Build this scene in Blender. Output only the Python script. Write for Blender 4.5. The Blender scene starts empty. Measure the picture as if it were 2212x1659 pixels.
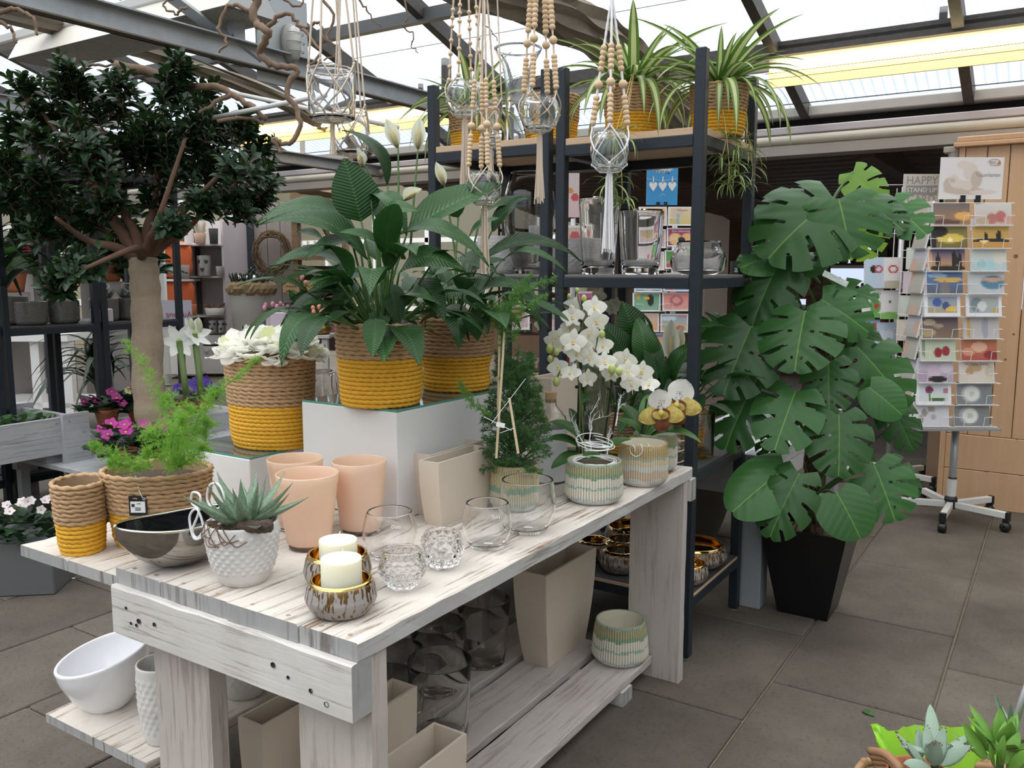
import bpy, math, random
import numpy as np
from mathutils import Vector, Matrix, Quaternion
random.seed(11); np.random.seed(11)
SC = bpy.context.scene
COL = SC.collection
PI = math.pi

# ---------------------------------------------------------------- camera
cam_d = bpy.data.cameras.new('camera')
cam_d.sensor_fit = 'HORIZONTAL'; cam_d.sensor_width = 36.0
cam_d.lens = 36.0 * 1852.9 / 2212.0
cam_d.clip_start = 0.05; cam_d.clip_end = 200
cam = bpy.data.objects.new('camera', cam_d); COL.objects.link(cam)
_yaw, _pitch, _roll = math.radians(32.674), math.radians(7.54), math.radians(0.071)
cam.matrix_world = (Matrix.Translation((0, 0, 1.417)) @ Matrix.Rotation(_yaw, 4, 'Z')
                    @ Matrix.Rotation(PI / 2 - _pitch, 4, 'X') @ Matrix.Rotation(_roll, 4, 'Z'))
SC.camera = cam

# ---------------------------------------------------------------- sky (bright overcast day over the greenhouse)
W = bpy.data.worlds.new('overcast_sky'); SC.world = W
W.use_nodes = True
_nt = W.node_tree; _nt.nodes.clear()
_o = _nt.nodes.new('ShaderNodeOutputWorld'); _b = _nt.nodes.new('ShaderNodeBackground')
_tc = _nt.nodes.new('ShaderNodeTexCoord'); _sx = _nt.nodes.new('ShaderNodeSeparateXYZ')
_cr = _nt.nodes.new('ShaderNodeValToRGB')
_e = _cr.color_ramp.elements
_e[0].position = 0.0; _e[0].color = (.22, .25, .32, 1); _e[1].position = .9; _e[1].color = (1, 1, 1, 1)
for _p, _c in ((.17, (.27, .31, .40)), (.25, (.42, .46, .53)), (.40, (.80, .82, .85))):
    _x = _e.new(_p); _x.color = (*_c, 1)
_nt.links.new(_tc.outputs['Generated'], _sx.inputs[0]); _nt.links.new(_sx.outputs['Z'], _cr.inputs[0])
_nt.links.new(_cr.outputs[0], _b.inputs['Color']); _b.inputs['Strength'].default_value = 2.6
_nt.links.new(_b.outputs[0], _o.inputs['Surface'])

# soft sun behind the clouds, high and a little to the left
_sd = bpy.data.lights.new('veiled_sun', 'SUN'); _sd.energy = 1.1; _sd.angle = math.radians(35); _sd.color = (1.0, 0.97, 0.92)
_so = bpy.data.objects.new('veiled_sun', _sd); COL.objects.link(_so)
_so.rotation_euler = (math.radians(22), math.radians(-20), 0)

SC.view_settings.view_transform = 'Standard'; SC.view_settings.look = 'None'
SC.view_settings.gamma = 1.0; SC.view_settings.use_curve_mapping = False
SC.view_settings.exposure = 0.35
cy = SC.cycles
cy.max_bounces = 14; cy.diffuse_bounces = 5; cy.glossy_bounces = 5; cy.transmission_bounces = 12; cy.transparent_max_bounces = 24
cy.caustics_reflective = False; cy.caustics_refractive = True
cy.sample_clamp_indirect = 6.0
cy.use_denoising = True
try: cy.denoiser = 'OPENIMAGEDENOISE'
except Exception: pass

# ---------------------------------------------------------------- mesh helpers
class MB:
    """collects vertices, faces and (optionally) a print colour and material slot per face"""
    def __init__(s): s.v = []; s.f = []; s.c = []; s.m = []
    def add(s, vs, fs, M=None, col=None, slot=0):
        o = len(s.v)
        if M is not None: vs = [M @ Vector(p) for p in vs]
        s.v.extend([tuple(p) for p in vs])
        for i, fc in enumerate(fs):
            s.f.append(tuple(o + k for k in fc))
            s.c.append(col[i] if isinstance(col, list) else col); s.m.append(slot)
        return s
    def box(s, x0, x1, y0, y1, z0, z1, M=None, b=0.0, col=None, slot=0):
        if b <= 0:
            vs = [(x, y, z) for x in (x0, x1) for y in (y0, y1) for z in (z0, z1)]
            fs = [(0,1,3,2),(4,6,7,5),(0,4,5,1),(2,3,7,6),(0,2,6,4),(1,5,7,3)]
            return s.add(vs, fs, M, col, slot)
        c = ((x0+x1)/2, (y0+y1)/2, (z0+z1)/2); h = ((x1-x0)/2, (y1-y0)/2, (z1-z0)/2)
        b = min(b, min(h)*0.9); idx = {}; vs = []
        S = [(a, e, g) for a in (-1, 1) for e in (-1, 1) for g in (-1, 1)]
        for sg in S:
            for ax in range(3):
                idx[sg, ax] = len(vs)
                vs.append(tuple(c[k] + sg[k]*(h[k] if k == ax else h[k]-b) for k in range(3)))
        fs = []
        for ax in range(3):
            o1, o2 = (ax+1) % 3, (ax+2) % 3
            for sg in (-1, 1):
                q = []
                for a, e in ((-1,-1),(1,-1),(1,1),(-1,1)):
                    t = [0,0,0]; t[ax] = sg; t[o1] = a; t[o2] = e; q.append(idx[tuple(t), ax])
                fs.append(tuple(q if sg > 0 else q[::-1]))
        for ax in range(3):
            o1, o2 = (ax+1) % 3, (ax+2) % 3
            for a in (-1, 1):
                for e in (-1, 1):
                    t0 = [0,0,0]; t0[o1] = a; t0[o2] = e; t1 = t0[:]; t0[ax] = -1; t1[ax] = 1
                    q = [idx[tuple(t0), o1], idx[tuple(t1), o1], idx[tuple(t1), o2], idx[tuple(t0), o2]]
                    fs.append(tuple(q if a*e < 0 else q[::-1]))
        for sg in S:
            q = [idx[sg, 0], idx[sg, 1], idx[sg, 2]]
            fs.append(tuple(q if sg[0]*sg[1]*sg[2] > 0 else q[::-1]))
        return s.add(vs, fs, M, col, slot)
    def lathe(s, prof, n=32, M=None, caps=(False, False), sx=1.0, sy=1.0, wob=None, col=None, slot=0):
        vs = []; fs = []
        for j, (r, z) in enumerate(prof):
            for i in range(n):
                a = 2*PI*i/n; rr = r if wob is None else r*wob(a, j, z)
                vs.append((rr*math.cos(a)*sx, rr*math.sin(a)*sy, z))
        for j in range(len(prof)-1):
            for i in range(n):
                k = (i+1) % n
                fs.append((j*n+i, j*n+k, (j+1)*n+k, (j+1)*n+i))
        if caps[0]: fs.append(tuple(range(n))[::-1])
        if caps[1]: fs.append(tuple((len(prof)-1)*n+i for i in range(n)))
        return s.add(vs, fs, M, col, slot)
    def tube(s, pts, r, n=6, cap=True, M=None, col=None, slot=0, flat=1.0):
        pts = [Vector(p) for p in pts]; vs = []; fs = []; m = len(pts)
        if m < 2: return s
        t0 = (pts[1]-pts[0]).normalized()
        a = Vector((0,0,1)) if abs(t0.z) < 0.9 else Vector((1,0,0))
        nrm = t0.cross(a).normalized()
        for i, p in enumerate(pts):
            t = (pts[min(i+1, m-1)] - pts[max(i-1, 0)])
            t = t.normalized() if t.length > 1e-9 else t0
            nrm = (nrm - t*nrm.dot(t))
            nrm = nrm.normalized() if nrm.length > 1e-6 else t.orthogonal().normalized()
            bn = t.cross(nrm); rr = r[i] if isinstance(r, (list, tuple)) else r
            for k in range(n):
                ang = 2*PI*k/n
                vs.append(p + nrm*(math.cos(ang)*rr) + bn*(math.sin(ang)*rr*flat))
        for i in range(m-1):
            for k in range(n):
                l = (k+1) % n
                fs.append((i*n+k, i*n+l, (i+1)*n+l, (i+1)*n+k))
        if cap:
            fs.append(tuple(range(n))[::-1]); fs.append(tuple((m-1)*n+k for k in range(n)))
        return s.add(vs, fs, M, col, slot)
    def ball(s, c, r, n=10, m=6, M=None, sc=(1,1,1), col=None, slot=0):
        vs = [(c[0], c[1], c[2]-r*sc[2])]; fs = []
        for j in range(1, m):
            ph = -PI/2 + PI*j/m
            for i in range(n):
                a = 2*PI*i/n
                vs.append((c[0]+r*math.cos(ph)*math.cos(a)*sc[0], c[1]+r*math.cos(ph)*math.sin(a)*sc[1], c[2]+r*math.sin(ph)*sc[2]))
        vs.append((c[0], c[1], c[2]+r*sc[2])); L = len(vs)-1
        for i in range(n):
            k = (i+1) % n
            fs.append((0, 1+k, 1+i)); fs.append((L, L-n+i, L-n+k))
            for j in range(m-2): fs.append((1+j*n+i, 1+j*n+k, 1+(j+1)*n+k, 1+(j+1)*n+i))
        return s.add(vs, fs, M, col, slot)
    def prism(s, poly, t0, t1, M=None, col=None, slot=0):
        """2-D outline (x, z) pushed from y=t0 to y=t1"""
        n = len(poly)
        vs = [(x, t0, z) for x, z in poly] + [(x, t1, z) for x, z in poly]
        fs = [tuple(range(n)), tuple(range(2*n-1, n-1, -1))] + [((i+1) % n, i, n+i, n+(i+1) % n) for i in range(n)]
        return s.add(vs, fs, M, col, slot)
    def mesh(s, name, smooth=False):
        me = bpy.data.meshes.new(name); me.from_pydata(s.v, [], s.f)
        if smooth: me.polygons.foreach_set('use_smooth', [True]*len(me.polygons))
        if any(k for k in s.m): me.polygons.foreach_set('material_index', s.m)
        if any(c is not None for c in s.c):
            at = me.color_attributes.new('Col', 'FLOAT_COLOR', 'CORNER'); buf = []
            for fc, c in zip(s.f, s.c):
                c = c or (1,1,1); buf.extend((c[0], c[1], c[2], 1.0)*len(fc))
            at.data.foreach_set('color', buf)
        me.update(); return me

def obj(name, mb, mat, parent=None, loc=None, rot=None, smooth=False, scale=None):
    me = mb.mesh(name, smooth) if isinstance(mb, MB) else mb
    if mat is not None and len(me.materials) == 0:
        for q in (mat if isinstance(mat, (list, tuple)) else [mat]): me.materials.append(q)
    o = bpy.data.objects.new(name, me); COL.objects.link(o)
    if parent is not None: o.parent = parent
    if loc is not None: o.location = loc
    if rot is not None: o.rotation_euler = rot
    if scale is not None: o.scale = scale if isinstance(scale, (tuple, list)) else (scale,)*3
    return o
def tag(o, label, cat, group=None):
    o['label'] = label; o['category'] = cat
    if group: o['group'] = group
    return o
def thing(name, label, cat, loc=(0,0,0), rz=0.0, group=None):
    o = bpy.data.objects.new(name, None); COL.objects.link(o); o.empty_display_size = 0.05
    o.location = loc; o.rotation_euler = (0, 0, rz)
    return tag(o, label, cat, group)
def struct(name, mb, mat, parent=None, smooth=False, loc=None):
    o = obj(name, mb, mat, parent, loc, smooth=smooth)
    if parent is None: o['kind'] = 'structure'
    return o
def stuff(o): o['kind'] = 'stuff'; return o
def dup(root, loc=None, rz=None, label=None, scale=None):
    r = root.copy(); COL.objects.link(r)
    if loc is not None: r.location = loc
    if rz is not None: r.rotation_euler = (0, 0, rz)
    if scale is not None: r.scale = (scale,)*3
    if label: r['label'] = label
    for ch in list(root.children):
        c = ch.copy(); COL.objects.link(c); c.parent = r
        for g in list(ch.children):
            d = g.copy(); COL.objects.link(d); d.parent = c
    return r
def V3(*a): return Vector(a)
def lerp(a, b, t): return a + (b-a)*t
def spline(pts, n):
    """Catmull-Rom through pts, n samples per span"""
    P = [Vector(p) for p in pts]; P = [P[0]*2-P[1]] + P + [P[-1]*2-P[-2]]; out = []
    for i in range(1, len(P)-2):
        a, b, c, d = P[i-1], P[i], P[i+1], P[i+2]
        for k in range(n):
            t = k/n
            out.append(0.5*((2*b) + (c-a)*t + (2*a-5*b+4*c-d)*t*t + (3*b-a-3*c+d)*t**3))
    out.append(P[-2].copy()); return out
def frame(p0, d, up):
    """matrix whose X runs along d, Z close to up, origin p0"""
    x = Vector(d).normalized(); z = Vector(up); z = z - x*z.dot(x)
    z = z.normalized() if z.length > 1e-5 else x.orthogonal().normalized()
    y = z.cross(x)
    return Matrix(((x.x, y.x, z.x, p0[0]), (x.y, y.y, z.y, p0[1]), (x.z, y.z, z.z, p0[2]), (0,0,0,1)))
def put(o, M): o.matrix_basis = M; return o

# ---------------------------------------------------------------- materials
_MC = {}
def mat(name, col=(.8,.8,.8), rough=.5, metal=0.0, spec=.5, trans=0.0, ior=1.45, sss=0.0, emit=None, es=1.0, coat=0.0,
        noise=None, bump=None, alpha=1.0, vcol=False, wax=None, sheen=0.0, double=None):
    """noise=(scale, amount, colour2, stretch xyz)   bump=(scale, strength, stretch xyz)"""
    if name in _MC: return _MC[name]
    m = bpy.data.materials.new(name); m.use_nodes = True; nt = m.node_tree; p = nt.nodes['Principled BSDF']
    p.inputs['Base Color'].default_value = (*col, 1); p.inputs['Roughness'].default_value = rough
    p.inputs['Metallic'].default_value = metal; p.inputs['Specular IOR Level'].default_value = spec
    p.inputs['Transmission Weight'].default_value = trans; p.inputs['IOR'].default_value = ior
    p.inputs['Alpha'].default_value = alpha; p.inputs['Coat Weight'].default_value = coat
    if sss: p.inputs['Subsurface Weight'].default_value = sss; p.inputs['Subsurface Radius'].default_value = wax or (.02,.015,.008); p.inputs['Subsurface Scale'].default_value = 1.0
    if emit: p.inputs['Emission Color'].default_value = (*emit, 1); p.inputs['Emission Strength'].default_value = es
    L = nt.links
    src = None
    if vcol:
        a = nt.nodes.new('ShaderNodeAttribute'); a.attribute_name = 'Col'; src = a.outputs['Color']
        L.new(src, p.inputs['Base Color'])
    tc = None
    def coord(st):
        nonlocal tc
        if tc is None: tc = nt.nodes.new('ShaderNodeTexCoord')
        mp = nt.nodes.new('ShaderNodeMapping'); mp.inputs['Scale'].default_value = st
        L.new(tc.outputs['Object'], mp.inputs[0]); return mp.outputs[0]
    if noise:
        sc_, am, c2, st = noise
        n = nt.nodes.new('ShaderNodeTexNoise'); n.inputs['Scale'].default_value = sc_; n.inputs['Detail'].default_value = 6; n.inputs['Roughness'].default_value = .62
        L.new(coord(st), n.inputs['Vector'])
        r = nt.nodes.new('ShaderNodeValToRGB'); r.color_ramp.elements[0].position = .5-.22; r.color_ramp.elements[1].position = .5+.22
        L.new(n.outputs['Fac'], r.inputs[0])
        x = nt.nodes.new('ShaderNodeMix'); x.data_type = 'RGBA'
        ml = nt.nodes.new('ShaderNodeMath'); ml.operation = 'MULTIPLY'; ml.inputs[1].default_value = am
        L.new(r.outputs[0], ml.inputs[0]); L.new(ml.outputs[0], x.inputs[0])
        if src is not None: L.new(src, x.inputs[6])
        else: x.inputs[6].default_value = (*col, 1)
        x.inputs[7].default_value = (*c2, 1); L.new(x.outputs[2], p.inputs['Base Color'])
    if bump:
        sc_, sg, st = bump
        n = nt.nodes.new('ShaderNodeTexNoise'); n.inputs['Scale'].default_value = sc_; n.inputs['Detail'].default_value = 5
        L.new(coord(st), n.inputs['Vector'])
        b = nt.nodes.new('ShaderNodeBump'); b.inputs['Strength'].default_value = sg; b.inputs['Distance'].default_value = .01
        L.new(n.outputs['Fac'], b.inputs['Height']); L.new(b.outputs[0], p.inputs['Normal'])
    _MC[name] = m; return m
def leafmat(name, col, back=None, rough=.38, tl=.25, noise=None, spec=.5, vcol=False):
    """leaf: glossy principled mixed with some translucency"""
    if name in _MC: return _MC[name]
    m = mat(name, col, rough, spec=spec, noise=noise, vcol=vcol); nt = m.node_tree
    p = nt.nodes['Principled BSDF']; o = nt.nodes['Material Output']
    t = nt.nodes.new('ShaderNodeBsdfTranslucent'); t.inputs[0].default_value = (*(back or tuple(min(1, c*1.6) for c in col)), 1)
    if vcol:
        a = nt.nodes.new('ShaderNodeAttribute'); a.attribute_name = 'Col'; nt.links.new(a.outputs['Color'], t.inputs[0])
    x = nt.nodes.new('ShaderNodeMixShader'); x.inputs[0].default_value = tl
    nt.links.new(p.outputs[0], x.inputs[1]); nt.links.new(t.outputs[0], x.inputs[2]); nt.links.new(x.outputs[0], o.inputs[0])
    return m

M_STEEL = mat('anthracite_steel', (.020,.026,.034), .42, spec=.4, bump=(60,.08,(1,1,1)))
M_PLY = mat('birch_plywood', (.60,.43,.28), .6, noise=(6,.5,(.46,.30,.18),(1,1,40)))
M_PLYDARK = mat('dark_shelf_board', (.045,.045,.048), .55, noise=(5,.5,(.075,.072,.07),(1,1,1)))
M_GLASS = mat('clear_glass', (1,1,1), 0.0, trans=1.0, ior=1.45)
M_GLASSG = mat('greenish_glass', (.86,.95,.91), 0.0, trans=1.0, ior=1.45)
M_GLASSD = mat('smoky_glass', (.95,.95,.94), 0.02, trans=1.0, ior=1.45)
M_RAFFIA = mat('raffia_rope', (.50,.325,.175), .8, noise=(60,.7,(.36,.22,.11),(1,1,1)), bump=(90,.35,(1,1,1)))
M_YELLOW = mat('yellow_rope', (.74,.40,.030), .75, noise=(50,.5,(.56,.285,.018),(1,1,1)), bump=(120,.3,(1,1,1)))
M_WHITE = mat('white_paint', (.80,.79,.77), .45)
M_SOIL = mat('potting_soil', (.045,.030,.020), .95, noise=(80,.8,(.10,.07,.045),(1,1,1)), bump=(90,.9,(1,1,1)))
M_TERRA = mat('terracotta', (.42,.15,.07), .8)
M_ZINC = mat('galvanised_steel', (.42,.44,.45), .5, metal=.55, noise=(7,.7,(.27,.29,.30),(1,1,1)))
M_BLACK = mat('black_plastic', (.012,.012,.013), .4)
M_CARDW = mat('card_white', (.80,.79,.78), .55)
M_PRINT = mat('printed_colour', (1,1,1), .45, vcol=True)
M_WIREW = mat('white_wire', (.74,.74,.74), .35)
M_INK = mat('dark_ink', (.03,.03,.03), .6)
M_CORD = mat('natural_cotton_cord', (.66,.55,.43), .85)
M_CORDW = mat('white_cotton_cord', (.82,.81,.82), .85)
M_BEAD = mat('wooden_bead', (.70,.52,.33), .55, noise=(90,.4,(.60,.42,.24),(1,1,4)))
M_ALU = mat('white_aluminium', (.66,.65,.62), .45)

def text_obj(name, body, size, mt, parent, loc, rot, depth=0.0004, align='CENTER', sx=1.0, extr=True):
    cu = bpy.data.curves.new(name, 'FONT'); cu.body = body; cu.size = size; cu.align_x = align; cu.align_y = 'CENTER'
    cu.extrude = depth; cu.resolution_u = 3
    t = bpy.data.objects.new(name, cu); COL.objects.link(t)
    dg = bpy.context.evaluated_depsgraph_get(); me = bpy.data.meshes.new_from_object(t.evaluated_get(dg))
    bpy.data.objects.remove(t); bpy.data.curves.remove(cu)
    me.name = name; me.materials.clear(); me.materials.append(mt)
    o = bpy.data.objects.new(name, me); COL.objects.link(o)
    o.parent = parent; o.location = loc; o.rotation_euler = rot; o.scale = (sx, 1, 1)
    return o

# ================================================================ setting: floor
M_JOINT = mat('sandy_joint', (.19,.155,.11), .95, noise=(40,.7,(.10,.085,.065),(1,1,1)))
def slab_mat():
    m = mat('concrete_slab', (.105,.088,.069), .72, spec=.35, bump=(70,.25,(1,1,1))); nt = m.node_tree; p = nt.nodes['Principled BSDF']; L = nt.links
    g = nt.nodes.new('ShaderNodeNewGeometry'); oi = nt.nodes.new('ShaderNodeObjectInfo')
    n1 = nt.nodes.new('ShaderNodeTexNoise'); n1.inputs['Scale'].default_value = 2.2; n1.inputs['Detail'].default_value = 8; n1.inputs['Roughness'].default_value = .7
    n2 = nt.nodes.new('ShaderNodeTexNoise'); n2.inputs['Scale'].default_value = 70; n2.inputs['Detail'].default_value = 3
    L.new(g.outputs['Position'], n1.inputs[0]); L.new(g.outputs['Position'], n2.inputs[0])
    r = nt.nodes.new('ShaderNodeValToRGB'); e = r.color_ramp.elements
    e[0].position = .30; e[0].color = (.074,.062,.048,1); e[1].position = .72; e[1].color = (.142,.121,.098,1)
    r2 = nt.nodes.new('ShaderNodeValToRGB'); r2.color_ramp.elements[0].position = .28; r2.color_ramp.elements[0].color = (.55,.52,.5,1); r2.color_ramp.elements[1].position = .45
    L.new(n1.outputs[0], r.inputs[0]); L.new(n2.outputs[0], r2.inputs[0])
    mx = nt.nodes.new('ShaderNodeMix'); mx.data_type = 'RGBA'; mx.blend_type = 'MULTIPLY'; mx.inputs[0].default_value = .7
    L.new(r.outputs[0], mx.inputs[6]); L.new(r2.outputs[0], mx.inputs[7])
    hv = nt.nodes.new('ShaderNodeHueSaturation'); ma = nt.nodes.new('ShaderNodeMapRange'); ma.inputs[3].default_value = .86; ma.inputs[4].default_value = 1.14
    L.new(oi.outputs['Random'], ma.inputs[0]); L.new(ma.outputs[0], hv.inputs['Value']); L.new(mx.outputs[2], hv.inputs['Color']); L.new(hv.outputs[0], p.inputs['Base Color'])
    return m
M_SLAB = slab_mat()
floor = struct('floor', MB().box(-16, 5, -5, 15, -.08, -.009), M_JOINT)
_tm = MB().box(-.2455,.2455,-.3705,.3705,-.03,0,b=.004).mesh('tile'); _tm.materials.append(M_SLAB)
_far = MB()
for k in range(-31, 10):
    u0 = -.265 + .5*k + .25; off = .31 if k % 2 == 0 else .62
    for j in range(-8, 20):
        vc = off + .75*j + .375
        if -5.6 < u0 < .9 and .1 < vc < 7.9:
            t = obj('tile', _tm, None, floor, (u0, vc, random.uniform(-.0015,.0015)), (random.uniform(-.001,.001), random.uniform(-.001,.001), 0))
        else:
            _far.box(u0-.2455, u0+.2455, vc-.3705, vc+.3705, -.03, 0)
stuff(obj('distant_paving', _far, M_SLAB, floor))

# ================================================================ setting: glazed roof
RS = .326                                   # roof slope
def rz(v): return 2.52 + RS*(6.3 - v)
M_BAR = mat('dark_glazing_bar', (.035,.032,.030), .6, noise=(30,.5,(.10,.09,.075),(1,1,1)))
def panel_mat():
    m = bpy.data.materials.new('twin_wall_sheet'); m.use_nodes = True; nt = m.node_tree; nt.nodes.clear(); L = nt.links
    o = nt.nodes.new('ShaderNodeOutputMaterial'); tr = nt.nodes.new('ShaderNodeBsdfTransparent'); tl = nt.nodes.new('ShaderNodeBsdfTranslucent'); gl = nt.nodes.new('ShaderNodeBsdfGlossy')
    g = nt.nodes.new('ShaderNodeNewGeometry'); s = nt.nodes.new('ShaderNodeSeparateXYZ'); L.new(g.outputs['Position'], s.inputs[0])
    w = nt.nodes.new('ShaderNodeMath'); w.operation = 'PINGPONG'; w.inputs[1].default_value = .032; L.new(s.outputs['X'], w.inputs[0])
    r = nt.nodes.new('ShaderNodeValToRGB'); e = r.color_ramp.elements; e[0].position = .08; e[0].color = (.62,.64,.68,1); e[1].position = .30; e[1].color = (.92,.93,.94,1)
    d = nt.nodes.new('ShaderNodeMath'); d.operation = 'DIVIDE'; d.inputs[1].default_value = .032; L.new(w.outputs[0], d.inputs[0]); L.new(d.outputs[0], r.inputs[0])
    n = nt.nodes.new('ShaderNodeTexNoise'); n.inputs['Scale'].default_value = 5; n.inputs['Detail'].default_value = 4; L.new(g.outputs['Position'], n.inputs[0])
    r2 = nt.nodes.new('ShaderNodeValToRGB'); r2.color_ramp.elements[0].position = .3; r2.color_ramp.elements[0].color = (.84,.86,.9,1); r2.color_ramp.elements[1].position = .6; L.new(n.outputs[0], r2.inputs[0])
    mx = nt.nodes.new('ShaderNodeMix'); mx.data_type = 'RGBA'; mx.blend_type = 'MULTIPLY'; mx.inputs[0].default_value = 1; L.new(r.outputs[0], mx.inputs[6]); L.new(r2.outputs[0], mx.inputs[7])
    L.new(mx.outputs[2], tr.inputs[0]); tl.inputs[0].default_value = (.8,.83,.86,1); gl.inputs['Roughness'].default_value = .25
    a = nt.nodes.new('ShaderNodeMixShader'); a.inputs[0].default_value = .12; L.new(tr.outputs[0], a.inputs[1]); L.new(tl.outputs[0], a.inputs[2])
    b = nt.nodes.new('ShaderNodeMixShader'); b.inputs[0].default_value = .03; L.new(a.outputs[0], b.inputs[1]); L.new(gl.outputs[0], b.inputs[2])
    L.new(b.outputs[0], o.inputs[0]); return m
M_SHEET = panel_mat()
roof = bpy.data.objects.new('roof', None); COL.objects.link(roof); roof['kind'] = 'structure'
V_P = [6.3, 5.5, 4.6, 3.7, 2.8, 1.9, 1.0, .1, -.8]
U_R = [-.6 - 1.013*k for k in range(-5, 14)]
for a, b in zip(U_R[1:], U_R[:-1]):
    for v0, v1 in zip(V_P[1:], V_P[:-1]):
        q = MB().add([(a, v0, rz(v0)+.05), (b, v0, rz(v0)+.05), (b, v1, rz(v1)+.05), (a, v1, rz(v1)+.05)], [(0,1,2,3)])
        obj('roof_panel', q, M_SHEET, roof)
    q = MB().add([(a, -.8, rz(-.8)+.05), (b, -.8, rz(-.8)+.05), (b, -5.2, 2.6), (a, -5.2, 2.6)], [(0,1,2,3)])
    obj('roof_panel', q, M_SHEET, roof)
_ra = math.atan(RS)
for u in U_R:
    L_ = math.hypot(7.1, 7.1*RS)
    Mx = Matrix.Translation((u, 6.3, rz(6.3))) @ Matrix.Rotation(-_ra, 4, 'X')
    obj('rafter', MB().box(-.03,.03,-L_,.02,-.05,.045,Mx), M_BAR, roof)
    obj('rafter', MB().tube([(u,-.8,rz(-.8)),(u,-5.2,2.55)], .04, 4), M_BAR, roof)
for i, v in enumerate(V_P[1:]):
    obj('purlin', MB().box(-13.8, 4.5, v-.03, v+.03, rz(v)-.06, rz(v)+.02), M_BAR if i != 1 else mat('weathered_purlin', (.10,.105,.105), .55, metal=.3), roof)
M_GUT = mat('grey_gutter', (.40,.385,.35), .6, noise=(5,.5,(.28,.27,.25),(1,1,1)))
gz = [2.5383, 2.4806, 2.4117, 2.3923, 2.3619, 2.2926, 2.2202]
gutter = struct('trim_1', MB().box(-13.8, 4.5, 6.27, 6.42, gz[1], gz[0]+.01, b=.006), M_GUT)
struct('trim_2', MB().box(-13.8, 4.5, 6.40, 6.55, gz[2]-.03, gz[1]+.03), mat('gutter_gap', (.008,.008,.009), .8))
struct('trim_3', MB().box(-13.8, 4.5, 6.24, 6.40, gz[4], gz[2]+.002, b=.006), mat('mauve_rail', (.42,.39,.40), .5))
tube_ = MB().tube([(-13.8,6.27,(gz[4]+gz[5])/2),(4.5,6.27,(gz[4]+gz[5])/2)], (gz[4]-gz[5])*.52, 20)
struct('trim_4', tube_, mat('beige_blind_roll', (.50,.475,.40), .55), smooth=True)
struct('trim_5', MB().box(-13.8, 4.5, 6.25, 6.45, gz[6], gz[5]-.004), mat('blind_pelmet', (.31,.285,.25), .6))

# yellow-lit strip lamp below the roof, parallel to the gutter
lamp = thing('strip_light', 'long white strip light glowing warm yellow under the roof on the right', 'lamp', (-0.9, 5.45, 2.62))
lx0, lx1 = -.75, 3.0
sec = [(-.10,.125),(.02,.125),(.075,.09),(.06,.078),(.015,.10),(-.09,.10)]
M_LAMPW = mat('lamp_housing', (.72,.71,.68), .4)
lp = [(y, z) for y, z in ((-.02,.16),(.06,.14),(.06,.11),(-.02,.12))]
def extr(poly, x0, x1):
    n = len(poly); vs = [(x0, y, z) for y, z in poly] + [(x1, y, z) for y, z in poly]
    return MB().add(vs, [tuple(range(n))[::-1], tuple(range(n, 2*n))] + [(i, (i+1) % n, n+(i+1) % n, n+i) for i in range(n)])
obj('housing', extr([(.02,.155),(.09,.13),(.09,.055),(.07,.055),(.07,.12),(.02,.135)], lx0, lx1), M_LAMPW, lamp)
obj('tube', MB().tube([(lx0+.03,.035,.035),(lx1-.03,.035,.035)], .028, 10), mat('lit_tube', (1,.9,.6), .4, emit=(1.0,.84,.50), es=5.0), lamp)
obj('reflector', extr([(.085,.11),(.085,-.075),(.079,-.075),(.079,.11)], lx0, lx1), mat('self_lit_reflector', (.86,.66,.36), .35, emit=(1.0,.60,.22), es=.75), lamp)  # reflector emits its own amber glow in place of light from the tube
obj('rod', MB().tube([(lx0,-.0,-.005),(lx1,-.0,-.005)], .002, 5), M_BAR, lamp); obj('rod', MB().tube([(lx0,.0,-.04),(lx1,.0,-.04)], .002, 5), M_BAR, lamp)
obj('hanger', MB().box(.2,.24,.03,.06,.13,.25), M_BAR, lamp); obj('hanger', MB().box(2.2,2.24,.03,.06,.13,.25), M_BAR, lamp)
lamp2 = dup(lamp, (-6.0, 5.45, 2.62), None, 'long white strip light glowing warm yellow under the roof behind the peace lily flowers')
for c in lamp2.children: c.scale = (.73, 1, 1)
for zz, v in ((2.50,5.9),(2.42,6.1),(3.0,4.9),(2.92,5.15)):
    o = obj('shade_wire', MB().tube([(-13,v,zz+.12),(4.4,v,zz+.12)], .0035, 4), M_BAR, roof)

struct('trim_8', MB().box(-13, 4.4, 5.56, 5.62, 2.66, 2.70).box(-13, 4.4, 5.54, 5.56, 2.70, 2.80).box(-13,4.4,5.54,5.60,2.795,2.81), M_LAMPW)
# ---- galvanised truss beam along the house, its plates and posts
def beam(name, label, u, v0, v1, z, h=.125, w=.06):
    t = thing(name, label, 'beam', (u, (v0+v1)/2, z)); a, b = v0-(v0+v1)/2, v1-(v0+v1)/2
    obj('web', MB().box(-.006,.006,a,b,0,h), M_ZINC, t)
    obj('flange', MB().box(-.006,w,a,b,0,.008), mat('rusty_flange', (.10,.09,.075), .7, noise=(9,.6,(.20,.15,.09),(1,1,1))), t); obj('flange', MB().box(-.006,w,a,b,h-.008,h), M_ZINC, t)
    return t
bm = beam('truss_beam', 'galvanised steel truss beam carrying the bulkhead light', -3.95, -.5, 6.3, 2.545)
obj('cable', MB().tube([(-.02,-3.2,.035),(-.02,.5,.032),(-.02,3.3,.036)], .007, 6), mat('yellowed_cable', (.42,.38,.27), .6), bm)
bp = obj('mounting_plate', MB().box(-.012,-.002,.58,.98,-.06,.46,b=.004), mat('dull_zinc_plate', (.40,.42,.42), .5, metal=.5), bm)
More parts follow.
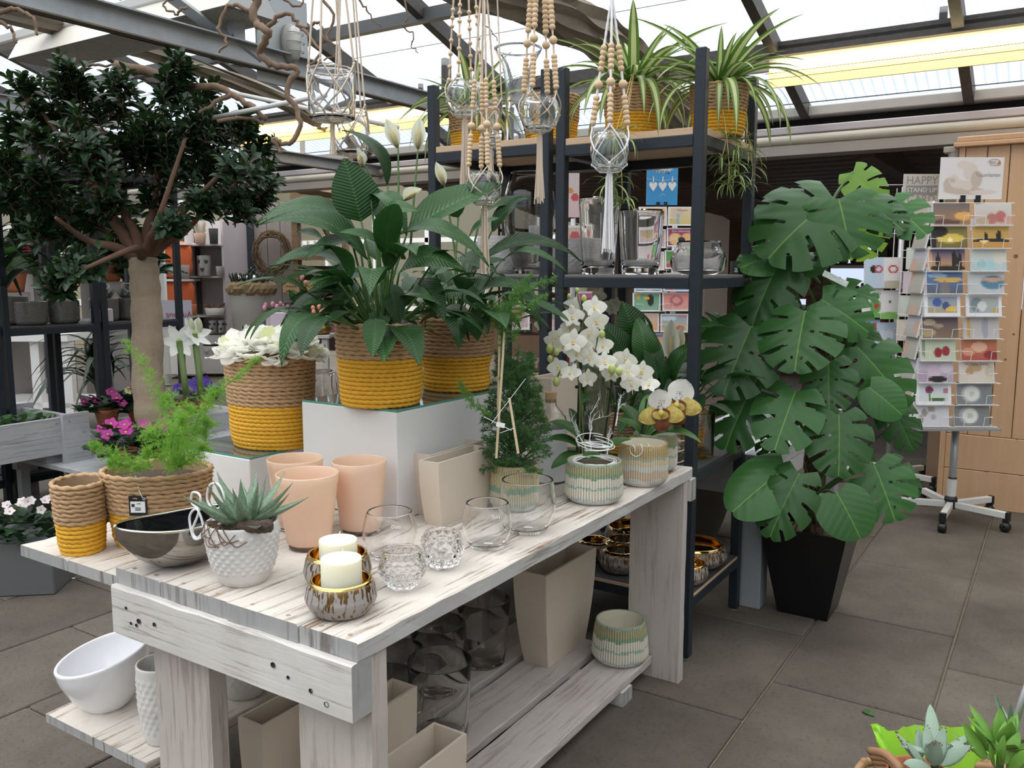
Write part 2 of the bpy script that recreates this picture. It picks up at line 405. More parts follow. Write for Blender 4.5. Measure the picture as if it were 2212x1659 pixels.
obj('post', MB().box(-.05,.0,.42,.50,.0,.95), M_ZINC, bm); obj('post', MB().box(-.04,.0,2.35,2.42,.0,.42), M_BAR, bm)
obj('brace', MB().tube([(-.02,.6,.05),(-.02,-.9,.62)], .035, 4), M_ZINC, bm)
bm2 = beam('truss_beam', 'short galvanised beam under the gutter behind the wreath', -5.5, 4.75, 6.25, 2.285, .10)
bm3 = beam('truss_beam', 'galvanised beam crossing above the ficus crown at far left', -6.98, -.5, 6.3, 2.62)
# shade cloth bundles drawn along the beams
def bundle(label, pts, r0, seed):
    """cloth drawn into tight folds: a zig-zag section swept along the wire it hangs from"""
    rnd = random.Random(seed); P = spline(pts, 10)
    t = thing('shade_curtain', label, 'curtain', tuple(P[len(P)//2])); o = Vector(t.location)
    nf = 15; n = len(P)
    for part, (k0, k1, mm) in enumerate(((0, 5, mat('pale_shade_cloth', (.46,.45,.42), .9, noise=(18,.5,(.34,.33,.31),(1,.2,1)))), (4, nf-1, mat('brown_shade_cloth', (.20,.17,.13), .9, noise=(18,.6,(.30,.27,.22),(1,.2,1)))))):  # first folds pale grey, the remaining folds darker and browner
        vs = []; fs = []
        for i, p in enumerate(P):
            sag = .10*math.sin(i*.55+seed)
            for k in range(k0, k1+1):
                a = PI*(.05+.95*k/(nf-1)); zig = 1.0 if k % 2 else .80
                x = -math.cos(a*1.25-.35)*r0*1.5*zig; z = math.sin(a*1.25-.35)*-r0*1.15*zig*(1+sag)+r0*.25
                vs.append(p-o+V3(x+.01*math.sin(i*.9+k), 0, z+.012*math.sin(i*.5+k*1.7)))
        m = k1-k0+1
        for i in range(n-1):
            for k in range(m-1): fs.append((i*m+k, i*m+k+1, (i+1)*m+k+1, (i+1)*m+k))
        obj('cloth_fold', MB().add(vs, fs), mm, t)
    return t
bundle('grey shade curtain bundled along the beam left of the tray light', [(-5.58,.5,2.98),(-5.56,2,2.97),(-5.54,3.6,2.95),(-5.50,4.9,2.82),(-5.46,6.1,2.50)], .062, 1)
bundle('grey shade curtain bundle behind the ficus crown at far left', [(-8.0,2,2.98),(-8.0,4,2.9),(-8.0,6.1,2.50)], .08, 2)
bundle('grey folded shade curtain sagging under the rafter above the spider plants', [(-2.935, 3.514, 2.967), (-2.724, 4.121, 2.916), (-2.546, 4.585, 2.852), (-2.491, 5.088, 2.782), (-2.485, 5.663, 2.606), (-2.331, 6.206, 2.377)], .12, 3)
# white pipes
pt = thing('pipe', 'thin white pipes crossing below the roof beside the branch', 'pipe', (-3.711, 3.029, 2.284)); o = Vector(pt.location)
for a, b in (((-4.293, 3.044, 2.469), (-2.807, 3.342, 2.111)), ((-3.829, 3.061, 2.208), (-3.050, 3.088, 2.248))):
    obj('pipe_run', MB().tube([Vector(a)-o, Vector(b)-o], .012, 10), M_ALU, pt, smooth=True)

# ================================================================ setting: walls out to the sides and the shop behind
M_BLOCK = mat('light_blocking_wall', (.62,.62,.57), .5)
def lightwall(name, x0, x1, y0, y1, z0, z1):
    m = bpy.data.materials.get('daylit_sheet') or bpy.data.materials.new('daylit_sheet')
    if not m.use_nodes:
        m.use_nodes = True; nt = m.node_tree; nt.nodes.clear(); o = nt.nodes.new('ShaderNodeOutputMaterial')
        t = nt.nodes.new('ShaderNodeBsdfTranslucent'); t.inputs[0].default_value = (.50,.47,.38,1); d = nt.nodes.new('ShaderNodeBsdfTransparent'); d.inputs[0].default_value = (.45,.43,.36,1)
        x = nt.nodes.new('ShaderNodeMixShader'); x.inputs[0].default_value = .5; nt.links.new(t.outputs[0], x.inputs[1]); nt.links.new(d.outputs[0], x.inputs[2]); nt.links.new(x.outputs[0], o.inputs[0])
    return struct(name, MB().box(x0,x1,y0,y1,z0,z1), m)
lightwall('wall_left', -13.42, -13.40, -5, 13.5, 0, 3.0)
M_FRAMEW = mat('white_window_frame', (.70,.70,.68), .45)
wl = struct('trim_6', MB().box(-13.40,-13.34,-5,13.5,.85,.95).box(-13.40,-13.34,-5,13.5,2.0,2.08), M_FRAMEW)
for v in np.arange(0, 13, 1.1): obj('frame', MB().box(-13.40,-13.34,v-.04,v+.04,0,3), M_FRAMEW, wl)
struct('wall_back_blocker', MB().box(-14, 4.6, -5.06, -5.0, 0, 2.6), M_BLOCK)  # opaque rear and right walls, unseen, added to limit light from the sides
struct('wall_right_blocker', MB().box(4.55, 4.6, -5.0, 13, 0, 4.9), M_BLOCK)
M_BROWN = mat('brown_ceiling_board', (.085,.050,.030), .7, noise=(5,.6,(.05,.030,.018),(1,8,1)))
M_BROWN2 = mat('brown_wall_board', (.11,.062,.036), .75, noise=(5,.6,(.06,.035,.02),(1,1,8)))
ceil = bpy.data.objects.new('ceiling', None); COL.objects.link(ceil); ceil['kind'] = 'structure'
for k in range(26):
    v = 6.46 + .22*k
    obj('plank', MB().box(-6.3, 4.5, v+.004, v+.216, 2.40-.012*k, 2.43-.012*k), M_BROWN, ceil)
obj('joist', MB().box(-3.05,-2.93,6.5,12,2.2,2.36), M_BROWN, ceil); obj('joist', MB().box(-1.3,-1.18,6.5,12,2.2,2.36), M_BROWN, ceil)
# rear wall of the shop with its window openings
def wallpiece(x0, x1, z0, z1): return MB().box(x0, x1, 12.0, 12.1, z0, z1)
rw = struct('wall_rear', wallpiece(-13.4, -6.3, 0, .7), M_BROWN2)
for (x0,x1,z0,z1) in ((-6.3,4.5,1.98,2.5),(-6.3,-3.55,0,1.98),(-3.55,4.5,0,.9),(-2.1,-1.4,.9,1.98),(.1,4.5,.9,1.98)):
    obj('wall_section', wallpiece(x0,x1,z0,z1), M_BROWN2, rw)
for i, (x0, x1) in enumerate(((-3.55,-2.1),(-1.4,.1))):
    w = struct('window_%d' % (i+1), MB().box(x0,x1,12.0,12.06,.9,.96).box(x0,x1,12.0,12.06,1.92,1.98).box(x0,x0+.06,12.0,12.06,.9,1.98).box(x1-.06,x1,12.0,12.06,.9,1.98).box((x0+x1)/2-.03,(x0+x1)/2+.03,12,12.06,.9,1.98).box(x0,x1,12,12.06,1.45,1.5), M_FRAMEW)
    obj('pane', MB().box(x0+.06,x1-.06,12.02,12.026,.96,1.92), mat('window_glass', (.95,.97,.97), 0, trans=1, ior=1.02), w)
lightwall('wall_rear_left', -13.4, -6.3, 11.99, 12.0, .7, 3.0)
rt = struct('trim_7', MB().box(-13.4,-6.3,11.9,11.98,.7,.78).box(-13.4,-6.3,11.9,11.98,1.9,1.98), M_FRAMEW)
for u in np.arange(-13, -6.4, 1.2): obj('frame', MB().box(u-.04,u+.04,11.9,11.98,.7,2.6), M_FRAMEW, rt)

# ================================================================ whitewashed display table and the bench beside it
def wood_mat(name, c1, c2, c3, axis, amt=.55, rough=.75):
    """whitewashed board: pale paint, thin brown cracks along the grain, rubbed grey patches"""
    m = mat(name, c1, rough, spec=.25); nt = m.node_tree; L = nt.links; p = nt.nodes['Principled BSDF']
    tc = nt.nodes.new('ShaderNodeTexCoord'); oi = nt.nodes.new('ShaderNodeObjectInfo')
    ad = nt.nodes.new('ShaderNodeVectorMath'); ad.operation = 'ADD'; sc = nt.nodes.new('ShaderNodeVectorMath'); sc.operation = 'SCALE'; sc.inputs['Scale'].default_value = 7
    cb = nt.nodes.new('ShaderNodeCombineXYZ'); [L.new(oi.outputs['Random'], cb.inputs[i]) for i in range(3)]
    L.new(cb.outputs[0], sc.inputs[0]); L.new(tc.outputs['Object'], ad.inputs[0]); L.new(sc.outputs[0], ad.inputs[1])
    st = [14, 14, 14]; st[axis] = .8
    def nz(scale, s3, det=8, rg=.65):
        mp = nt.nodes.new('ShaderNodeMapping'); mp.inputs['Scale'].default_value = s3; L.new(ad.outputs[0], mp.inputs[0])
        n = nt.nodes.new('ShaderNodeTexNoise'); n.inputs['Scale'].default_value = scale; n.inputs['Detail'].default_value = det; n.inputs['Roughness'].default_value = rg; L.new(mp.outputs[0], n.inputs[0]); return n
    n1 = nz(4, st); n2 = nz(3, (1.2,1.2,1.2), 6); n3 = nz(26, (1,1,1), 4)
    cr = nt.nodes.new('ShaderNodeValToRGB'); e = cr.color_ramp.elements; e[0].position = .535; e[0].color = (0,0,0,1); e[1].position = .62; e[1].color = (1,1,1,1); L.new(n1.outputs[0], cr.inputs[0])
    pa = nt.nodes.new('ShaderNodeValToRGB'); e = pa.color_ramp.elements; e[0].position = .36; e[0].color = (0,0,0,1); e[1].position = .60; e[1].color = (1,1,1,1); L.new(n2.outputs[0], pa.inputs[0])
    a = nt.nodes.new('ShaderNodeMix'); a.data_type = 'RGBA'; a.inputs[6].default_value = (*c1,1); a.inputs[7].default_value = (*c2,1)
    ml = nt.nodes.new('ShaderNodeMath'); ml.operation = 'MULTIPLY'; ml.inputs[1].default_value = .6; L.new(pa.outputs[0], ml.inputs[0]); L.new(ml.outputs[0], a.inputs[0])
    b = nt.nodes.new('ShaderNodeMix'); b.data_type = 'RGBA'; b.inputs[7].default_value = (*c3,1); L.new(a.outputs[2], b.inputs[6])
    m1 = nt.nodes.new('ShaderNodeMath'); m1.operation = 'MULTIPLY'; L.new(cr.outputs[0], m1.inputs[0]); L.new(pa.outputs[0], m1.inputs[1])
    m2 = nt.nodes.new('ShaderNodeMath'); m2.operation = 'MULTIPLY'; m2.inputs[1].default_value = amt*1.7; m2.use_clamp = True; L.new(m1.outputs[0], m2.inputs[0]); L.new(m2.outputs[0], b.inputs[0])
    L.new(b.outputs[2], p.inputs['Base Color'])
    bu = nt.nodes.new('ShaderNodeBump'); bu.inputs['Strength'].default_value = .5; bu.inputs['Distance'].default_value = .004; bu.invert = True
    s = nt.nodes.new('ShaderNodeMath'); s.operation = 'ADD'; L.new(m1.outputs[0], s.inputs[0])
    t = nt.nodes.new('ShaderNodeMath'); t.operation = 'MULTIPLY'; t.inputs[1].default_value = .6; L.new(n1.outputs[0], t.inputs[0]); L.new(t.outputs[0], s.inputs[1])
    L.new(s.outputs[0], bu.inputs['Height']); L.new(bu.outputs[0], p.inputs['Normal']); return m
WY = wood_mat('whitewashed_board_long', (.66,.61,.545), (.52,.47,.41), (.20,.115,.065), 1, .62)
WX = wood_mat('whitewashed_board_cross', (.60,.575,.54), (.46,.44,.41), (.20,.13,.085), 0, .35)
WZ = wood_mat('whitewashed_leg', (.50,.455,.415), (.42,.38,.345), (.25,.17,.12), 2, .22)
WS = wood_mat('whitewashed_shelf_board', (.52,.475,.44), (.44,.40,.37), (.22,.14,.10), 1, .2)
WE = wood_mat('grey_end_grain', (.30,.30,.295), (.42,.415,.40), (.12,.10,.09), 2, .5)
WS2 = wood_mat('grey_plank_edge', (.42,.415,.41), (.52,.51,.49), (.24,.19,.15), 1, .4)

def board(name, x0, x1, y0, y1, z0, z1, mts, par, long=1, b=.003, seed=0, chip=.0025):
    """sawn board with slightly uneven, chipped arrises; the ends and edges keep their own worn grain"""
    rnd = random.Random(seed*31+7); me = MB()
    n = max(2, int((y1-y0 if long == 1 else x1-x0 if long == 0 else z1-z0)/.06))
    rings = []
    for i in range(n+1):
        t = i/n; ring = []
        def j(): return rnd.uniform(-chip, chip)
        if long == 1: A = lerp(y0, y1, t); q = [(x0,z0),(x1,z0),(x1,z1-b),(x1-b,z1),(x0+b,z1),(x0,z1-b)]; ring = [(x+j()*.6, A, z+(j() if k > 1 else 0)*.7) for k, (x, z) in enumerate(q)]
        elif long == 0: A = lerp(x0, x1, t); q = [(y0,z0),(y1,z0),(y1,z1-b),(y1-b,z1),(y0+b,z1),(y0,z1-b)]; ring = [(A, y+j()*.5, z+(j() if k > 1 else 0)*.6) for k, (y, z) in enumerate(q)]
        else: A = lerp(z0, z1, t); q = [(x0,y0),(x1,y0),(x1,y1-b),(x1-b,y1),(x0+b,y1),(x0,y1-b)]; ring = [(x+j()*.4, y+j()*.3, A) for x, y in q]
        rings += ring
    fs = []; sl = []
    for i in range(n):
        for k in range(6):
            l = (k+1) % 6; f = (i*6+k, i*6+l, (i+1)*6+l, (i+1)*6+k)
            fs.append(f if long != 1 else f[::-1]); sl.append(2 if (long == 1 and k in (1, 5)) else 0)
    fs.append(tuple(range(6)) if long == 1 else tuple(range(5,-1,-1))); sl.append(1)
    e = tuple(n*6+k for k in range(6)); fs.append(e[::-1] if long == 1 else e); sl.append(1)
    me.add(rings, fs); me.m = sl
    return obj(name, me, mts, par)

tb = thing('display_table', 'long whitewashed plank display table with thick worn boards and open lower shelf', 'table', (-1.39, 1.91, 0))
TX, TY = -1.39, 1.91
edges = [-1.757, -1.597, -1.377, -1.173, -1.024]
for i in range(4):
    board('top_plank', edges[i]-TX+.0012, edges[i+1]-TX-.0012, 1.084-TY+random.uniform(-.002,.002), 2.74-TY, .716, .753+random.uniform(-.0012,.0008), [WY, WE, WS2], tb, 1, .003, i)
board('crossbeam', -1.757-TX, -1.026-TX, 1.070-TY, 1.122-TY, .606, .7155, [WX, WE, WX], tb, 0, .003, 11)
board('crossbeam', -1.757-TX, -1.018-TX, 2.715-TY, 2.755-TY, .640, .7155, [WX, WE, WX], tb, 0, .003, 12)
for k, (x0, x1) in enumerate(((-1.688,-1.497),(-1.222,-1.030))):
    board('leg', x0-TX, x1-TX, 1.123-TY, 1.170-TY, 0, .715, [WZ, WE, WZ], tb, 2, .003, 20+k)
    board('leg', x0-TX, x1-TX, 2.672-TY, 2.714-TY, 0, .715, [WZ, WE, WZ], tb, 2, .003, 24+k)
# open shelf boards with gaps
SZ = .078
for k, (x0, x1) in enumerate(((-1.292,-1.128),(-1.492,-1.318),(-1.690,-1.520))):
    board('shelf_board', x0-TX, x1-TX, 1.172-TY, 2.668-TY, SZ-.026, SZ, [WS, WE, WS], tb, 1, .003, 30+k)
for k, y in enumerate((1.30, 2.42)): board('skid', -1.70-TX, -1.12-TX, y-TY, y+.07-TY, 0.0, SZ-.0265, [WX, WE, WX], tb, 0, .003, 40+k)
scr = MB().lathe([(.0048,0),(.0048,.0006),(.002,.0007),(.0005,.0003)], 12).mesh('screw'); scr.materials.append(mat('rusted_screw', (.40,.33,.27), .6, metal=.3))
for i in range(4):
    for s in (.25,.75):
        for vv in (1.105, 2.70): obj('screw', scr, None, tb, (lerp(edges[i], edges[i+1], s)-TX, vv-TY, .7530))
for px, pz in ((-1.70,.675),(-1.655,.655),(-1.60,.66),(-1.23,.665),(-1.19,.65),(-1.13,.64),(-1.09,.625),(-1.685,.643),(-1.665,.643)):
    obj('nail_hole', MB().lathe([(.0001,.0),(.005,0),(.006,.0025)], 8, Matrix.Rotation(PI/2, 4, 'X')), M_INK, tb, (px-TX, 1.0695-TY, pz), scale=random.uniform(.6,1.1))

bn = thing('bench', 'lower whitewashed plank bench behind the table, carrying baskets at its left end', 'bench', (-1.985, 1.95, 0))
BX, BY = -1.985, 1.95
for k, (x0, x1) in enumerate(((-2.200,-1.990),(-1.987,-1.765))):
    board('top_plank', x0-BX, x1-BX, 1.105-BY, 2.80-BY, .692, .720, [WY, WE, WY], bn, 1, .003, 50+k)
    board('shelf_board', x0-BX, x1-BX, 1.137-BY, 2.78-BY, .224, .250, [WY, WE, WY], bn, 1, .003, 60+k)
for k, (x, y) in enumerate(((-2.07,1.86),(-1.83,1.86),(-2.07,2.60),(-1.83,2.60))):
    board('leg', x-.045-BX, x+.045-BX, y-.03-BY, y+.03-BY, 0, .692, [WZ, WE, WZ], bn, 2, .003, 70+k)
for k, y in enumerate((1.79, 2.53)):
    board('crossbeam', -2.17-BX, -1.78-BX, y-BY, y+.038-BY, .62, .6915, [WX, WE, WX], bn, 0, .003, 80+k)
    board('crossbeam', -2.17-BX, -1.78-BX, y-BY, y+.038-BY, .17, .2235, [WX, WE, WX], bn, 0, .003, 84+k)

# ================================================================ black steel racks
def rack(name, label, x0, x1, y0, y1, top, shelves, t=.038, ply=True, plymats=None, endstub=True):
    r = thing(name, label, 'rack', ((x0+x1)/2, (y0+y1)/2, 0)); cx, cy_ = (x0+x1)/2, (y0+y1)/2
    X0, X1, Y0, Y1 = x0-cx, x1-cx, y0-cy_, y1-cy_
    for x in (X0, X1-t):
        for y in (Y0, Y1-t):
            obj('post', MB().box(x,x+t,y,y+t,.012,top,b=.003), M_STEEL, r)
            obj('foot', MB().lathe([(.018,0),(.02,.004),(.02,.010),(.008,.012)], 14, Matrix.Translation((x+t/2,y+t/2,0)), (True,True)), mat('zinc_foot', (.25,.25,.25), .5, metal=.6), r)
    for k, (z, th) in enumerate(shelves):
        zb = z-th; e = .0006
        for y in (Y0+e, Y1-t+e): obj('rail', MB().box(X0+t,X1-t,y,y+t-2*e,zb-t,zb,b=.002), M_STEEL, r)
        for x in (X0+e, X1-t+e): obj('rail', MB().box(x,x+t-2*e,Y0+t,Y1-t,zb-t,zb,b=.002), M_STEEL, r)
        b = .0015
        m = (plymats or {}).get(k)
        sh = MB(); d = t+.002
        sh.box(X0+.004,X1-.004,Y0+d,Y1-d,zb+.0005,z,b=.001); sh.box(X0+d,X1-d,Y0+.004,Y0+d,zb+.0005,z,b=.001); sh.box(X0+d,X1-d,Y1-d,Y1-.004,zb+.0005,z,b=.001)
        so = obj('shelf_board', sh, m or M_PLY, r)
    return r
SHP = {0: M_PLY, 1: mat('grey_shelf_board', (.165,.155,.145), .5), 2: M_PLYDARK, 3: M_PLYDARK}
SH = [(1.900,.024),(1.402,.010),(.712,.010),(.245,.010)]
rackA = rack('steel_rack', 'anthracite steel rack at the end of the table holding two spider plant baskets on top', -1.636, -1.062, 2.849, 3.436, 2.157, SH, plymats=SHP)
rackB = rack('steel_rack', 'anthracite steel rack behind the hanging glass bowls, second from the table end', -2.240, -1.666, 2.849, 3.436, 2.160, [(1.915,.024)]+SH[1:], plymats=SHP)
for r in (rackA, rackB):
    for q in ((.262,.2845,-.249,.249),(-.2845,-.262,-.249,.249),(-.249,.249,-.2925,-.268)):
        obj('plywood_edge', MB().box(*q,.215,.2445), M_PLY, r)

# ================================================================ vessels
def shell(outer, th, base=None, n=40, wob=None, sx=1, sy=1, round_rim=True):
    base = th if base is None else base
    rb_ = float(np.interp(base, [q[1] for q in outer], [q[0] for q in outer]))
    inner = [(max(rb_-th*1.6, .001), base), (max(rb_-th, .001), base+th*.6)]+[(max(r-th, .001), z) for r, z in outer if z > base+th*.8]
    inner = [q for i, q in enumerate(inner) if i == 0 or q[1] > inner[i-1][1]-1e-6]
    r1, z1 = outer[-1]
    rim = [(r1-th*.15, z1+th*.30), (r1-th*.5, z1+th*.42), (r1-th*.85, z1+th*.30)] if round_rim else []
    prof = [(.0005, 0)] + outer + rim + inner[::-1] + [(.0005, base)]
    return MB().lathe(prof, n, sx=sx, sy=sy, wob=wob)
def curve2(pts, n=6):
    return [(p.x, p.y) for p in spline([(a, b, 0) for a, b in pts], n)]

# ---- rope baskets
_rings = {}
def ring_mesh(R, rt, kind):
    key = (round(R, 3), kind)
    if key in _rings: return _rings[key]
    tw = int(2*PI*R/(.030 if kind == 'raffia' else .020)); seg = tw*7; n = 8
    amp, ply = (.30, 2) if kind == 'raffia' else (.16, 2)
    rnd = random.Random(int(R*1e4)); vs = []; fs = []
    ph = [rnd.uniform(-.07,.07) for _ in range(seg)]
    for i in range(seg):
        a = 2*PI*i/seg; k = 1+ph[i]*(.5 if kind == 'raffia' else .25)
        for j in range(n):
            f = 2*PI*j/n; r = rt*k*(1+amp*math.cos(ply*f+tw*a))
            rr = 1 + r*math.cos(f)/R
            vs.append((rr*math.cos(a)*R, rr*math.sin(a)*R, r*1.05*math.sin(f)))
    for i in range(seg):
        i2 = (i+1) % seg
        for j in range(n): fs.append((i*n+j, i2*n+j, i2*n+(j+1) % n, i*n+(j+1) % n))
    me = MB().add(vs, fs).mesh('rope_coil', True); me.materials.append(M_RAFFIA if kind == 'raffia' else M_YELLOW)
    _rings[key] = me; return me
M_LINER = mat('clear_plastic_liner', (.55,.52,.47), .3, alpha=.5)
def basket(label, loc, rb, rt_, H, split, oval=1.0, rz=0.0, group=None, soil=None, squash=None, pitch=.0112):
    t = thing('rope_basket', label, 'basket', loc, rz, group)
    nrow = int(H/pitch); pitch = H/nrow
    for i in range(nrow):
        z = (i+.5)*pitch; s = i/(nrow-1); kind = 'yellow' if s < split else 'raffia'
        R = lerp(rb, rt_, s**.85)*(1 - .035*max(0, 1-i/1.6)) + (.002 if kind == 'raffia' else 0)
        if squash: R *= squash(s)
        me = ring_mesh((rb+rt_)/2, pitch*.52, kind); k = R/((rb+rt_)/2)
        obj('rope_coil', me, None, t, (random.uniform(-.001,.001), random.uniform(-.001,.001), z), (random.uniform(-.003,.003), random.uniform(-.003,.003), random.uniform(0,6)), scale=(k, k, 1))
    t.scale = (1, oval, 1)
    pr = [(.001,.002),(rb*.9,.002),(rb-pitch*.6,.01),(rt_-pitch*.65,H-.006)]
    obj('liner', MB().lathe(pr, 36), mat('basket_inside', (.30,.20,.115), .85), t, smooth=True)
    if soil: obj('soil', MB().lathe([(rt_-pitch*.7,H*soil),(rt_*.5,H*soil+.006),(.001,H*soil+.008)], 28), M_SOIL, t)
    return t
def price_tag(t, loc, rz, s=1.0):
    g = obj('price_tag', MB().box(-.022*s,.022*s,-.0012,.0012,-.05*s,0,b=.0004), M_BLACK, t, loc, (0,0,rz))
    pm = MB().box(-.018*s,.018*s,-.0019,-.0013,-.042*s,-.014*s)
    for k, (x, w, z) in enumerate(((-.0115,.0075,-.024),(.003,.010,-.020),(.0,.014,-.030),(.0,.015,-.033),(.0,.013,-.036))):
        pm.box((x-w/2)*s*1.0,(x+w/2)*s,-.0023,-.0020,(z-(.004 if k == 0 else .0008))*s,(z+(.004 if k == 0 else .0008))*s, col=(.03,.03,.03))
    pm.c[:6] = [(.8,.8,.8)]*6
    obj('label', pm, M_PRINT, g); obj('hole_ring', MB().lathe([(.0022*s,0),(.0036*s,0),(.0036*s,.0006)], 12, Matrix.Translation((.016*s,-.0013,-.007*s)) @ Matrix.Rotation(PI/2,4,'X')), M_CARDW, g)
    obj('string', MB().tube(spline([(.012*s,-.001,-.004*s),(.004*s,-.003,.02*s),(.006*s,-.001,.036*s),(-.004*s,.0,.05*s)], 5), .0012, 5), M_CORDW, g)
    return g
pA = (-2.032, 1.172, .720)
bkA = basket('small empty two-tone rope basket at the free end of the bench', pA, .0590, .0700, .180, .45, .84, rz=-.63)
pB = (-1.925, 1.318, .720)
bkB = basket('large oval rope basket holding light green asparagus fern beside the silver boat bowl', pB, .106, .1315, .196, .45, .80, rz=.57, soil=.86)
price_tag(bkB, (-.006,-.1335,.150), 0, 1.0)
pC = (-1.975, 1.745, 0.900)
bkC = basket('large rope basket filled with white hydrangea petals on the low glass-topped plinth', pC, 0.1268, 0.1407, 0.2658, .47, .80)
pD = (-1.565, 1.773, 1.055)
bkD = basket('rope basket with the flowering peace lily on the tall white plinth', pD, 0.1059, 0.1136, 0.2232, .58, 1.0, soil=.9)
pE = (-1.567, 2.125, 1.055)
bkE = basket('dented rope basket with second peace lily and black price tag, behind the first', pE, 0.1005, 0.1120, 0.2214, .45, 1.0, soil=.9, squash=lambda s: 1-.07*math.exp(-((s-.28)/.12)**2))
price_tag(bkE, (.014,-.108,.152), .25, .8)

# ---- plinths with glass sheets
M_PLINTH = mat('white_plinth_lacquer', (.70,.695,.68), .35)
M_SHEETG = mat('thin_green_glass', (.80,.93,.88), 0, trans=1.0, ior=1.2)
def plinth(label, x0, x1, y0, y1, z0, z1, sheets):
    t = thing('plinth', label, 'plinth', ((x0+x1)/2, (y0+y1)/2, z0)); cx, c2 = (x0+x1)/2, (y0+y1)/2
    obj('body', MB().box(x0-cx,x1-cx,y0-c2,y1-c2,0,z1-z0-.007,b=.002), M_PLINTH, t)
    for a, b in sheets:
        g = obj('glass_sheet', MB().box(x0-cx+.002,x1-cx-.002,a-c2,b-c2,z1-z0-.0066,z1-z0-.0012,b=.0006), mat('glass_sheet', (.10,.115,.11), .03, spec=1.0), t)
        ed = MB(); e = .0013; z_ = z1-z0
        ed.box(x0-cx+.0005,x0-cx+.002,a-c2,b-c2,z_-.0066,z_-.001).box(x1-cx-.002,x1-cx-.0005,a-c2,b-c2,z_-.0066,z_-.001).box(x0-cx+.0005,x1-cx-.0005,a-c2-.0012,a-c2,z_-.0066,z_-.001)
        obj('glass_edge', ed, mat('green_glass_edge', (.10,.30,.23), .1), g)
    return t
plinth('tall white lacquered plinth with dark glass sheet under the peace lily baskets', -1.795, -1.447, 1.697, 2.33, .755, 1.055, ((1.700,2.055),(2.062,2.328)))
plinth('low white lacquered plinth with glass sheet under the hydrangea basket', -2.19, -1.878, 1.575, 1.96, .7215, .900, ((1.578,1.958),))

# ---- hydrangea petals heaped in the basket
M_PETAL = leafmat('white_petal', (.92,.91,.86), (1,1,.93), .6, .42)
M_PETALG = leafmat('greenish_petal', (.78,.82,.48), (.85,.9,.5), .6, .35)
def petal_mesh(name, w=.55, cup=.25, n=7, m=5, tip=0.0):
    vs = []; fs = []
    for i in range(n+1):
        x = i/n; hw = w*math.sin(PI*min(1, (x*.93+.07))**.75)**.7 if x < 1 else .02
        for j in range(m):
            y = (j/(m-1)*2-1); vs.append((x, y*hw, cup*(x*x*.6+(y*hw)**2*1.5)-.15*math.sin(x*6+y*2)*.3))
    for i in range(n):
        for j in range(m-1): fs.append((i*m+j,(i+1)*m+j,(i+1)*m+j+1,i*m+j+1))
    return MB().add(vs, fs).mesh(name, True)
pet = [petal_mesh('petal', .55, .3), petal_mesh('petal', .48, .5), petal_mesh('petal', .6, .15)]
for q in pet: q.materials.append(M_PETAL)
petg = petal_mesh('petal', .5, .35); petg.materials.append(M_PETALG)
hy = thing('hydrangea_heap', 'heap of white hydrangea blossom filling the rope basket on the low plinth', 'flowers', (pC[0], pC[1], pC[2]+0.2603))
rr_ = 0.1407
rnd = random.Random(5)
for k in range(290):
    a = rnd.uniform(0, 2*PI); q = math.sqrt(rnd.random()); x, y = q*rr_*1.08*math.cos(a), q*rr_*.9*math.sin(a)
    z = .046*(1-q**3)+rnd.uniform(-.004,.012)
    d = V3(math.cos(a)*q+rnd.uniform(-.6,.6), math.sin(a)*q+rnd.uniform(-.6,.6), rnd.uniform(-.1,.7) - (.5 if q > .9 else 0))
    o = obj('petal', rnd.choice(pet) if rnd.random() > .09 else petg, None, hy)
    put(o, frame((x, y, z), d, V3(rnd.uniform(-.6,.6), rnd.uniform(-.6,.6), 1)) @ Matrix.Diagonal((1,1.25,1,1)) @ Matrix.Scale(rnd.uniform(.030,.050), 4))

# ---- peach glass cones
M_PEACH = mat('peach_frosted_glass', (.97,.66,.49), .22, trans=.25, sss=.35, wax=(.03,.018,.010), spec=.5)
def peach(label, loc, rb, rt_, H):
    t = thing('peach_vase', label, 'vase', loc, 0, None)
    obj('bowl', shell([(rb*.93,.013),(rb,.017)]+[(lerp(rb, rt_, k/8), .017+(H-.017)*k/8) for k in range(1, 9)], .0035, .020, 56), M_PEACH, t, smooth=True)
    obj('glass_foot', MB().lathe([(.0005,0),(rb*.86,0),(rb*.93,.004),(rb*.93,.0125),(.0005,.0125)], 48), M_GLASS, t, smooth=True)
    return t
peach('nearest of the three frosted peach glass vases', (-1.496, 1.425, 0.753), 0.0527, 0.0745, 0.1826)
peach('frosted peach glass vase in front of the tall plinth, nearest the beige vases', (-1.476, 1.584, 0.753), 0.0510, 0.0700, 0.1857)
peach('frosted peach glass vase half hidden behind the nearest peach one', (-1.638, 1.520, 0.753), 0.0518, 0.0717, 0.1839)

# ---- textured white pot of aloe
def scale_wob(a, j, z): return 1
pot = thing('ceramic_pot', 'white ceramic pot with leaf relief holding the spotted aloe', 'pot', (-1.447, 1.187, 0.753))
k_ = 0.0010; Hh = 0.1316
prof = curve2([(46*k_,0),(58*k_,.018),(68*k_,.05),(75*k_,.09),(77*k_,Hh*.86),(76*k_,Hh)], 7)
mb = shell(prof, .006, .02, 120)
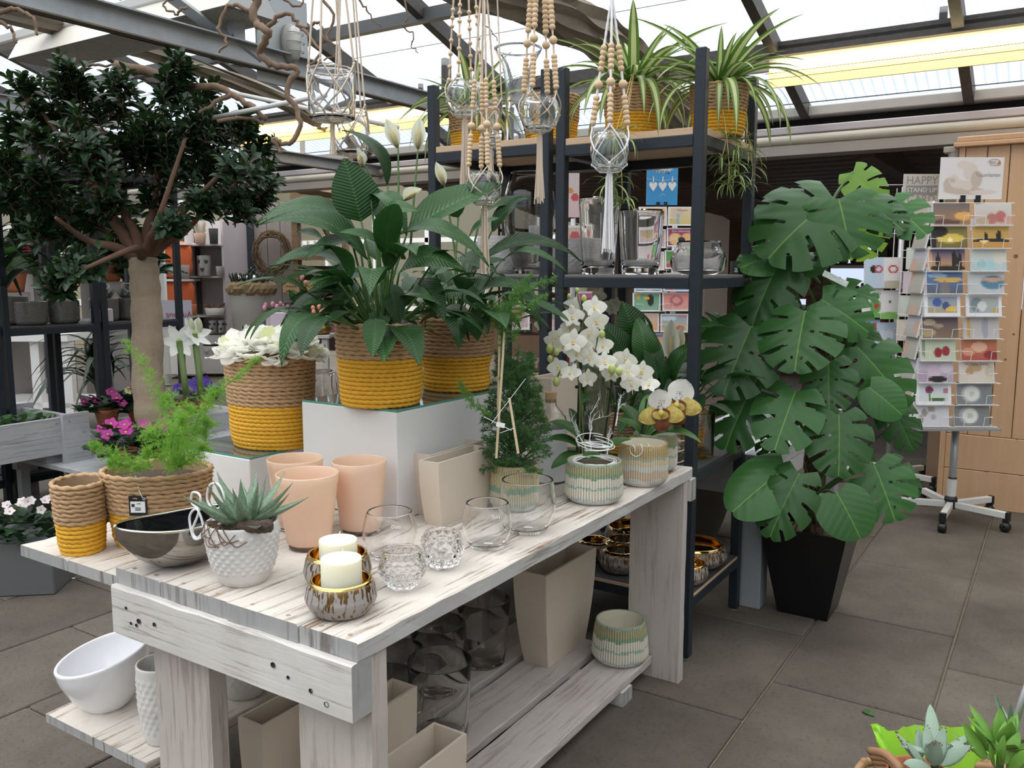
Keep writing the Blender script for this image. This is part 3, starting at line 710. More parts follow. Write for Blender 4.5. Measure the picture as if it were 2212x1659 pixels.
# pressed leaf-shaped relief on the wall
def relief(mb, n, nz_, z0, z1, amp):
    out = []
    for (x, y, z) in mb.v:
        r = math.hypot(x, y)
        if z0 < z < z1 and r > .03:
            a = math.atan2(y, x)/(2*PI)*n; row = (z-z0)/(z1-z0)*nz_; fr = row % 1
            a += .5*(int(row) % 2); fa = abs((a % 1)-.5)
            d = amp*max(0, 1-((fa*3.0)**2+((fr-.5)*2.2)**2))
            x, y = x*(1+d/r), y*(1+d/r)
        out.append((x, y, z))
    mb.v = out
mbp = MB(); pr2 = []
for k in range(46):
    z = Hh*k/45; j = min(range(len(prof)), key=lambda q: abs(prof[q][1]-z)); pr2.append((np.interp(z, [p[1] for p in prof], [p[0] for p in prof]), z))
mbp = shell(pr2, .006, .02, 150); relief(mbp, 22, 9, .03, Hh*.88, .0032)
M_WCER = mat('white_stoneware', (.66,.645,.62), .42, noise=(9,.4,(.54,.52,.50),(1,1,1)))
obj('body', mbp, M_WCER, pot, smooth=True); obj('soil', MB().lathe([(70*k_,Hh*.88),(.001,Hh*.93)], 24), M_SOIL, pot)
M_PEB = mat('pebble', (.40,.34,.28), .8)
for i in range(26):
    a = random.uniform(0, 6.3); q = random.uniform(.3,.9)*68*k_
    obj('pebble', MB().ball((0,0,0), random.uniform(.005,.009), 7, 5, sc=(1,.8,.6)), M_PEB, pot, (q*math.cos(a), q*math.sin(a), Hh*.94), (0,0,a), smooth=True)
# aloe
M_ALOE = mat('aloe_leaf', (.085,.16,.085), .45, noise=(16,.9,(.27,.35,.25),(.8,2,2)))
def fleshy(w=.13, th=.05, curl=.25, n=12):
    vs = []; fs = []
    for i in range(n+1):
        x = i/n; hw = w*(1-x**1.6)*(.75+.5*x*(1-x)*2)+.001; t = th*(1-x)+.003; zc = curl*x*x
        vs += [(x,-hw,zc+hw*.45),(x,-hw*.5,zc-t*.2),(x,0,zc-t),(x,hw*.5,zc-t*.2),(x,hw,zc+hw*.45),(x,hw*.45,zc+.3*t),(x,0,zc+.1*t),(x,-hw*.45,zc+.3*t)]
    for i in range(n):
        for j in range(8): fs.append((i*8+j,i*8+(j+1)%8,(i+1)*8+(j+1)%8,(i+1)*8+j))
    return MB().add(vs, fs).mesh('leaf', True)
al = thing('aloe_plant', 'spotted grey-green aloe rosette growing in the white relief pot', 'plant', (pot.location.x, pot.location.y, pot.location.z+Hh*.93))
am = [fleshy(.16,.07,.12), fleshy(.14,.06,.25)]
for q in am: q.materials.append(M_ALOE)
for k in range(19):
    a = k*2.4+.3; el = lerp(1.25,.12, (k/18)**.8); L_ = lerp(.085,.135, math.sin(k/18*2.2))
    d = V3(math.cos(a)*math.cos(el), math.sin(a)*math.cos(el), math.sin(el))
    o = obj('leaf', am[k % 2], None, al); put(o, frame((.012*math.cos(a)+.012,.012*math.sin(a),.006), d, V3(-d.x*.6, -d.y*.6, 1)) @ Matrix.Scale(L_, 4))
bark = thing('bark_piece', 'dark splintered bark piece leaning over the aloe pot rim', 'bark', (pot.location.x+.05, pot.location.y-.035, pot.location.z+Hh*.99))
P = spline([(-.03,.0,-.004),(.0,.0,.008),(.035,.005,.010),(.07,.012,.018)], 5); rad = [.012+.004*random.random() for _ in P]; rad[-1] = .003
obj('bark', MB().tube(P, rad, 8), mat('dark_bark', (.075,.05,.038), .9, bump=(60,1,(1,1,1))), bark)
vine = MB()
for k in range(9):
    a = random.uniform(3.2,5.4); b = a+random.uniform(-.5,.5)
    vine.tube(spline([(.05*math.cos(a),.05*math.sin(a),.004),(.075*math.cos(a),.075*math.sin(a),.012),(.083*math.cos(b),.083*math.sin(b),random.uniform(-.035,-.008)),(.08*math.cos(b+.3),.08*math.sin(b+.3),random.uniform(-.03,.0))], 5), .0011, 4)
obj('twig', vine, mat('reddish_twig', (.16,.085,.055), .8), pot, (0,0,Hh*.96))
wl_ = thing('wire_ornament', 'loops of white wire spiralling out of the aloe pot', 'ornament', (pot.location.x-.075, pot.location.y-.02, pot.location.z+Hh*.98))
loops = spline([(.05,.01,0),(.02,0,.015),(-.01,0,.04),(.0,.0,.075),(.03,0,.08),(.045,0,.05),(.02,0,.025),(-.02,-.005,.02),(-.05,-.01,.03),(-.045,-.01,.055),(-.02,-.01,.05),(-.03,-.01,.01),(-.05,-.012,-.03),(-.035,-.012,-.045),(-.015,-.01,-.02),(-.03,-.012,.02),(-.055,-.014,.0),(-.045,-.014,-.045),(-.02,-.012,-.04),(.0,-.008,-.005),(.03,0,.005)], 6)
obj('wire', MB().tube(loops, .0027, 7), M_WIREW, wl_, smooth=True)

# ---- boat-shaped bowl in black and silver glaze
M_SILV = mat('silver_black_glaze', (.36,.34,.31), .10, metal=1.0)
boat = thing('boat_bowl', 'shiny grey and black boat-shaped ceramic bowl near the table corner', 'bowl', (-1.660, 1.182, 0.753), math.radians(74))
L0 = .218; ns, na = 28, 26
def boat_pt(s, a, off):
    x = (s-.5)*L0*2*.62; e = max(0, 1-abs(2*s-1)**2.2); hw = (.086-off)*e**.62; h = .098+.012*abs(2*s-1)**1.6
    bot = .0+.085*abs(2*s-1)**2.6
    y = hw*math.sin(a); z = lerp(h, bot+off, math.cos(a)**.62 if math.cos(a) > 0 else 0)
    return (x, y, z)
for nm, off, mm, fl in (('outer_wall', 0, M_SILV, False), ('inner_glaze', .005, mat('black_glaze', (.010,.010,.011), .06, spec=.9), True)):
    vs = [boat_pt(i/ns, -PI/2+PI*j/na, off) for i in range(ns+1) for j in range(na+1)]
    fs = [((i*(na+1)+j), (i+1)*(na+1)+j, (i+1)*(na+1)+j+1, i*(na+1)+j+1) for i in range(ns) for j in range(na)]
    obj(nm, MB().add(vs, [f if fl else f[::-1] for f in fs]), mm, boat, smooth=True)
for sg in (-1, 1):
    rim = [Vector(boat_pt(i/ns, sg*PI/2, .0025)) for i in range(ns+1)]
    obj('rim', MB().tube(rim, .0036, 7), mat('silver_rim', (.62,.58,.50), .15, metal=1.0), boat, smooth=True)

# ---- candle bowls and candles
M_GOLD = mat('gold_glaze', (.72,.50,.20), .10, metal=1.0)
def streak_mat():
    m = mat('grey_gold_streaked_glaze', (.30,.275,.26), .38); nt = m.node_tree; p = nt.nodes['Principled BSDF']; L = nt.links
    tc = nt.nodes.new('ShaderNodeTexCoord'); mp = nt.nodes.new('ShaderNodeMapping'); mp.inputs['Scale'].default_value = (1,1,.10); L.new(tc.outputs['Object'], mp.inputs[0])
    n = nt.nodes.new('ShaderNodeTexNoise'); n.inputs['Scale'].default_value = 150; n.inputs['Detail'].default_value = 3; L.new(mp.outputs[0], n.inputs[0])
    s = nt.nodes.new('ShaderNodeSeparateXYZ'); L.new(tc.outputs['Object'], s.inputs[0]); mr = nt.nodes.new('ShaderNodeMapRange'); mr.inputs[1].default_value = .02; mr.inputs[2].default_value = .085; mr.inputs[3].default_value = -.02; mr.inputs[4].default_value = .12; L.new(s.outputs['Z'], mr.inputs[0])
    a = nt.nodes.new('ShaderNodeMath'); a.operation = 'ADD'; L.new(n.outputs[0], a.inputs[0]); L.new(mr.outputs[0], a.inputs[1])
    r = nt.nodes.new('ShaderNodeValToRGB'); r.color_ramp.elements[0].position = .55; r.color_ramp.elements[1].position = .59; L.new(a.outputs[0], r.inputs[0])
    x = nt.nodes.new('ShaderNodeMix'); x.data_type = 'RGBA'; x.inputs[6].default_value = (.30,.275,.26,1); x.inputs[7].default_value = (.20,.12,.045,1); L.new(r.outputs[0], x.inputs[0]); L.new(x.outputs[2], p.inputs['Base Color']); L.new(r.outputs[0], p.inputs['Metallic'])
    bu = nt.nodes.new('ShaderNodeBump'); bu.inputs['Strength'].default_value = .6; bu.inputs['Distance'].default_value = .002; bu.invert = True; L.new(r.outputs[0], bu.inputs['Height']); L.new(bu.outputs[0], p.inputs['Normal'])
    return m
M_STREAK = streak_mat()
M_WAX = mat('ivory_wax', (.86,.84,.66), .5, sss=.6, wax=(.02,.016,.008))
def gold_bowl(label, loc, k, H, rim=66, mx=77, base=50, group=None, m=None):
    t = thing('gold_bowl', label, 'bowl', loc, random.uniform(0,6), group)
    o_ = curve2([(base*k,0),(base*k*1.25,H*.08),(mx*k,H*.42),(mx*k*.985,H*.62),(mx*k*.93,H*.86),(rim*k,H)], 6)
    full = shell(o_, .005, .008, 56)
    nv = 1+len(o_)
    a, b = MB(), MB()
    prof = [(.0005,0)]+o_; r1, z1 = o_[-1]
    obj('outer_wall', MB().lathe([(r, min(z, H*.93)) for r, z in prof if z <= H*.95], 56), m or M_STREAK, t, smooth=True)
    gi = [(rim*k*1.045,H*.915),(rim*k*1.02,H*.97),(r1,z1),(r1-.002,z1+.0015),(r1-.0045,z1)]+[(max(r-.005,.001),max(z,.008)) for r, z in o_[::-1]]+[(.0005,.008)]
    obj('gold_lining', MB().lathe(gi, 56, wob=lambda a, j, z: 1 if j else 1.0+.0*a), M_GOLD, t, smooth=True)
    return t
def candle(label, loc, r, H, lean=0.0):
    t = thing('pillar_candle', label, 'candle', loc)
    obj('wax', MB().lathe([(.0005,0),(r*.97,0),(r,.002),(r,H-.004),(r*.985,H-.001),(r*.9,H),(r*.3,H-.002),(.0005,H-.003)], 48), M_WAX, t, smooth=True)
    obj('wick', MB().tube(spline([(0,0,H-.003),(.001,.001,H+.006),(.004,0,H+.011),(.003+lean,0,H+.017)], 4), .0011, 5), M_CORDW, t)
    return t
g1 = gold_bowl('front grey bowl with gold lining, at the table edge', (-1.151, 1.176, 0.753), 0.0009, 0.0675)
g1k = 0.0009
candle('ivory pillar candle in the front grey and gold bowl', (g1.location.x+.004, g1.location.y-.002, .753+.0085), 44*g1k, 0.1115-.0085, .002)
g2 = gold_bowl('second grey bowl with gold lining, behind the front candle bowl', (-1.259, 1.278, 0.753), 0.0010, 0.0716, 62, 71, 48)
candle('ivory pillar candle in the rear grey and gold bowl', (g2.location.x+.003, g2.location.y, .753+.0085), 40*0.0010, 0.1016-.0085, .004)

# ---- clear glasses
def dutz(label, loc, k, H, rb, rm, rt_, txt=True):
    t = thing('glass_bowl', label, 'glass', loc)
    o_ = curve2([(rb*k,0),(rb*k*1.15,.006),(rm*k*.97,H*.35),(rm*k,H*.55),(lerp(rm,rt_,.6)*k,H*.88),(rt_*k,H)], 7)
    obj('bowl', shell(o_, .0042, .010, 64), M_GLASS, t, smooth=True)
    if txt: text_obj('lettering', 'Dutz', .011, mat('etched_white', (.85,.85,.85), .6), t, (rm*k*.78, -rm*k*.56, H*.82), (PI/2, 0, .62))
    obj('sticker', MB().box(-.011,.011,-.006,.006,.0104,.0107), M_CARDW, t, (0.006,-.004,0), (0,0,.4))
    return t
dutz('thick clear glass bowl right behind the candles', (-1.285, 1.477, 0.753), 0.0011, 0.1083, 36, 58, 48)
dutz('thick clear glass bowl in the middle of its row, in front of the beige vases', (-1.137, 1.663, 0.753), 0.0011, 0.1084, 35, 55, 47)
dutz('widest thick clear glass bowl, in front of the asparagus fern pot', (-1.124, 1.827, 0.753), 0.0012, 0.1333, 38, 60, 55, False)
def cut_glass(label, loc, k, H, rb, rm, rt_, kind):
    t = thing('tealight_glass', label, 'glass', loc)
    o_ = [(np.interp(q, [0,.12,.5,.85,1], [rb*.8,rb*1.15,rm,rt_*1.08,rt_])*k, H*q) for q in np.linspace(0, 1, 44)]
    mb = shell([(float(r), float(z)) for r, z in o_], .007, .014, 132, round_rim=True); out = []; n = 15 if kind == 'dimple' else 13; rows = 6 if kind == 'dimple' else 5
    N = 132; nout = 1+44
    for i, (x, y, z) in enumerate(mb.v):
        r = math.hypot(x, y)
        if i < N*nout and r > .01 and H*.08 < z < H*.92:
            row = (z/H-.08)/.84*rows; a = math.atan2(y, x)/(2*PI)*n
            if kind == 'dimple':
                a += .5*(int(row) % 2); d = math.hypot(((a % 1)-.5)*2, ((row % 1)-.5)*2); dd = -.0048*max(0, 1-d*d)+.0006
            else:
                p, q = (a+row/1.0*.5) % 1, (a-row/1.0*.5) % 1; dd = .0056*(min(p, 1-p, q, 1-q)*2)-.001
            x, y = x*(1+dd/r), y*(1+dd/r)
        out.append((x, y, z))
    mb.v = out
    obj('bowl', mb, M_GLASS, t, smooth=(kind == 'dimple')); return t
cut_glass('round clear tealight glass with dimpled wall beside the front candle', (-1.133, 1.340, 0.753), 0.0010, 0.0820, 30, 52, 40, 'dimple')
cut_glass('round clear tealight glass with diamond-cut wall, behind the dimpled one', (-1.142, 1.490, 0.753), 0.0010, 0.0791, 31, 48, 41, 'diamond')

# ---- beige slab vases
M_BEIGE = mat('beige_stone_glaze', (.62,.53,.43), .6, noise=(7,.5,(.52,.45,.37),(1,1,1)))
def slab_vase(label, corner, w, d, H, taper=.16, rz=0.0, wall=.007, m=None, ang=0.0):
    """front right-hand bottom corner at `corner`; w across x, d along y"""
    t = thing('slab_vase', label, 'vase', (corner[0], corner[1], corner[2]), rz)
    n = 10; rings = []
    for i in range(n+1):
        s = i/n; k = taper*(1-s)**1.9; a, b = w*k*.5, d*k*.5
        rings.append(((-w+a, -a, b, d-b), H*s))
    vs = []; fs = []
    for (x0, x1, y0, y1), z in rings: vs += [(x0,y0,z),(x1,y0,z),(x1,y1,z),(x0,y1,z)]
    for i in range(n):
        for j in range(4): fs.append((i*4+j, i*4+(j+1)%4, (i+1)*4+(j+1)%4, (i+1)*4+j))
    fs.append((3,2,1,0)); e = n*4
    o2 = len(vs)
    for (x0, x1, y0, y1), z in [rings[-1], rings[n//2], (rings[1][0], max(.01, H*.06))]: vs += [(x0+wall,y0+wall,z),(x1-wall,y0+wall,z),(x1-wall,y1-wall,z),(x0+wall,y1-wall,z)]
    for j in range(4):
        fs.append((e+j, e+(j+1)%4, o2+(j+1)%4, o2+j))
        fs.append((o2+j, o2+(j+1)%4, o2+4+(j+1)%4, o2+4+j)); fs.append((o2+4+j, o2+4+(j+1)%4, o2+8+(j+1)%4, o2+8+j))
    fs.append((o2+8,o2+9,o2+10,o2+11))
    obj('body', MB().add(vs, fs), m or M_BEIGE, t); return t
slab_vase('front one of two beige slab vases side by side on the table', (-1.320, 1.710, 0.753), .066, .246, .174)
slab_vase('rear one of two beige slab vases side by side on the table', (-1.389, 1.765, .753), .066, .246, .176)
slab_vase('tall beige slab vase standing behind the asparagus fern', (-1.445, 2.50, .753), .085, .21, .30)
# ---- bottle with lettering
bt = thing('glass_bottle', 'clear corked bottle with white lower half and JUST lettering, behind the fern', 'bottle', (-1.337, 2.311, 0.753))
k_ = 0.0015; Hb = 0.2634
ob = curve2([(31*k_,0),(34*k_,.006),(34*k_,Hb*.70),(27*k_,Hb*.82),(13*k_,Hb*.92),(12*k_,Hb)], 6)
obj('glass', shell(ob, .002, .004, 40), M_GLASS, bt, smooth=True); obj('cork', MB().lathe([(.0005,Hb-.01),(11*k_,Hb-.01),(12.5*k_,Hb+.022),(.0005,Hb+.022)], 20), mat('cork', (.50,.33,.19), .85), bt)
obj('print_band', MB().lathe([(35.6*k_,.008),(35.6*k_,Hb*.66)], 40), mat('white_print', (.72,.73,.74), .5), bt, smooth=True)
for body, z, s in (('JUST A', Hb*.56, .020), ('JUST', Hb*.70, .017)): text_obj('lettering', body, s, M_INK, bt, (.012,-36.2*k_,z), (PI/2,0,.3), sx=.8)
# ---- ribbed glazed pots
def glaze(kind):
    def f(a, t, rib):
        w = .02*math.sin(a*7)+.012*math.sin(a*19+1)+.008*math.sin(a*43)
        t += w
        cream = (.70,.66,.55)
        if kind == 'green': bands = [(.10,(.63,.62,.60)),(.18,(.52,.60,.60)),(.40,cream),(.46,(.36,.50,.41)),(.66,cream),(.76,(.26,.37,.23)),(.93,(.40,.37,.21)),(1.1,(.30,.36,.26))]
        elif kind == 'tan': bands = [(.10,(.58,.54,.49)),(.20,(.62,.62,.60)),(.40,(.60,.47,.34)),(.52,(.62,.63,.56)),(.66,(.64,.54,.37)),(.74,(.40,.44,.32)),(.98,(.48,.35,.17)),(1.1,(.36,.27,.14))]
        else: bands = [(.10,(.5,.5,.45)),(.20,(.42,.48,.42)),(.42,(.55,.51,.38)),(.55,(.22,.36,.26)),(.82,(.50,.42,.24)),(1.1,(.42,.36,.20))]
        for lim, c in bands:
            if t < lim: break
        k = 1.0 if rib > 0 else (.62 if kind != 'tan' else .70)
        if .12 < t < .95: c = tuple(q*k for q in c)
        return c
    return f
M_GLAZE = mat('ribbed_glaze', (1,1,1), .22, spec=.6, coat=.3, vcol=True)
def ribbed_pot(label, loc, k, H, rim, mx, base, kind, inside=(.66,.63,.50)):
    t = thing('ribbed_pot', label, 'pot', loc, random.uniform(0,6)); nr = 62; N = nr*4; f = glaze(kind)
    zz = np.concatenate([np.linspace(0,.14,5)[:-1], np.linspace(.14,1,22)]); vs = []; fs = []; cs = []
    for t_ in zz:
        r = np.interp(t_, [0,.04,.12,.2,.6,.93,1], [base,base*1.13,mx*.97,mx,lerp(mx,rim,.45),rim,rim*.985])*k
        amp = .0016 if .15 < t_ < .90 else 0
        for i in range(N):
            c = math.cos(2*PI*i*nr/N); rr = r+amp*c; a = 2*PI*i/N; vs.append((rr*math.cos(a), rr*math.sin(a), H*t_))
    for j in range(len(zz)-1):
        for i in range(N):
            fs.append((j*N+i, j*N+(i+1)%N, (j+1)*N+(i+1)%N, (j+1)*N+i)); cs.append(f(2*PI*i/N, (zz[j]+zz[j+1])/2, math.cos(2*PI*(i+.5)*nr/N)))
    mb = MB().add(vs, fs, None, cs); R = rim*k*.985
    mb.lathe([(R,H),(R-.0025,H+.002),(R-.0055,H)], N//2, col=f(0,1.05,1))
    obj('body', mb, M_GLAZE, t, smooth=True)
    obj('inside', MB().lathe([(R-.0055,H),(R-.007,H*.8),(mx*k*.92,H*.25),(base*k*.8,.012),(.0005,.012)], 40), mat('cream_glaze_%s' % kind, inside, .3), t, smooth=True)
    obj('foot', MB().lathe([(.0005,.0),(base*k,.0),(base*k*1.01,.002)], 40), mat('pot_foot', (.45,.38,.32), .7), t)
    return t
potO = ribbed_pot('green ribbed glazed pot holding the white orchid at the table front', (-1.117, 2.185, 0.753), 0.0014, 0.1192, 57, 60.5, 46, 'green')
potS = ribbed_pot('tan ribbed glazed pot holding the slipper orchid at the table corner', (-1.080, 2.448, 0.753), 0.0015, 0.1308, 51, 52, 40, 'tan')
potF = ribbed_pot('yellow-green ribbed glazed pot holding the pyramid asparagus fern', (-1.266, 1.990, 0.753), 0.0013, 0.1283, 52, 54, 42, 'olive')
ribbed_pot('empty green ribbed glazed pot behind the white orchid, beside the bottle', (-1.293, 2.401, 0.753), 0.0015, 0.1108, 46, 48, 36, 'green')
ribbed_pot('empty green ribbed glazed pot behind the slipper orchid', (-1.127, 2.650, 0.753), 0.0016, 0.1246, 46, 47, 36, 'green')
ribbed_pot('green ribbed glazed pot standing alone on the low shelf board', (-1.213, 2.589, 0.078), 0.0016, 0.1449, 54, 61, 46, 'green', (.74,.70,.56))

# ---- candle stands, jug behind the baskets
M_STONEG = mat('dark_grey_stone_glaze', (.10,.095,.09), .6)
def candle_stand(label, loc, zc, rc, ztop, lab2):
    t = thing('candle_stand', label, 'candle holder', loc); H = zc-loc[2]-.012
    mb = MB(); n = 6; N = 60; vs = []; fs = []; rows = 24
    for j in range(rows+1):
        s = j/rows; r = lerp(.062,.030, math.sin(s*PI*.5)**.8)+(.012*max(0,(s-.85)/.15))
        for i in range(N):
            a = 2*PI*i/N; rr = r*(1+.13*math.cos(n*(a+s*1.6))); vs.append((rr*math.cos(a), rr*math.sin(a), H*s))
    for j in range(rows):
        for i in range(N): fs.append((j*N+i, j*N+(i+1)%N, (j+1)*N+(i+1)%N, (j+1)*N+i))
    obj('stem', mb.add(vs, fs), M_STONEG, t, smooth=True)
    obj('gold_dish', MB().lathe([(.0005,H),(.03,H),(rc*1.75,H+.004),(rc*1.95,H+.014),(rc*1.85,H+.014),(rc*1.7,H+.008),(.0005,H+.007)], 40), M_GOLD, t, smooth=True)
    candle(lab2, (loc[0], loc[1], loc[2]+H+.0075), rc, ztop-zc)
candle_stand('twisted dark candle stand with gold dish, beside the hydrangea basket', (-2.02, 2.24, .720), 1.0576, 0.0334, 1.1872, 'ivory pillar candle on the gold dish beside the hydrangea basket')
candle_stand('twisted dark candle stand with gold dish between the two peace lily baskets', (-1.9, 2.62, .720), 1.2342, 0.0345, 1.3760, 'ivory pillar candle half hidden between the peace lily baskets')
jug = thing('glass_jug', 'clear glass jug with handle behind the hydrangea basket', 'jug', (-1.925, 1.905, .900))
Hj = 1.1092-.9
obj('body', shell(curve2([(.036,0),(.042,.01),(.045,Hj*.4),(.034,Hj*.75),(.036,Hj)], 6), .003, .008, 40), M_GLASS, jug, smooth=True)
obj('handle', MB().tube(spline([(.036,0,Hj*.95),(.06,0,Hj*.97),(.07,0,Hj*.7),(.062,0,Hj*.3),(.043,0,Hj*.15)], 6), .005, 8), M_GLASS, jug, smooth=True)

# ================================================================ things on the low shelves
slab_vase('big beige tapering slab vase on the low shelf', (-1.3696, 2.3439, .078), .128, .36, 0.4195-.078, .26, 0, .009)
for i, (lab, x, y) in enumerate((('small beige planter trough at the very front of the low shelf', -1.135, 1.31), ('small beige planter trough behind the right table leg', -1.36, 1.42), ('small beige planter trough seen between the front table legs', -1.545, 1.30))):
    slab_vase(lab, (x, y, SZ), .085 if i else .10, .24 if i else .26, .255 if i else .235, .12)
def tall_glass(label, loc, rb, rt_, H):
    t = thing('cylinder_vase', label, 'vase', loc)
    obj('wall', shell([(rb*.9,0),(rb,.008)]+[(lerp(rb, rt_, q), .008+(H-.008)*q) for q in (.25,.5,.75,1)], .0032, .016, 56), M_GLASSD, t, smooth=True); return t
tall_glass('nearest clear cylinder vase on the low shelf', (-1.432, 1.850, 0.078), 0.0805, 0.0926, 0.2343)
tall_glass('clear cylinder vase on the low shelf beside the big beige vase', (-1.598, 2.313, 0.078), 0.0751, 0.0927, 0.2290)
tall_glass('clear cylinder vase on the low shelf behind the nearest one', (-1.612, 2.073, 0.078), 0.0747, 0.0896, 0.2241)
tall_glass('clear cylinder vase on the low shelf right behind the table leg', (-1.632, 1.898, 0.078), 0.0767, 0.0881, 0.1937)
# white bowl and pots on the bench shelf
wb = thing('slanted_bowl', 'glossy white bowl with slanted rim on the bench shelf', 'bowl', (-2.107, 1.252, 0.250))
k_ = 0.0013; Hw = 0.1439
M_GLOSSW = mat('glossy_white_plastic', (.82,.82,.84), .12, coat=.5)
mbw = shell(curve2([(38*k_,0),(44*k_,.004),(66*k_,Hw*.3),(85*k_,Hw*.7),(93*k_,Hw*1.02)], 7), .010, .012, 64)
mbw.v = [(x, y, z*(1+.20*x/(97*k_))) if z > Hw*.1 else (x, y, z) for x, y, z in mbw.v]
obj('body', mbw, M_GLOSSW, wb, smooth=True)
wb.rotation_euler = (0, 0, .95)
for lab, loc, r, H in (('white relief pot behind the left table leg on the bench shelf', (-1.828, 1.232, .25), .058, .20), ('second white relief pot behind the left table leg, further back', (-1.845, 1.50, .25), .07, .19)):
    t = thing('ceramic_pot', lab, 'pot', loc)
    mb = shell([(r*np.interp(q, [0,.1,.5,1], [.72,.85,.98,1.0]), H*q) for q in np.linspace(0,1,40)], .006, .02, 110); mb.v = [tuple(map(float, p)) for p in mb.v]; relief(mb, 20, 9, .03, H*.88, .0028)
    obj('body', mb, M_WCER, t, smooth=True)

# ================================================================ leaf shapes (unit length along +X)
def leaf_unit(name, wf, nx=10, ny=6, arch=.10, fold=.10, ripple=0.0, mt=None, curl=0.0, tipdrop=0.0):
    vs = []; fs = []
    for i in range(nx+1):
        x = i/nx; hw = wf(x)
        for j in range(ny+1):
            y = (j/ny*2-1); z = arch*4*x*(1-x)+fold*abs(y)*hw*2 - tipdrop*x**4 - curl*(y*y)*hw
            if ripple: z += ripple*math.sin(x*9+abs(y)*5)*abs(y)
            vs.append((x, y*hw, z))
    for i in range(nx):
        for j in range(ny): q = i*(ny+1)+j; fs.append((q, q+ny+1, q+ny+2, q+1))
    me = MB().add(vs, fs).mesh(name, True)
    if mt: me.materials.append(mt)
    return me
def place_leaf(root, me, P0, P1, up, ws=1.0, name='leaf'):
    P0, P1 = Vector(P0), Vector(P1); d = P1-P0; L = d.length
    o = obj(name, me, None, root)
    put(o, frame(P0-root.location, d, up) @ Matrix.Diagonal((L, L*ws, L, 1))); return o
CAMP = V3(0, 0, 1.417)
def facing(p, a=.8, b=.6, j=.25, rnd=random):
    d = (CAMP-Vector(p)).normalized()
    return d*a + V3(0,0,b) + V3(rnd.uniform(-j,j), rnd.uniform(-j,j), rnd.uniform(-j,j))
def stem(root, P0, P1, r, mt, bow=.0, name='stem', up=V3(0,0,1)):
    P0, P1 = Vector(P0), Vector(P1); m = (P0+P1)/2+up*bow*(P1-P0).length
    P = spline([P0-root.location, m-root.location, P1-root.location], 5)
    return obj(name, MB().tube(P, [lerp(r, r*.65, i/(len(P)-1)) for i in range(len(P))], 6), mt, root, smooth=True)

# ================================================================ peace lilies
def veined(name, col, col2, sc=1.0):
    m = leafmat(name, col, tuple(min(1, c*2.2) for c in col), .36, .14, spec=.38); nt = m.node_tree; p = nt.nodes['Principled BSDF']; L = nt.links
    tc = nt.nodes.new('ShaderNodeTexCoord'); s = nt.nodes.new('ShaderNodeSeparateXYZ'); L.new(tc.outputs['Object'], s.inputs[0])
    ab = nt.nodes.new('ShaderNodeMath'); ab.operation = 'ABSOLUTE'; L.new(s.outputs['Y'], ab.inputs[0])
    a = nt.nodes.new('ShaderNodeMath'); a.operation = 'MULTIPLY_ADD'; a.inputs[1].default_value = -.9; L.new(ab.outputs[0], a.inputs[0]); L.new(s.outputs['X'], a.inputs[2])
    w = nt.nodes.new('ShaderNodeMath'); w.operation = 'MULTIPLY'; w.inputs[1].default_value = 120*sc; L.new(a.outputs[0], w.inputs[0])
    sn = nt.nodes.new('ShaderNodeMath'); sn.operation = 'SINE'; L.new(w.outputs[0], sn.inputs[0])
    bu = nt.nodes.new('ShaderNodeBump'); bu.inputs['Strength'].default_value = .22*min(1,sc); bu.inputs['Distance'].default_value = .008; L.new(sn.outputs[0], bu.inputs['Height']); L.new(bu.outputs[0], p.inputs['Normal'])
    r = nt.nodes.new('ShaderNodeValToRGB'); r.color_ramp.elements[0].position = .0; r.color_ramp.elements[0].color = (*col2,1); r.color_ramp.elements[1].position = .012; r.color_ramp.elements[1].color = (*col,1); L.new(ab.outputs[0], r.inputs[0])
    oi = nt.nodes.new('ShaderNodeObjectInfo'); mr = nt.nodes.new('ShaderNodeMapRange'); mr.inputs[3].default_value = .65; mr.inputs[4].default_value = 1.5; L.new(oi.outputs['Random'], mr.inputs[0])
    hv = nt.nodes.new('ShaderNodeHueSaturation'); L.new(mr.outputs[0], hv.inputs['Value']); L.new(r.outputs[0], hv.inputs['Color']); L.new(hv.outputs[0], p.inputs['Base Color']); return m
M_LILY = veined('peace_lily_leaf', (.017,.060,.013), (.05,.12,.03))
M_LSTEM = mat('lily_stem', (.07,.15,.035), .45)
lw = lambda x: .215*(math.sin(PI*min(1, x**.72))**.85 if 0 < x < 1 else 0)+.004
LILY = [leaf_unit('leaf', lw, 12, 6, .13, .10, .010, M_LILY, tipdrop=.03), leaf_unit('leaf', lw, 12, 6, .22, .05, .012, M_LILY, tipdrop=.08), leaf_unit('leaf', lambda x: lw(x)*.85, 12, 6, .05, .16, .008, M_LILY)]
M_SPATHE = leafmat('white_spathe', (.80,.81,.70), (.9,.95,.7), .5, .3)
M_SPADIX = mat('cream_spadix', (.62,.52,.27), .8, bump=(400,.8,(1,1,1)))
spm = leaf_unit('spathe', lambda x: .21*(math.sin(PI*x**.8)**.9 if 0 < x < 1 else 0)+.003, 10, 6, -.10, .55, 0, M_SPATHE, curl=-.6)
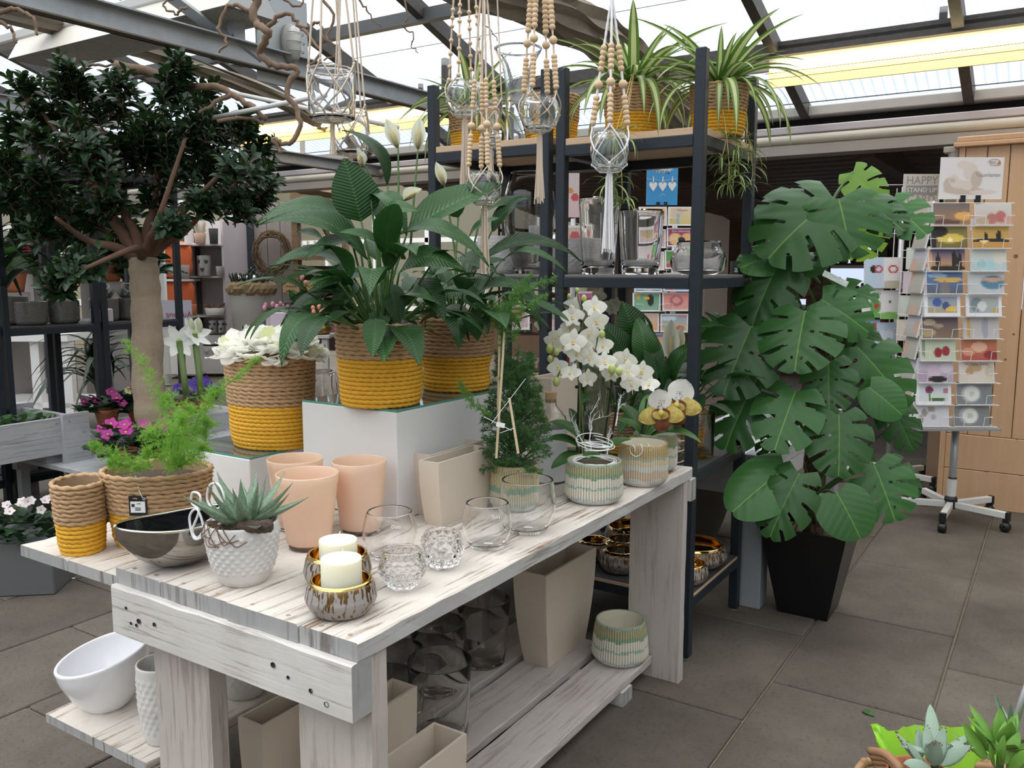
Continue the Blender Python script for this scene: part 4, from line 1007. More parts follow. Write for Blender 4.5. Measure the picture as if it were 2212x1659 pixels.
def lily(name, label, pot, dep, leaves, flowers, nfill, seed, zt):
    rnd = random.Random(seed); root = thing(name, label, 'plant', (pot[0], pot[1], zt-.02)); c = Vector(root.location)
    for (b, t, ws, k) in leaves:
        ws = ws*1.15+.12
        b, t = Vector(b), Vector(t); place_leaf(root, LILY[k], b, t, facing((b+t)/2, .55, .8, .15, rnd), ws)
        stem(root, c+V3(rnd.uniform(-.03,.03), rnd.uniform(-.03,.03), 0), b, .0042, M_LSTEM, .05)
    for k in range(nfill):
        a = rnd.uniform(0, 2*PI); el = rnd.uniform(.25, 1.35); sl = rnd.uniform(.08,.26); L = rnd.uniform(.11,.21)
        d = V3(math.cos(a)*math.cos(el), math.sin(a)*math.cos(el), math.sin(el)); b = c + V3(.03*math.cos(a), .03*math.sin(a), 0)+d*sl
        e = el-rnd.uniform(.5,1.0); d2 = V3(math.cos(a)*math.cos(e), math.sin(a)*math.cos(e), math.sin(e)); t = b+d2*L
        place_leaf(root, LILY[rnd.choice((0,0,1,2))], b, t, V3(-math.cos(a)*.4, -math.sin(a)*.4, 1), rnd.uniform(.8,1.15))
        stem(root, c+V3(.02*math.cos(a), .02*math.sin(a), 0), b, .0042, M_LSTEM, .02)
    for (s0, s1, t, face) in flowers:
        s0, s1, t = Vector(s0), Vector(s1), Vector(t); f = place_leaf(root, spm, s1, t, facing(t, face, .25, .1, rnd), 1.0, 'spathe')
        stem(root, s0, s1, .0036, M_LSTEM, .03)
        ax = (t-s1); p = [s1+ax*q + facing(s1, .03, .0, 0)*(.5 if q > .1 else 0) - root.location for q in (.06,.25,.45,.66)]
        obj('spadix', MB().tube(p, [.005,.0075,.0075,.003], 8), M_SPADIX, root, smooth=True)
    return root
d0 = 2.36
LD = [((-1.603, 1.749, 1.547), (-1.640, 1.727, 1.712), 1.7, 2), ((-1.651, 1.786, 1.523), (-1.842, 1.597, 1.557), .62, 1), ((-1.580, 1.748, 1.446), (-1.767, 1.548, 1.550), .50, 1), ((-1.665, 1.761, 1.422), (-1.788, 1.588, 1.429), .6, 1),
 ((-1.610, 1.770, 1.409), (-1.673, 1.627, 1.363), .8, 0), ((-1.610, 1.759, 1.337), (-1.722, 1.560, 1.287), .55, 1), ((-1.583, 1.747, 1.300), (-1.655, 1.573, 1.253), .5, 1), ((-1.524, 1.738, 1.310), (-1.513, 1.687, 1.244), 1.2, 0), ((-1.492, 1.779, 1.286), (-1.420, 1.717, 1.213), 1.0, 0),
 ((-1.500, 1.741, 1.383), (-1.458, 1.726, 1.271), .9, 0), ((-1.553, 1.822, 1.510), (-1.646, 1.810, 1.655), 1.0, 0), ((-1.630, 1.892, 1.655), (-1.715, 1.814, 1.810), .55, 1), ((-1.522, 1.844, 1.522), (-1.291, 1.964, 1.646), .95, 2), ((-1.523, 1.768, 1.495), (-1.260, 1.857, 1.446), .55, 1),
 ((-1.481, 1.757, 1.410), (-1.293, 1.785, 1.428), .9, 1), ((-1.449, 1.800, 1.397), (-1.345, 1.777, 1.289), .8, 0), ((-1.587, 1.770, 1.619), (-1.444, 1.750, 1.517), .7, 1), ((-1.554, 1.864, 1.624), (-1.515, 1.962, 1.782), .0001, 0), ((-1.592, 1.699, 1.494), (-1.631, 1.571, 1.445), .7, 0), ((-1.526, 1.727, 1.553), (-1.385, 1.724, 1.566), .75, 0),
 ((-1.771, 1.777, 1.500), (-1.793, 1.695, 1.523), .8, 0), ((-1.478, 1.697, 1.469), (-1.524, 1.578, 1.512), .62, 0), ((-1.455, 1.740, 1.350), (-1.339, 1.718, 1.341), .8, 0), ((-1.574, 1.694, 1.385), (-1.581, 1.605, 1.304), .8, 0)]
LD = [q for q in LD if q[2] > .01]
lilyD = lily('peace_lily', 'peace lily with white spathes and long dark leaves, in the basket on the tall plinth', pD, d0, LD,
 [((-1.549, 1.839, 1.447), (-1.573, 1.871, 1.748), (-1.607, 1.862, 1.831), .6), ((-1.525, 1.855, 1.447), (-1.527, 1.900, 1.744), (-1.530, 1.913, 1.836), .9), ((-1.567, 1.876, 1.448), (-1.681, 1.843, 1.702), (-1.698, 1.840, 1.758), .2), ((-1.546, 1.835, 1.560), (-1.511, 1.817, 1.604), (-1.446, 1.815, 1.630), .3), ((-1.561, 1.879, 1.448), (-1.691, 1.863, 1.717), (-1.696, 1.865, 1.752), -.3)], 46, 3, pD[2]+.20)
LE = [((-1.511, 2.238, 1.537), (-1.406, 2.249, 1.640), 1.1, 2), ((-1.443, 2.169, 1.434), (-1.216, 2.193, 1.423), .30, 1), ((-1.497, 2.161, 1.451), (-1.252, 2.344, 1.462), .28, 1), ((-1.585, 2.091, 1.364), (-1.419, 2.110, 1.268), .8, 0), ((-1.500, 2.141, 1.339), (-1.333, 2.180, 1.360), .7, 1), ((-1.572, 2.194, 1.508), (-1.458, 2.205, 1.576), .9, 0),
 ((-1.562, 2.119, 1.451), (-1.408, 2.116, 1.409), .8, 0), ((-1.462, 2.198, 1.395), (-1.305, 2.204, 1.248), .45, 1), ((-1.625, 2.219, 1.582), (-1.570, 2.169, 1.647), 1.4, 0), ((-1.528, 2.132, 1.395), (-1.404, 2.148, 1.450), .8, 0), ((-1.585, 2.046, 1.381), (-1.520, 2.005, 1.315), .9, 0), ((-1.565, 2.260, 1.596), (-1.391, 2.282, 1.636), .6, 2)]
lilyE = lily('peace_lily', 'second peace lily, leaves arching right in front of the rack, one bud', pE, 2.67, LE, [((-1.610, 2.185, 1.452), (-1.656, 2.190, 1.678), (-1.684, 2.184, 1.753), .5)], 46, 4, pE[2]+.165)
card = thing('plant_label', 'white round plant label with leaf logo, stuck in the second lily basket', 'label', (-1.524, 2.067, 1.269))
obj('disc', MB().prism([(.045*math.cos(a), .045*math.sin(a)) for a in np.linspace(0, 2*PI, 28)[:-1]], -.0006, .0006), mat('label_white', (.62,.64,.62), .4), card, (0,0,.005), (0,0,.6))
text_obj('lettering', 'AIR', .016, mat('label_grey', (.30,.34,.32), .6), card, (-.018,-.013,.024), (PI/2,0,.6))

# ================================================================ monstera on a moss pole
def monstera_unit(name, slits=5, holes=True, mt=None, droop=.22, seed=0, heart=False):
    rnd = random.Random(seed); NS, NT = 56, 10; vs = []; fs = []
    for side in (-1, 1):
        o = len(vs)
        for i in range(NS+1):
            s = i/NS
            w = .50*(math.sin(PI*min(1,(s*.90+.10))**.85)**.75)*(1-.15*s) if s < 1 else 0
            ang = lerp(math.radians(122), math.radians(28), s**.75)       # lobe direction from the midrib
            for j in range(NT+1):
                t = j/NT; r = w*t*1.12
                x = s*.93 + math.cos(ang)*r*(.75+.25*t) + .07*s; y = side*math.sin(ang)*r
                z = .20*abs(y)*(1-t*.9) - droop*(x**2)*.8 - droop*1.1*(y*y) + .010*math.sin(s*slits*2*PI)*t
                vs.append((x, y, z))
        for i in range(NS):
            s = (i+.5)/NS; ph = (s-.06)/.80*slits
            for j in range(NT):
                t = (j+.5)/NT; cut = False
                if not heart and 0 < ph < slits:
                    d = abs((ph % 1)-.5)
                    depth = .40+.08*math.sin(i*.3+seed)
                    if d < .085+.10*(t-depth) and t > depth: cut = True
                    if holes and d < .10 and .2 < t < .30 and int(ph) % 2: cut = True
                if not cut:
                    q = o+i*(NT+1)+j; f = (q, q+NT+1, q+NT+2, q+1)
                    fs.append(f if side > 0 else f[::-1])
    me = MB().add(vs, fs).mesh(name, True); me.materials.append(mt); return me
M_MON = veined('monstera_leaf', (.026,.088,.019), (.14,.26,.05), .3)
M_MONL = leafmat('young_monstera_leaf', (.12,.26,.035), (.35,.6,.08), .3, .35)
MON = [monstera_unit('leaf', 4, True, M_MON, .22, 1), monstera_unit('leaf', 4, False, M_MON, .34, 2), monstera_unit('leaf', 3, False, M_MON, .15, 3), monstera_unit('leaf', 0, False, M_MON, .22, 4, True), monstera_unit('leaf', 4, True, M_MONL, .25, 5)]
planter = thing('square_planter', 'tall tapered glossy black square planter on the floor holding the monstera', 'planter', (-.820, 3.60, 0))
pv = []; 
for z, h in ((0,.100),(.42,.170),(.42,.158),(.36,.155)): pv += [(-h,-h,z),(h,-h,z),(h,h,z),(-h,h,z)]
pf = [(3,2,1,0)]+[(i*4+j, i*4+(j+1)%4, (i+1)*4+(j+1)%4, (i+1)*4+j) for i in range(3) for j in range(4)]
PH = 0.3772
obj('body', MB().add([(x, y, z*PH/.42) for x, y, z in pv], pf), mat('black_planter', (.007,.007,.008), .28, bump=(150,.08,(1,1,1))), planter)
obj('soil', MB().box(-.155,.155,-.155,.155,PH*.84,PH*.86), M_SOIL, planter)
mon = thing('monstera', 'tall monstera with split leaves climbing a moss pole in the black planter', 'plant', (-.820, 3.60, PH*.87)); mo = Vector(mon.location)
pole = []
mbp = MB(); rnd = random.Random(8); ph_ = 1.3895-mo.z; n = 22; rows = 60
for j in range(rows+1):
    for i in range(n):
        a = 2*PI*i/n; r = .042*(1+rnd.uniform(-.14,.14)); mbp.v.append((r*math.cos(a), r*math.sin(a), ph_*j/rows))
for j in range(rows):
    for i in range(n): mbp.f.append((j*n+i, j*n+(i+1)%n, (j+1)*n+(i+1)%n, (j+1)*n+i)); mbp.c.append(None); mbp.m.append(0)
obj('moss_pole', mbp, mat('coir_moss_pole', (.060,.036,.022), .95, noise=(60,.8,(.12,.08,.05),(1,1,.3)), bump=(90,1,(1,1,.4))), mon)
rootm = MB()
for k in range(16):
    a = rnd.uniform(0,6.3); z0 = rnd.uniform(.15,1)*ph_; P = [(.04*math.cos(a),.04*math.sin(a),z0)]; 
    for q in range(5): P.append((P[-1][0]+rnd.uniform(-.03,.03), P[-1][1]+rnd.uniform(-.03,.03), P[-1][2]-rnd.uniform(.03,.09)))
    rootm.tube(spline(P, 4), .003, 5)
stuff(obj('aerial_roots', rootm, mat('aerial_root', (.16,.10,.055), .8), mon))
M_PET = mat('monstera_petiole', (.085,.15,.045), .45)
ML = [((-0.748, 3.680, 1.807), (-0.619, 3.671, 1.685), 4, 1.0), ((-0.791, 3.563, 1.699), (-0.940, 3.273, 1.529), 1, 1.15), ((-0.759, 3.511, 1.691), (-0.679, 3.412, 1.494), 1, 1.5), ((-0.692, 3.602, 1.691), (-0.520, 3.576, 1.589), 0, 1.1), ((-0.599, 3.683, 1.678), (-0.457, 3.637, 1.566), 2, 1.1), ((-0.725, 3.672, 1.664), (-0.670, 3.699, 1.460), 4, 1.1), ((-0.885, 3.550, 1.695), (-1.038, 3.360, 1.569), 0, 1.0), ((-0.952, 3.475, 1.484), (-1.069, 3.322, 1.451), 3, 0.9), ((-0.943, 3.430, 1.469), (-1.013, 3.228, 1.234), 1, 0.9), ((-0.834, 3.570, 1.459), (-0.948, 3.444, 1.426), 3, 0.8), ((-0.816, 3.312, 1.267), (-0.810, 3.142, 1.077), 0, 1.25), ((-1.008, 3.274, 1.203), (-1.042, 3.074, 0.979), 0, 1.1), ((-0.985, 3.305, 1.000), (-1.051, 3.109, 0.784), 1, 0.9), ((-0.733, 3.359, 1.076), (-0.702, 3.256, 0.908), 0, 1.05), ((-0.826, 3.258, 0.967), (-0.851, 3.093, 0.778), 2, 1.05), ((-0.674, 3.296, 0.891), (-0.632, 3.172, 0.694), 0, 1.05), ((-0.669, 3.527, 1.126), (-0.455, 3.514, 0.927), 1, 0.95), ((-0.600, 3.452, 0.976), (-0.471, 3.450, 0.892), 3, 1.1), ((-0.548, 3.572, 0.912), (-0.436, 3.522, 0.753), 1, 0.8), ((-0.558, 3.388, 0.696), (-0.455, 3.306, 0.524), 0, 1.15), ((-0.517, 3.509, 0.692), (-0.406, 3.490, 0.577), 2, 0.8), ((-0.642, 3.178, 0.619), (-0.538, 3.128, 0.491), 3, 1.25), ((-0.832, 3.186, 0.686), (-0.963, 2.987, 0.567), 3, 0.9), ((-0.772, 3.151, 0.680), (-0.830, 2.990, 0.495), 1, 0.85), ((-0.782, 3.412, 1.307), (-0.599, 3.394, 1.211), 1, 1.0), ((-0.766, 3.525, 1.351), (-0.600, 3.554, 1.320), 2, 0.8), ((-1.104, 3.332, 1.200), (-1.220, 3.212, 1.210), 2, 0.9), ((-0.924, 3.476, 1.382), (-1.061, 3.304, 1.301), 0, 0.9), ((-0.695, 3.548, 1.211), (-0.576, 3.534, 1.091), 1, 0.8), ((-0.988, 3.434, 1.225), (-1.097, 3.355, 1.317), 2, 0.8), ((-0.813, 3.523, 1.226), (-0.906, 3.407, 1.174), 2, 0.9), ((-0.676, 3.487, 0.743), (-0.560, 3.524, 0.658), 0, 0.9), ((-0.903, 3.452, 0.837), (-0.975, 3.336, 0.698), 0, 0.8)]
rnd = random.Random(21)
for b, t, k, ws in ML:
    b, t = Vector(b), Vector(t); L = (t-b).length
    place_leaf(mon, MON[k], b, t-(t-b)*.03, facing((b+t)/2, .85, .75, .18, rnd), ws)
    zb = max(mo.z+.02, b.z-rnd.uniform(.10,.30)); P0 = V3(mo.x+rnd.uniform(-.03,.03), mo.y+rnd.uniform(-.05,0), zb)
    stem(mon, P0, b, .0075, M_PET, .08, 'petiole')
pt_ = thing('plant_tag', 'small printed care tag dangling on the monstera pole', 'label', (-0.725, 3.365, 1.388))
obj('tag', MB().box(-.05,.05,-.0006,.0006,-.011,.011), mat('tag_print', (.33,.42,.36), .4, noise=(40,.9,(.75,.75,.72),(1,1,1))), pt_, None, (0,.45,.5))

# ================================================================ asparagus ferns (fine needles)
def needles(mb, P, rnd, n, L, spread=1.0, w=.0007):
    """n needles scattered along a twig P (list of Vectors)"""
    for _ in range(n):
        q = rnd.random()*(len(P)-1.001); i = int(q); p = P[i].lerp(P[i+1], q-i); t = (P[i+1]-P[i]).normalized()
        d = (t*rnd.uniform(.1,.9)+V3(rnd.gauss(0,1), rnd.gauss(0,1), rnd.gauss(0,1)).normalized()*spread).normalized()*L*rnd.uniform(.6,1.2)
        s = d.cross(V3(rnd.gauss(0,1), rnd.gauss(0,1), rnd.gauss(0,1))).normalized()*w
        mb.add([p-s, p+s, p+d], [(0,1,2)])
def frond(mb, pts, rnd, wid, nb, L=.013, nn=26):
    P = spline(pts, 8); n = len(P)
    mb.tube(P, .0011, 4, cap=False)
    for k in range(nb):
        q = (k+rnd.random())/nb*(n-1.01); i = int(q); p = P[i].lerp(P[i+1], q-i); t = (P[i+1]-P[i]).normalized()
        a = V3(rnd.gauss(0,1), rnd.gauss(0,1), rnd.gauss(0,.7)); a = (a-t*a.dot(t)).normalized(); f = q/(n-1)
        ln = wid*rnd.uniform(.5,1.15)*(math.sin(PI*min(1, f*.85+.13))**.7); e = p+(a*.85+t*.55).normalized()*ln
        tw = [p, p.lerp(e, .5)+V3(0,0,.004), e]; needles(mb, tw, rnd, nn, L)
M_FERNL = leafmat('light_fern', (.165,.36,.045), (.4,.7,.12), .6, .4)
M_FERND = leafmat('dark_fern', (.050,.125,.038), (.14,.30,.08), .6, .35)
rnd = random.Random(31)
fe = thing('asparagus_fern', 'feathery light green asparagus fern spilling from the oval rope basket', 'plant', (pB[0], pB[1], pB[2]+.165)); fo = Vector(fe.location)
def rel(pts): return [Vector(p)-fo for p in pts]
mb = MB(); base = (-1.814, 1.301, 0.933)
for pts, w, nb in (((base,(-1.835, 1.302, 1.024),(-1.877, 1.293, 1.137),(-1.968, 1.275, 1.240)),.045,70), ((base,(-1.765, 1.323, 1.028),(-1.696, 1.335, 1.123),(-1.582, 1.374, 1.213)),.034,70), ((base,(-1.744, 1.286, 1.013),(-1.705, 1.300, 1.093),(-1.680, 1.323, 1.137)),.05,70), ((base,(-1.827, 1.328, 1.009),(-1.852, 1.323, 1.077),(-1.878, 1.310, 1.100)),.055,70),
  ((base,(-1.782, 1.237, 1.006),(-1.785, 1.217, 1.042),(-1.771, 1.201, 1.035)),.05,55), ((base,(-1.715, 1.303, 1.002),(-1.705, 1.304, 1.037),(-1.699, 1.310, 1.053)),.045,60), (((-1.849, 1.255, 0.938),(-1.862, 1.202, 0.958),(-1.864, 1.157, 0.983),(-1.888, 1.123, 1.014)),.035,60), (((-1.823, 1.225, 0.941),(-1.834, 1.172, 0.961),(-1.848, 1.141, 0.971)),.03,45), ((base,(-1.728, 1.223, 1.003),(-1.705, 1.222, 1.050),(-1.689, 1.237, 1.082)),.055,70), ((base,(-1.749, 1.206, 0.982),(-1.760, 1.179, 1.002)),.045,50), ((base,(-1.682, 1.251, 0.987),(-1.657, 1.258, 1.011)),.045,50), ((base,(-1.733, 1.247, 1.021),(-1.727, 1.257, 1.064),(-1.716, 1.270, 1.096)),.06,60)):
    frond(mb, rel(pts), rnd, w, nb)
stuff(obj('needles', mb, M_FERNL, fe))
fp = thing('asparagus_fern', 'dark green asparagus fern trained as a pyramid on sticks in the ribbed pot', 'plant', (potF.location.x, potF.location.y, potF.location.z+.088)); fo = Vector(fp.location)
mb = MB(); dp = 2.32; rnd = random.Random(33); kpx = 0.0013
zb0 = fo.z; ztop = 1.2856
for k in range(150):
    s = (k/150)**1.1; r = lerp(.112,.050,s); a = rnd.uniform(0,6.3); z = lerp(.03,.33,s)
    c0 = V3(.01*math.cos(a), .01*math.sin(a), z-.03); c1 = V3(r*math.cos(a), r*math.sin(a), z+rnd.uniform(-.02,.05))
    frond(mb, [c0, c0.lerp(c1,.6)+V3(0,0,.015), c1], rnd, .030, 16, .011, 20)
stuff(obj('needles', mb, M_FERND, fp))
mb = MB()
for pts, w, nb in ((((-1.259, 1.915, 1.201),(-1.260, 1.928, 1.287),(-1.233, 1.955, 1.348),(-1.153, 2.014, 1.398)),.034,70), (((-1.256, 1.921, 1.225),(-1.292, 1.931, 1.286),(-1.304, 1.931, 1.335)),.03,50), (((-1.235, 1.934, 1.225),(-1.219, 1.932, 1.300),(-1.150, 1.960, 1.350)),.03,55), (((-1.251, 1.846, 1.035),(-1.283, 1.808, 1.074),(-1.303, 1.779, 1.127)),.022,40), (((-1.257, 1.923, 1.250),(-1.258, 1.935, 1.324),(-1.206, 1.981, 1.404)),.03,50)):
    frond(mb, rel(pts), rnd, w, nb, .012, 24)
stuff(obj('sprays', mb, leafmat('mid_fern', (.095,.23,.05), (.25,.5,.1), .6, .4), fp))
M_STICK = mat('bamboo_stick', (.55,.44,.28), .6)
for a, b in (((-1.241, 1.858, 0.922), (-1.259, 1.930, 1.297)), ((-1.281, 1.936, 1.273), (-1.278, 1.922, 1.022)), ((-1.172, 1.858, 0.943), (-1.213, 1.878, 1.084))): obj('stick', MB().tube([Vector(a)-fo, Vector(b)-fo], .0035, 6), M_STICK, fp)
for a, b in (((-1.214, 1.796, 1.028), (-1.149, 1.856, 1.142)), ((-1.232, 1.788, 1.045), (-1.170, 1.822, 1.010)), ((-1.194, 1.805, 1.004), (-1.165, 1.826, 1.016))): obj('tie', MB().tube([Vector(a)-fo, Vector(b)-fo], .0008, 4), M_WIREW, fp)
tg = obj('price_label', MB().box(-.011,.011,-.0006,.0006,-.006,.006), M_CARDW, fp, Vector((-1.189, 1.800, 1.026))-fo, (0,.2,.5))
obj('soil', MB().lathe([(.062,-.004),(.03,.004),(.001,.006)], 24), mat('bark_mulch', (.10,.05,.025), .95, bump=(120,1,(1,1,1)), noise=(70,.8,(.2,.12,.07),(1,1,1))), fp)
obj('wire_ring', MB().tube([(.064*math.cos(a),.064*math.sin(a),.008+.004*math.sin(a*2)) for a in np.linspace(0, 6.0*PI, 70)], .0012, 5), M_WIREW, fp)

# ================================================================ white orchid
M_ORCH = leafmat('orchid_petal', (.80,.79,.71), (.95,.95,.85), .5, .3)
M_OLIP = mat('orchid_lip', (.72,.58,.22), .5)
M_OBUD = mat('orchid_bud', (.45,.52,.16), .5)
M_OLEAF = veined('orchid_leaf', (.030,.075,.018), (.04,.10,.025), .0)
opet = leaf_unit('petal', lambda x: .50*(math.sin(PI*min(1, x**.60))**.55 if 0 < x < 1 else 0)+.02, 6, 5, .08, -.05, 0, M_ORCH)
osep = leaf_unit('petal', lambda x: .29*(math.sin(PI*min(1, x**.7))**.6 if 0 < x < 1 else 0)+.02, 6, 4, .06, -.03, 0, M_ORCH)
olip = MB().ball((.0,0,.0), .18, 8, 5, sc=(.9,.6,.8)).ball((.08,0,-.16), .13, 7, 4, sc=(.7,1.1,.6)).mesh('flower', True); olip.materials.append(M_OLIP)
obud = MB().ball((0,0,0), 1, 10, 7, sc=(.8,.8,1.1)).mesh('bud', True); obud.materials.append(M_OBUD)
def orchid_flower(root, p, r, nrm, spin):
    f = obj('flower', olip, None, root); n = Vector(nrm).normalized()
    M = frame(Vector(p)-root.location, n, V3(math.sin(spin), 0, math.cos(spin))) @ Matrix.Scale(r, 4); put(f, M)
    for ang, m, s in ((PI/2, osep, .95), (.12, opet, 1.0), (PI-.12, opet, 1.0), (-.95, osep, .88), (PI+.95, osep, .88)):
        o = obj('petal', m, None, f)
        d = V3(.16, math.cos(ang), math.sin(ang)); put(o, frame((0,0,0), d, V3(1,0,0)) @ Matrix.Scale(s, 4))
    return f
orc = thing('orchid', 'white moth orchid with two flower sprays and white wire ring, in the green ribbed pot', 'plant', (potO.location.x, potO.location.y, potO.location.z+0.1096)); oo = Vector(orc.location)
dO = 2.66
OF = [((-1.269, 2.332, 1.307), 0.0271), ((-1.253, 2.291, 1.278), 0.0309), ((-1.198, 2.330, 1.306), 0.0309), ((-1.181, 2.311, 1.266), 0.0306), ((-1.274, 2.319, 1.242), 0.0256), ((-1.269, 2.247, 1.220), 0.0292), ((-1.216, 2.231, 1.208), 0.0329), ((-1.284, 2.235, 1.205), 0.0251), ((-1.188, 2.276, 1.229), 0.0276), ((-1.202, 2.262, 1.197), 0.0263), ((-1.213, 2.251, 1.171), 0.0276), ((-1.168, 2.331, 1.192), 0.0267), ((-1.180, 2.270, 1.160), 0.0276), ((-1.270, 2.266, 1.189), 0.0239), ((-1.269, 2.233, 1.130), 0.0265), ((-1.224, 2.235, 1.113), 0.0290), ((-1.098, 2.346, 1.153), 0.0320), ((-1.142, 2.293, 1.146), 0.0290), ((-1.192, 2.277, 1.095), 0.0265), ((-1.074, 2.309, 1.121), 0.0302), ((-1.047, 2.349, 1.119), 0.0290), ((-1.124, 2.325, 1.125), 0.0251), ((-1.026, 2.357, 1.081), 0.0263), ((-1.062, 2.311, 1.086), 0.0274), ((-1.141, 2.335, 1.106), 0.0239)]
OB = [((-1.274, 2.310, 1.339), 0.0085), ((-1.256, 2.325, 1.357), 0.0085), ((-1.227, 2.316, 1.333), 0.0112), ((-1.164, 2.315, 1.227), 0.0125), ((-1.293, 2.225, 1.183), 0.0139), ((-1.265, 2.218, 1.176), 0.0111), ((-1.290, 2.223, 1.154), 0.0111), ((-1.269, 2.226, 1.085), 0.0139), ((-1.105, 2.266, 1.129), 0.0150), ((-1.086, 2.277, 1.122), 0.0122), ((-1.170, 2.340, 1.256), 0.0084)]
rnd = random.Random(41)
for p, r in OF:
    n = facing(p, 1.0, .05, .45, rnd); orchid_flower(orc, p, r*1.30, n, rnd.uniform(-.3,.3))
for p, r in OB: obj('bud', obud, None, orc, Vector(p)-oo, (.3,.2,0), scale=r)
M_OSTEM = mat('orchid_stem', (.10,.16,.04), .5)
S1 = [(-1.219, 2.316, 0.847), (-1.228, 2.311, 1.000), (-1.238, 2.307, 1.171), (-1.235, 2.324, 1.269), (-1.256, 2.324, 1.350)]; S2 = [(-1.173, 2.346, 0.847), (-1.161, 2.354, 1.000), (-1.130, 2.344, 1.117), (-1.073, 2.358, 1.127), (-1.034, 2.376, 1.081)]; S3 = [(-1.234, 2.307, 0.847), (-1.217, 2.277, 1.048), (-1.246, 2.278, 1.173), (-1.294, 2.249, 1.187), (-1.290, 2.223, 1.154)]; S4 = [(-1.218, 2.287, 1.117), (-1.228, 2.260, 1.133), (-1.260, 2.237, 1.119), (-1.269, 2.226, 1.085)]; S5 = [(-1.223, 2.318, 1.028), (-1.187, 2.316, 1.173), (-1.180, 2.331, 1.242), (-1.170, 2.340, 1.256)]
for S in (S1, S2, S3, S4, S5): obj('stem', MB().tube([p-oo for p in spline(S, 6)], .0024, 6), M_OSTEM, orc, smooth=True)
for a, b in (((-1.228, 2.309, 0.840), (-1.242, 2.331, 1.342)), ((-1.248, 2.321, 0.843), (-1.234, 2.307, 1.157)), ((-1.171, 2.347, 0.847), (-1.136, 2.343, 1.138)), ((-1.162, 2.380, 0.864), (-1.123, 2.369, 1.098))): obj('stake', MB().tube([Vector(a)-oo, Vector(b)-oo], .0030, 6), M_BLACK, orc)
for p in ((-1.232, 2.302, 1.267), (-1.232, 2.288, 1.180), (-1.244, 2.310, 1.062), (-1.144, 2.327, 1.064), (-1.130, 2.359, 1.064)): obj('clip', MB().ball((0,0,0), .007, 7, 5, sc=(1,1.3,.8)), M_BLACK, orc, Vector(p)-oo)
olf = leaf_unit('leaf', lambda x: .20*(math.sin(PI*min(1, x**.75))**.6 if 0 < x < 1 else 0)+.02, 9, 5, .10, .10, 0, M_OLEAF, tipdrop=.10)
for b, t, w in (((-1.191, 2.287, 0.856), (-1.131, 2.226, 0.825), 1.6), ((-1.168, 2.258, 0.878), (-1.129, 2.204, 0.832), 1.5), ((-1.203, 2.285, 0.891), (-1.270, 2.207, 0.973), 1.0), ((-1.198, 2.263, 0.878), (-1.266, 2.179, 0.927), 1.0), ((-1.192, 2.264, 0.860), (-1.243, 2.157, 0.845), .95), ((-1.148, 2.294, 0.874), (-1.078, 2.346, 0.917), .8), ((-1.231, 2.316, 0.897), (-1.276, 2.327, 0.993), .8)):
    place_leaf(orc, olf, b, t, facing(b, .5, .9, .1, rnd), w)
# dried grass tuft, white twig ring and moss in the orchid pot
gr = MB()
for k in range(90):
    x = rnd.uniform(1285,1312); a = rnd.uniform(-14,14)
    gr.tube([Vector((-1.193, 2.379, 0.838))-oo+V3(rnd.uniform(-.03,.03),rnd.uniform(-.03,.03),0), Vector((-1.207, 2.395, 0.990))-oo+V3(rnd.uniform(-.035,.035),rnd.uniform(-.035,.035),0), Vector((-1.215, 2.407, 1.106))-oo+V3(rnd.uniform(-.045,.045),rnd.uniform(-.045,.045),rnd.uniform(-.03,.03))], .0007, 3, cap=False)
stuff(obj('dry_grass', gr, mat('dry_grass', (.20,.21,.13), .9), orc))
wr = MB()
for k in range(7):
    r, z, t1, t2 = rnd.uniform(.045,.066), rnd.uniform(.045,.085), rnd.uniform(-.2,.2), rnd.uniform(-.2,.2); a0 = rnd.uniform(0,6)
    wr.tube([(r*math.cos(a0+a), r*math.sin(a0+a), z+t1*r*math.cos(a)+t2*r*math.sin(a)) for a in np.linspace(0, rnd.uniform(3,5.5), 26)], .0014, 5)
for k in range(6):
    r = rnd.uniform(.055,.069); a0 = rnd.uniform(0,6); wr.tube([(r*math.cos(a0+a), r*math.sin(a0+a), .004+.004*math.sin(3*a)) for a in np.linspace(0, 6, 40)], .0014, 5)
lp_ = [Vector((-1.074, 2.341, 0.874))-oo+V3(.014*math.cos(a)+.002*a, .004*a, .018*math.sin(a)) for a in np.linspace(0, 14, 60)]
wr.tube(lp_, .0013, 5)
obj('wire_ring', wr, M_WIREW, orc, smooth=True)
tw = MB()
def twig(p, d, L, n):
    P = [Vector(p)]; d = Vector(d).normalized()
    for _ in range(5): P.append(P[-1]+d*L/5); d = (d+V3(rnd.uniform(-.4,.4), rnd.uniform(-.4,.4), rnd.uniform(-.3,.4))).normalized()
    tw.tube(P, [.0022*(n+1)/3*(1-i/7) for i in range(6)], 5)
    if n > 0:
        for q in P[2:]: twig(q, d+V3(rnd.uniform(-1,1), rnd.uniform(-1,1), rnd.uniform(-.3,.8)), L*.45, n-1)
for b, t in (((-1.171, 2.254, 0.864), (-1.206, 2.224, 0.971)), ((-1.166, 2.257, 0.864), (-1.173, 2.278, 1.023)), ((-1.117, 2.265, 0.868), (-1.109, 2.282, 0.944)), ((-1.101, 2.290, 0.958), (-1.090, 2.311, 1.053))): twig(Vector(b)-oo, Vector(t)-Vector(b), (Vector(t)-Vector(b)).length*.8, 2)
obj('white_twig', tw, M_WIREW, orc)
obj('soil', MB().lathe([(.070,-.006),(.04,.0),(.001,.003)], 24), M_SOIL, orc)

